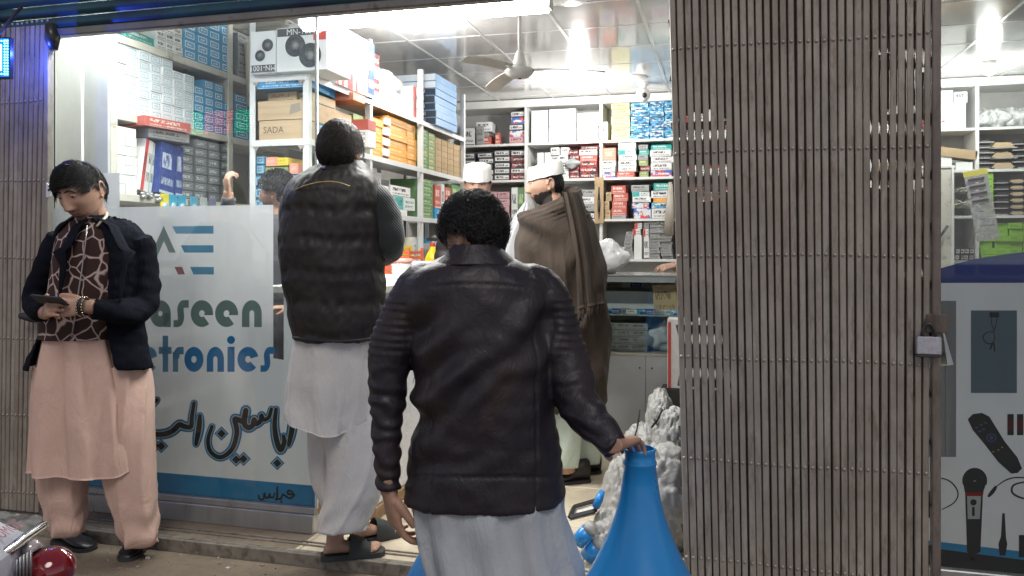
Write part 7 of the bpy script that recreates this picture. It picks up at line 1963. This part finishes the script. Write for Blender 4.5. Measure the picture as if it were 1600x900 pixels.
finish_body(body, p6, [SKIN, LIPS, STUB], MX6, lambda c: c.z < -.05 and c.y < .0, [([(438, 340, D6), (440, 380, D6), (440, 500, D6), (440, 620, D6)], [.06, .11, .11, .11]), ([(402, 362, D6), (374, 380, D6 - .12), (354, 370, D6 - .22), (355, 330, D6 - .28), (357, 300, D6 - .30)], [.045, .04, .036, .03, .026]), ([(476, 366, D6), (490, 420, D6), (478, 470, D6 - .1), (452, 481, D6 - .28)], [.045, .04, .035, .028]), ([(425, 600, D6), (420, 740, D6)], .045), ([(455, 600, D6), (458, 740, D6)], .045)], .0045); head_parts(p6, MX6, HAIR, True)
hair_on(p6, MX6, HAIR, lambda p: (p.z > -.05 if p.y > .03 else (p.z > .012 if p.y > -.04 else p.z > .06)), 900, .05, lambda p: Vector((.2, .4, -1)), .2, .012, 8, 1.09)

# ---------------------------------------------------------------- 7: shopkeeper hidden by the gate, hand on the counter
D7 = 6.45
p7 = person('shopkeeper mostly hidden by the folding gate, one hand above the counter', (P(1115, 400, D7).x, P(1115, 400, D7).y, FL))
R7 = lambda v, u, a, b_, d=0.0, tw=0.0: (P(u, v, D7 + d), px(a, D7), b_, tw)
b = MB(); loft(b, [R7(338, 1115, 12, .06), R7(348, 1115, 28, .10), R7(362, 1115, 38, .13), R7(420, 1115, 40, .15), R7(520, 1115, 38, .15), R7(600, 1115, 38, .15)], n=48, k=6)
for pts in ([(1085, 360, D7), (1072, 400, D7), (1064, 420, D7 - .1), (1056, 416, D7 - .3)], [(1146, 360, D7), (1156, 400, D7), (1150, 430, D7 - .1), (1130, 432, D7 - .25)]):
    sp_, sr = spline([P(*q) for q in pts], [.065, .055, .05, .042], 6); b.tube(sp_, sr, 16)
cloth(b, 'shirt', fabric('tan_shirt', (.32, .27, .2)), p7, .012, 2)
for u_ in (1100, 1130):
    b = MB(); loft(b, [(P(u_, 590, D7), .08, .08, 0), (P(u_, 625, D7), .06, .06, 0)], n=24, k=4); b.build('trouser_leg', fabric('tan_shirt', (.32, .27, .2)), p7); shoe(p7, onZ(u_, 632, FL) + FV * .1, -FV, .27, mt=BLK)
body = MB(); MX7 = HM(1115, 308, D7, 0, 10, 0, 1.0); head_into(body, MX7, None, 48, 40); body.tube([P(1115, 325, D7), P(1115, 345, D7)], [.055, .06], 14)
hand_into(body, P(1054, 415, D7 - .33), -RV * .9 - FV * .35 - UP * .1, UP * .9 - FV * .4, curls=(.35, .4, .5, .55), mirror=True, sc=1.05, fore=.03)
hand_into(body, P(1128, 432, D7 - .27), -RV * .4 - FV * .7, UP, sc=1.0)
finish_body(body, p7, [SKIN, LIPS, STUB], MX7, None, [([(1115, 342, D7), (1115, 380, D7), (1115, 500, D7), (1115, 590, D7)], [.06, .11, .11, .11]), ([(1087, 362, D7), (1074, 400, D7), (1065, 420, D7 - .1), (1052, 415, D7 - .34)], [.045, .04, .035, .03]), ([(1143, 362, D7), (1154, 400, D7), (1148, 430, D7 - .1), (1127, 432, D7 - .28)], [.045, .04, .035, .03]), ([(1105, 580, D7), (1100, 622, D7)], .045), ([(1125, 580, D7), (1130, 622, D7)], .045)], .0045); head_parts(p7, MX7, HAIR, True)
hair_on(p7, MX7, HAIR, lambda p: (p.z > -.05 if p.y > .03 else (p.z > .012 if p.y > -.04 else p.z > .055)), 300, .04, lambda p: Vector((.2, .4, -1)), .2, .01, 8, 1.08)
# ================================================================== horns, sacks, motorbike
BLUEP = None
def horn_mat():
    t = NT('blue_enamel'); v = t.tc()
    a = t.noise(v, 4, 4); sc_ = t.noise(t.map(v, (1, 1, .12)), 60, 4, .7)
    col = t.ramp(a, [(.3, (.005, .20, .56)), (.7, (.010, .25, .62))])
    ch = t.noise(v, 11, 6, .75)
    col = t.mix(t.ramp(ch, [(.715, 0.0), (.725, 1.0)]), col, (.45, .48, .46, 1))
    col = t.mix(t.ramp(sc_, [(.62, 0.0), (.8, .35)]), col, (.02, .10, .25, 1))
    return t.fin(col, t.ramp(t.noise(v, 9, 5), [(.3, .26), (.7, .42)]), t.bump(a, .05, .01), **{'Coat Weight': .3, 'Coat Roughness': .15})
HM_ = horn_mat()
HP = [(.0368, 0), (.0385, -.004), (.0368, -.010), (.0368, -.03), (.0405, -.034), (.0405, -.04), (.038, -.045), (.044, -.09), (.050, -.13), (.058, -.165), (.069, -.20), (.082, -.235), (.098, -.272), (.116, -.31), (.142, -.36), (.172, -.41), (.21, -.475), (.25, -.55), (.29, -.64), (.325, -.73), (.345, -.80), (.352, -.83)]
def horn(u, D, ztop, label, ms=1.0):
    c = P(u, 600, D); t = thing('loudspeaker_horn', label, 'horn', (c.x, c.y, 0))
    sc_ = ztop / .845; b = MB()
    out = [(r * ms, ztop + z * sc_) for r, z in HP]
    # outer wall, rolled rim, inner wall
    prof = out + [(out[-1][0] + .008, .014), (out[-1][0] + .004, .006), (out[-1][0] - .004, .008)] + [(r - .004, z + .002) for r, z in reversed(out[1:])] + [(out[0][0] - .004, ztop)]
    vs = []; fs = []; n = 96
    for (r, z) in prof:
        for k_ in range(n): vs.append((c.x + r * math.cos(2*PI*k_/n), c.y + r * math.sin(2*PI*k_/n), z))
    m_ = len(prof)
    for i in range(m_):
        i2 = (i + 1) % m_
        for k_ in range(n): fs.append((i*n+k_, i*n+(k_+1) % n, i2*n+(k_+1) % n, i2*n+k_))
    b.add(vs, fs, 0, True); b.build('bell', HM_, t)
    return t
horn(1000, 2.02, P(999, 700, 2.02).z, 'tall bright blue metal loudspeaker horn standing bell down, under the outstretched hand', 1.045)
horn(752, 2.42, .86, 'blue loudspeaker horn standing behind the pale kurta, mostly hidden')

def sack_mat():
    t = NT('woven_sack'); v = t.tc()
    a = t.noise(v, 5, 6, .65, .6); w = t.n('ShaderNodeTexChecker'); w.inputs['Scale'].default_value = 520; t.t.links.new(v, w.inputs[0])
    col = t.ramp(a, [(.3, (.22, .215, .20)), (.5, (.40, .395, .37)), (.7, (.52, .51, .49))])
    pr = t.noise(t.map(v, (1, 1, 1.6)), 13, 2, .4); col = t.mix(t.ramp(pr, [(.70, 0.0), (.74, .5)]), col, (.16, .15, .13, 1))
    nm = t.bump(w.outputs['Fac'], .12, .0006); nm = t.bump(t.noise(v, 26, 6, .7, 1.2), .6, .012, nm)
    return t.fin(col, .32, nm)
SACK = sack_mat()
def sack(u, v, D, r, label, seed, nm_='sack'):
    c = P(u, v, D); b = MB(); b.ell((0, 0, 0), (1, 1, 1), n=110, m=72)
    for i in range(len(b.v)):
        d = Vector(b.v[i]); q = d * 2.1 + Vector((seed, 0, 0))
        rid = 1 - abs(noise.noise(q * 1.2)) * 2; rid2 = 1 - abs(noise.noise(q * 2.9 + Vector((0, seed, 0)))) * 2
        vd, _p = noise.voronoi(q * .72 + Vector((noise.noise(q * 2), noise.noise(q * 2 + Vector((5, 0, 0))), 0)) * .35); v2, _p = noise.voronoi(q * 1.9)
        f = .90 + .19 * min(vd[1] - vd[0], .5) ** .5 + .035 * min(v2[1] - v2[0], .4) ** .5 + .035 * rid + .03 * noise.noise(q * 5) - .05 * (1 - abs(math.sin(4 * math.atan2(d.y, d.x) + 3 * noise.noise(q)))) ** 3 * (1 - d.z * d.z)
        f = max(.7, min(f, 1.25))
        p = c + RV * (d.x * r[0] * f) + FV * (d.y * r[1] * f) + UP * (d.z * r[2] * f)
        if p.z < FL + .002: p.z = FL + .002
        b.v[i] = tuple(p)
    return b.build(nm_, SACK, label=label, cat='sack')
sack(1040, 790, 3.50, (.17, .17, .27), 'large crumpled white woven sack leaning at the foot of the gate', 1)
sack(1006, 718, 3.72, (.11, .13, .17), 'pale woven sack with a dark strap fold, upright behind the blue horn', 4)
sack(1032, 660, 3.85, (.07, .10, .16), 'topmost crumpled sack bundle against the gate post', 9)
sack(972, 790, 3.62, (.10, .14, .22), 'white woven sack slumped on the floor left of the horn', 13)
sack(955, 845, 3.35, (.09, .12, .13), 'small crumpled sack at the front of the heap beside the blue cans', 17)
sack(1050, 700, 3.6, (.09, .1, .18), 'grey tinted sack pressed to the folding gate', 23)
b = MB()
for (a_, c_) in (((1000, 640), (990, 690)), ((1022, 655), (1045, 690)), ((1035, 640), (1018, 668))):
    p0 = P(*a_, 3.60); p1_ = P(*c_, 3.58); b.tube([p0, (p0 + p1_) / 2 - FV * .02, p1_], .007, 6, flat=.4)
b.build('black_strap', mat('black_webbing', (.02, .02, .02), .7), label='black webbing straps tied round the upright sack', cat='strap')
# black tray frame
tc_ = P(912, 797, 3.38); t_ = thing('black_tray', 'black plastic tray frame lying against the sacks', 'tray', tuple(tc_))
cn = [P(890, 808, 3.32), P(897, 792, 3.42), P(934, 781, 3.46), P(930, 798, 3.34)]
for i in range(4):
    b = MB(); b.tube([cn[i], cn[(i+1) % 4]], .010, 4, smooth=False); b.build('frame_bar', BLACKP, t_)
b = MB(); b.add([p - UP * .012 for p in cn], [(0, 1, 2, 3)]); b.add([p - UP * .016 for p in cn], [(3, 2, 1, 0)]); b.build('paper_lining', mat('lining', (.55, .53, .48), .7), t_)
b = MB(); b.tube([P(931, 793, 3.33), P(936, 780, 3.33), P(941, 768, 3.36)], [.016, .018, .012], 10); b.build('blue_clip', HM_, label='small blue plastic clip on top of the black tray frame', cat='clip')
for (u_, v_, dx, dz, lab) in ((911, 838, .05, -.05, 'small blue can lying left in front of the sacks'), (925, 861, .06, -.06, 'blue can with a white base lying lowest in front of the sacks')):
    p = P(u_, v_, 3.25); d_ = (RV * .6 + UP * .75 - FV * .2).normalized()
    cq = thing('blue_can', lab, 'can', tuple(p)); b = MB(); b.cyl(p - d_ * .035, p + d_ * .035, .032, n=20); b.build('can_body', HM_, cq)
    b = MB(); b.cyl(p + d_ * .0355, p + d_ * .065, .030, .027, n=20); b.build('can_cap', SACK, cq)
# red-white stand between counter and gate, black box
p = onY(1058, 550, 5.0)
ps = thing('promo_box', 'tall red and white printed display box standing beside the folding gate', 'display box', (p.x, 5.0, FL))
b = MB(); z1_ = onY(1050, 498, 5.0).z; z0_ = onY(1050, 606, 5.0).z; x0_ = onY(1043, 550, 5.0).x
b.box(x0_, x0_ + .30, 4.98, 5.12, z0_, z1_, ch=.003); b.build('display_body', PR['red_white'], ps)
b = MB(); b.box(x0_ + .004, x0_ + .022, 4.976, 4.979, z0_ + .004, z1_ - .02); b.build('red_edge', mat('print_red', (.6, .08, .06), .5), ps)
b = MB(); b.box(x0_ - .04, x0_ + .3, 4.96, 5.14, FL, z0_ - .001, ch=.004); b.build('black_base', mat('matt_black_box', (.03, .03, .032), .6), ps)
# litter
for (u_, v_, lab, s_) in ((600, 894, 'scrap of crumpled white paper on the pavement by the sandals', .022), (596, 889, 'second tiny scrap of paper behind the first on the pavement', .012)):
    p = onZ(u_, v_, .0); b = MB(); b.ell((p.x, p.y, .012), (s_, s_ * .7, .011), n=12, m=8)
    for i in range(len(b.v)):
        q = Vector(b.v[i]); k_ = 1 + .6 * noise.noise(q * 90); b.v[i] = (p.x + (q.x - p.x) * k_, p.y + (q.y - p.y) * k_, max(.001, q.z * k_))
    b.build('paper_scrap', PR['plain_white'], label=lab, cat='litter')

# ---- motorbike, tail at the lower left corner
LATB = -.90
def Q(lat, dep, z): return RV * lat + FV * dep + UP * z
mo = thing('motorbike', 'parked motorbike, only its chrome tail rail and red tail lamp in the corner', 'motorbike', tuple(Q(LATB, .6, 0)))
REDL = NT('red_lens'); rv_ = REDL.tc(); wv = REDL.n('ShaderNodeTexChecker'); wv.inputs['Scale'].default_value = 190; REDL.t.links.new(rv_, wv.inputs[0])
REDLM = REDL.fin((.26, .004, .010, 1), .07, REDL.bump(REDL.noise(REDL.map(rv_, (1, 1, 3)), 70, 3), .35, .002), **{'Coat Weight': 1.0, 'Coat Roughness': .03, 'Transmission Weight': .25})
lc_ = P(76, 893, 1.50)
tlm = MB(); rotl = (Matrix.Rotation(YAW, 3, 'Z') @ Matrix.Rotation(math.radians(-28), 3, 'Y') @ Matrix.Rotation(math.radians(18), 3, 'X'))
tlm.ell(lc_, (.050, .045, .043), rotl, 40, 24); tl_o = tlm.build('tail_lamp', REDLM, mo)
b = MB(); b.ell(lc_ - RV * .012 + FV * .01 - UP * .004, (.055, .043, .045), rotl, 32, 20); b.build('lamp_housing', BLACKP, tl_o)
b = MB(); b.ell(lc_ + RV * -.016 + FV * -.03 + UP * -.012, (.022, .02, .018), rotl, 20, 12); b.build('bulb_core', mat('bulb_chrome', (.55, .2, .2), .15, .8), tl_o)
zr = P(66, 822, 1.56)
b = MB(); sp_, sr = spline([Q(-.905, 1.0, zr.z + .02), Q(-.905, 1.25, zr.z + .01), P(0, 869, 1.41), P(36, 843, 1.485), P(67, 822, 1.56), P(71, 821, 1.575)], [.0095, .0095, .0095, .0092, .009, .006], 8); b.tube(sp_, sr, 20); b.build('carrier_rail', CHROME, mo)
b = MB(); b.tube([Q(-1.09, .95, zr.z + .01), Q(-1.09, 1.50, zr.z)], .009, 16); b.build('carrier_rail', CHROME, mo)
for d_ in (1.05, 1.2, 1.35):
    b = MB(); b.tube([Q(-1.09, d_, zr.z + .004), Q(-.905, d_, zr.z + .004)], .006, 10); b.build('carrier_bar', CHROME, mo)
b = MB(); b.tube([P(44, 848, 1.50), P(52, 862, 1.50)], [.014, .020], 14); b.build('lamp_bracket', mat('clear_bracket', (.55, .5, .5), .15, .3), mo)
for k_ in range(9):
    b = MB(); p = P(4 + k_ * 5.5, 888 - k_ * 3.5, 1.45); b.tube([p, p - UP * .05], .0022, 6); b.build('rear_grille_rib', ALU, mo) if k_ < 9 else None
b = MB(); fp_ = [Q(LATB, 1.30, .62), Q(LATB, 1.42, .60), Q(LATB, 1.52, .50), Q(LATB, 1.56, .38)]; b.tube(fp_, [.07, .07, .068, .06], 16, flat=.45); b.build('rear_mudguard', mat('black_paint', (.012, .012, .014), .2), mo)
def wheel(dep):
    r_ = .29; b = MB(); c = Q(LATB, dep, r_)
    pts = [c + (FV * math.cos(2*PI*i/40) + UP * math.sin(2*PI*i/40)) * (r_ - .045) for i in range(41)]
    b.tube(pts, .045, 12, ref=RV); o = b.build('wheel', mat('tyre_rubber', (.02, .02, .02), .8), mo)
    b = MB(); pts = [c + (FV * math.cos(2*PI*i/40) + UP * math.sin(2*PI*i/40)) * .215 for i in range(41)]; b.tube(pts, .014, 8, ref=RV)
    for i in range(14): a_ = 2*PI*i/14; b.tube([c, c + (FV * math.cos(a_) + UP * math.sin(a_)) * .21], .003, 5)
    b.tube([c - RV * .06, c + RV * .06], .03, 12); b.build('rim', CHROME, o)
wheel(1.18); wheel(-.05)
b = MB(); sp_, sr = spline([Q(LATB, 1.30, .76), Q(LATB, 1.0, .77), Q(LATB, .75, .755), Q(LATB, .55, .76)], [.075, .11, .11, .09], 6); b.tube(sp_, sr, 18, flat=.45, ref=RV); b.build('seat', mat('black_vinyl', (.015, .015, .015), .45), mo)
b = MB(); b.ell(Q(LATB, .38, .83), (.14, .24, .12), Matrix.Rotation(YAW, 3, 'Z')); b.build('fuel_tank', mat('red_tank', (.35, .01, .01), .15), mo)
b = MB(); b.ell(Q(LATB, .50, .42), (.12, .17, .15), Matrix.Rotation(YAW, 3, 'Z')); b.tube([Q(LATB, .55, .6), Q(LATB, 1.18, .35)], .02, 8); b.tube([Q(LATB, .2, .8), Q(LATB, .45, .35), Q(LATB, .8, .3)], .02, 8); b.build('engine_frame', DARKM, mo)
b = MB(); b.tube([Q(LATB - .06, .15, .88), Q(LATB - .06, -.05, .29)], .02, 10); b.tube([Q(LATB + .06, .15, .88), Q(LATB + .06, -.05, .29)], .02, 10); b.tube([Q(LATB - .32, .25, .98), Q(LATB, .15, .95), Q(LATB + .32, .25, .98)], .012, 10); b.build('fork_and_handlebar', CHROME, mo)
b = MB(); b.tube([Q(LATB + .14, .5, .28), Q(LATB + .14, 1.5, .30)], [.035, .045], 14); b.build('silencer', CHROME, mo)
# wrapped white parcel strapped on the carrier
pc = P(2, 846, 1.44)
pa = thing('parcel', 'white wrapped parcel with dark red letters on the motorbike carrier', 'parcel', tuple(pc))
cs_ = [P(-60, 838, 1.30), P(-8, 812, 1.52), P(45, 836, 1.54), P(14, 866, 1.42), P(-30, 900, 1.28)]
b = MB(); n_ = len(cs_); b.add([p for p in cs_] + [p - UP * .09 for p in cs_], [tuple(range(n_ - 1, -1, -1)), tuple(range(n_, 2 * n_))] + [(i, (i+1) % n_, n_ + (i+1) % n_, n_ + i) for i in range(n_)]); b.build('parcel_body', mat('glossy_white_wrap', (.62, .62, .68), .25, bump=.3, bs=20, bd=.006), pa)
a_, b__ = P(-14, 850, 1.4), P(28, 824, 1.52)
xd = (b__ - a_).normalized(); zn = (cs_[1] - cs_[0]).cross(cs_[2] - cs_[0]).normalized()
if zn.z < 0: zn = -zn
yd = zn.cross(xd).normalized(); rm = Matrix((xd, yd, zn)).transposed()
text('OMOX', .034, (a_ + b__) / 2 + zn * .012, rm, mat('dark_red_print', (.30, .02, .07), .5), pa, 'lettering')
b = MB(); rows = []
for i in range(10):
    for j in range(8):
        u_ = -20 + 85 * i / 9; v_ = 800 + 26 * j / 7 + 6 * noise.noise(Vector((i * .8, j * .5, 2)))
        rows.append(P(u_, v_ + .12 * u_, 1.60 + .02 * noise.noise(Vector((i * .9, j * .7, 5)))))
b.add(rows + [p + FV * .002 for p in rows], [(i*8+j, (i+1)*8+j, (i+1)*8+j+1, i*8+j+1) for i in range(9) for j in range(7)] + [(80+i*8+j, 80+i*8+j+1, 80+(i+1)*8+j+1, 80+(i+1)*8+j) for i in range(9) for j in range(7)], 0, True)
t2 = NT('cling_film'); tp = t2.n('ShaderNodeBsdfTransparent'); mx_ = t2.n('ShaderNodeMixShader'); mx_.inputs[0].default_value = .42
t2.fin((.5, .52, .5, 1), .15); t2.t.links.new(tp.outputs[0], mx_.inputs[1]); t2.t.links.new(t2.b.outputs[0], mx_.inputs[2]); t2.t.links.new(mx_.outputs[0], t2.out.inputs[0])
b.build('plastic_wrap', t2.m, pa)

# ---- LED message board across the street, seen as a green and pink reflection in the window glass
gp = onY(345, 190, WY); rr_ = ray(345, 190); k_ = 5.6 / rr_.y
lp = Vector((gp.x + rr_.x * k_, WY - 5.6, gp.z + rr_.z * k_))
mb_ = thing('message_board', 'LED message board on a post across the street, reflected in the left window', 'sign', (lp.x, lp.y, 0))
b = MB(); b.box(lp.x - .46, lp.x + .46, lp.y - .06, lp.y - .002, lp.z - .17, lp.z + .17, ch=.01); b.build('board_case', BLACKP, mb_)
b = MB(); b.cyl((lp.x, lp.y - .03, 0), (lp.x, lp.y - .03, lp.z - .17), .04, n=12); b.build('post', DARKM, mb_)
GE, PE = emit('led_green', (.0, 1, .35), 9), emit('led_pink', (1, .12, .25), 9)
for (x0, x1, m_, nm_) in ((-.43, -.27, GE, 'green_led_rows'), (-.25, .18, PE, 'pink_led_rows'), (.20, .42, GE, 'green_led_rows')):
    b = MB()
    for q in range(9):
        for w_ in range(4):
            a0 = x0 + (x1 - x0) * w_ / 4 + R.uniform(0, .02); a1 = a0 + (x1 - x0) / 4 * R.uniform(.5, .95)
            b.box(a0 + lp.x, a1 + lp.x, lp.y, lp.y + .004, lp.z - .145 + q * .033, lp.z - .145 + q * .033 + .012)
    b.build(nm_, m_, mb_, kind='stuff')
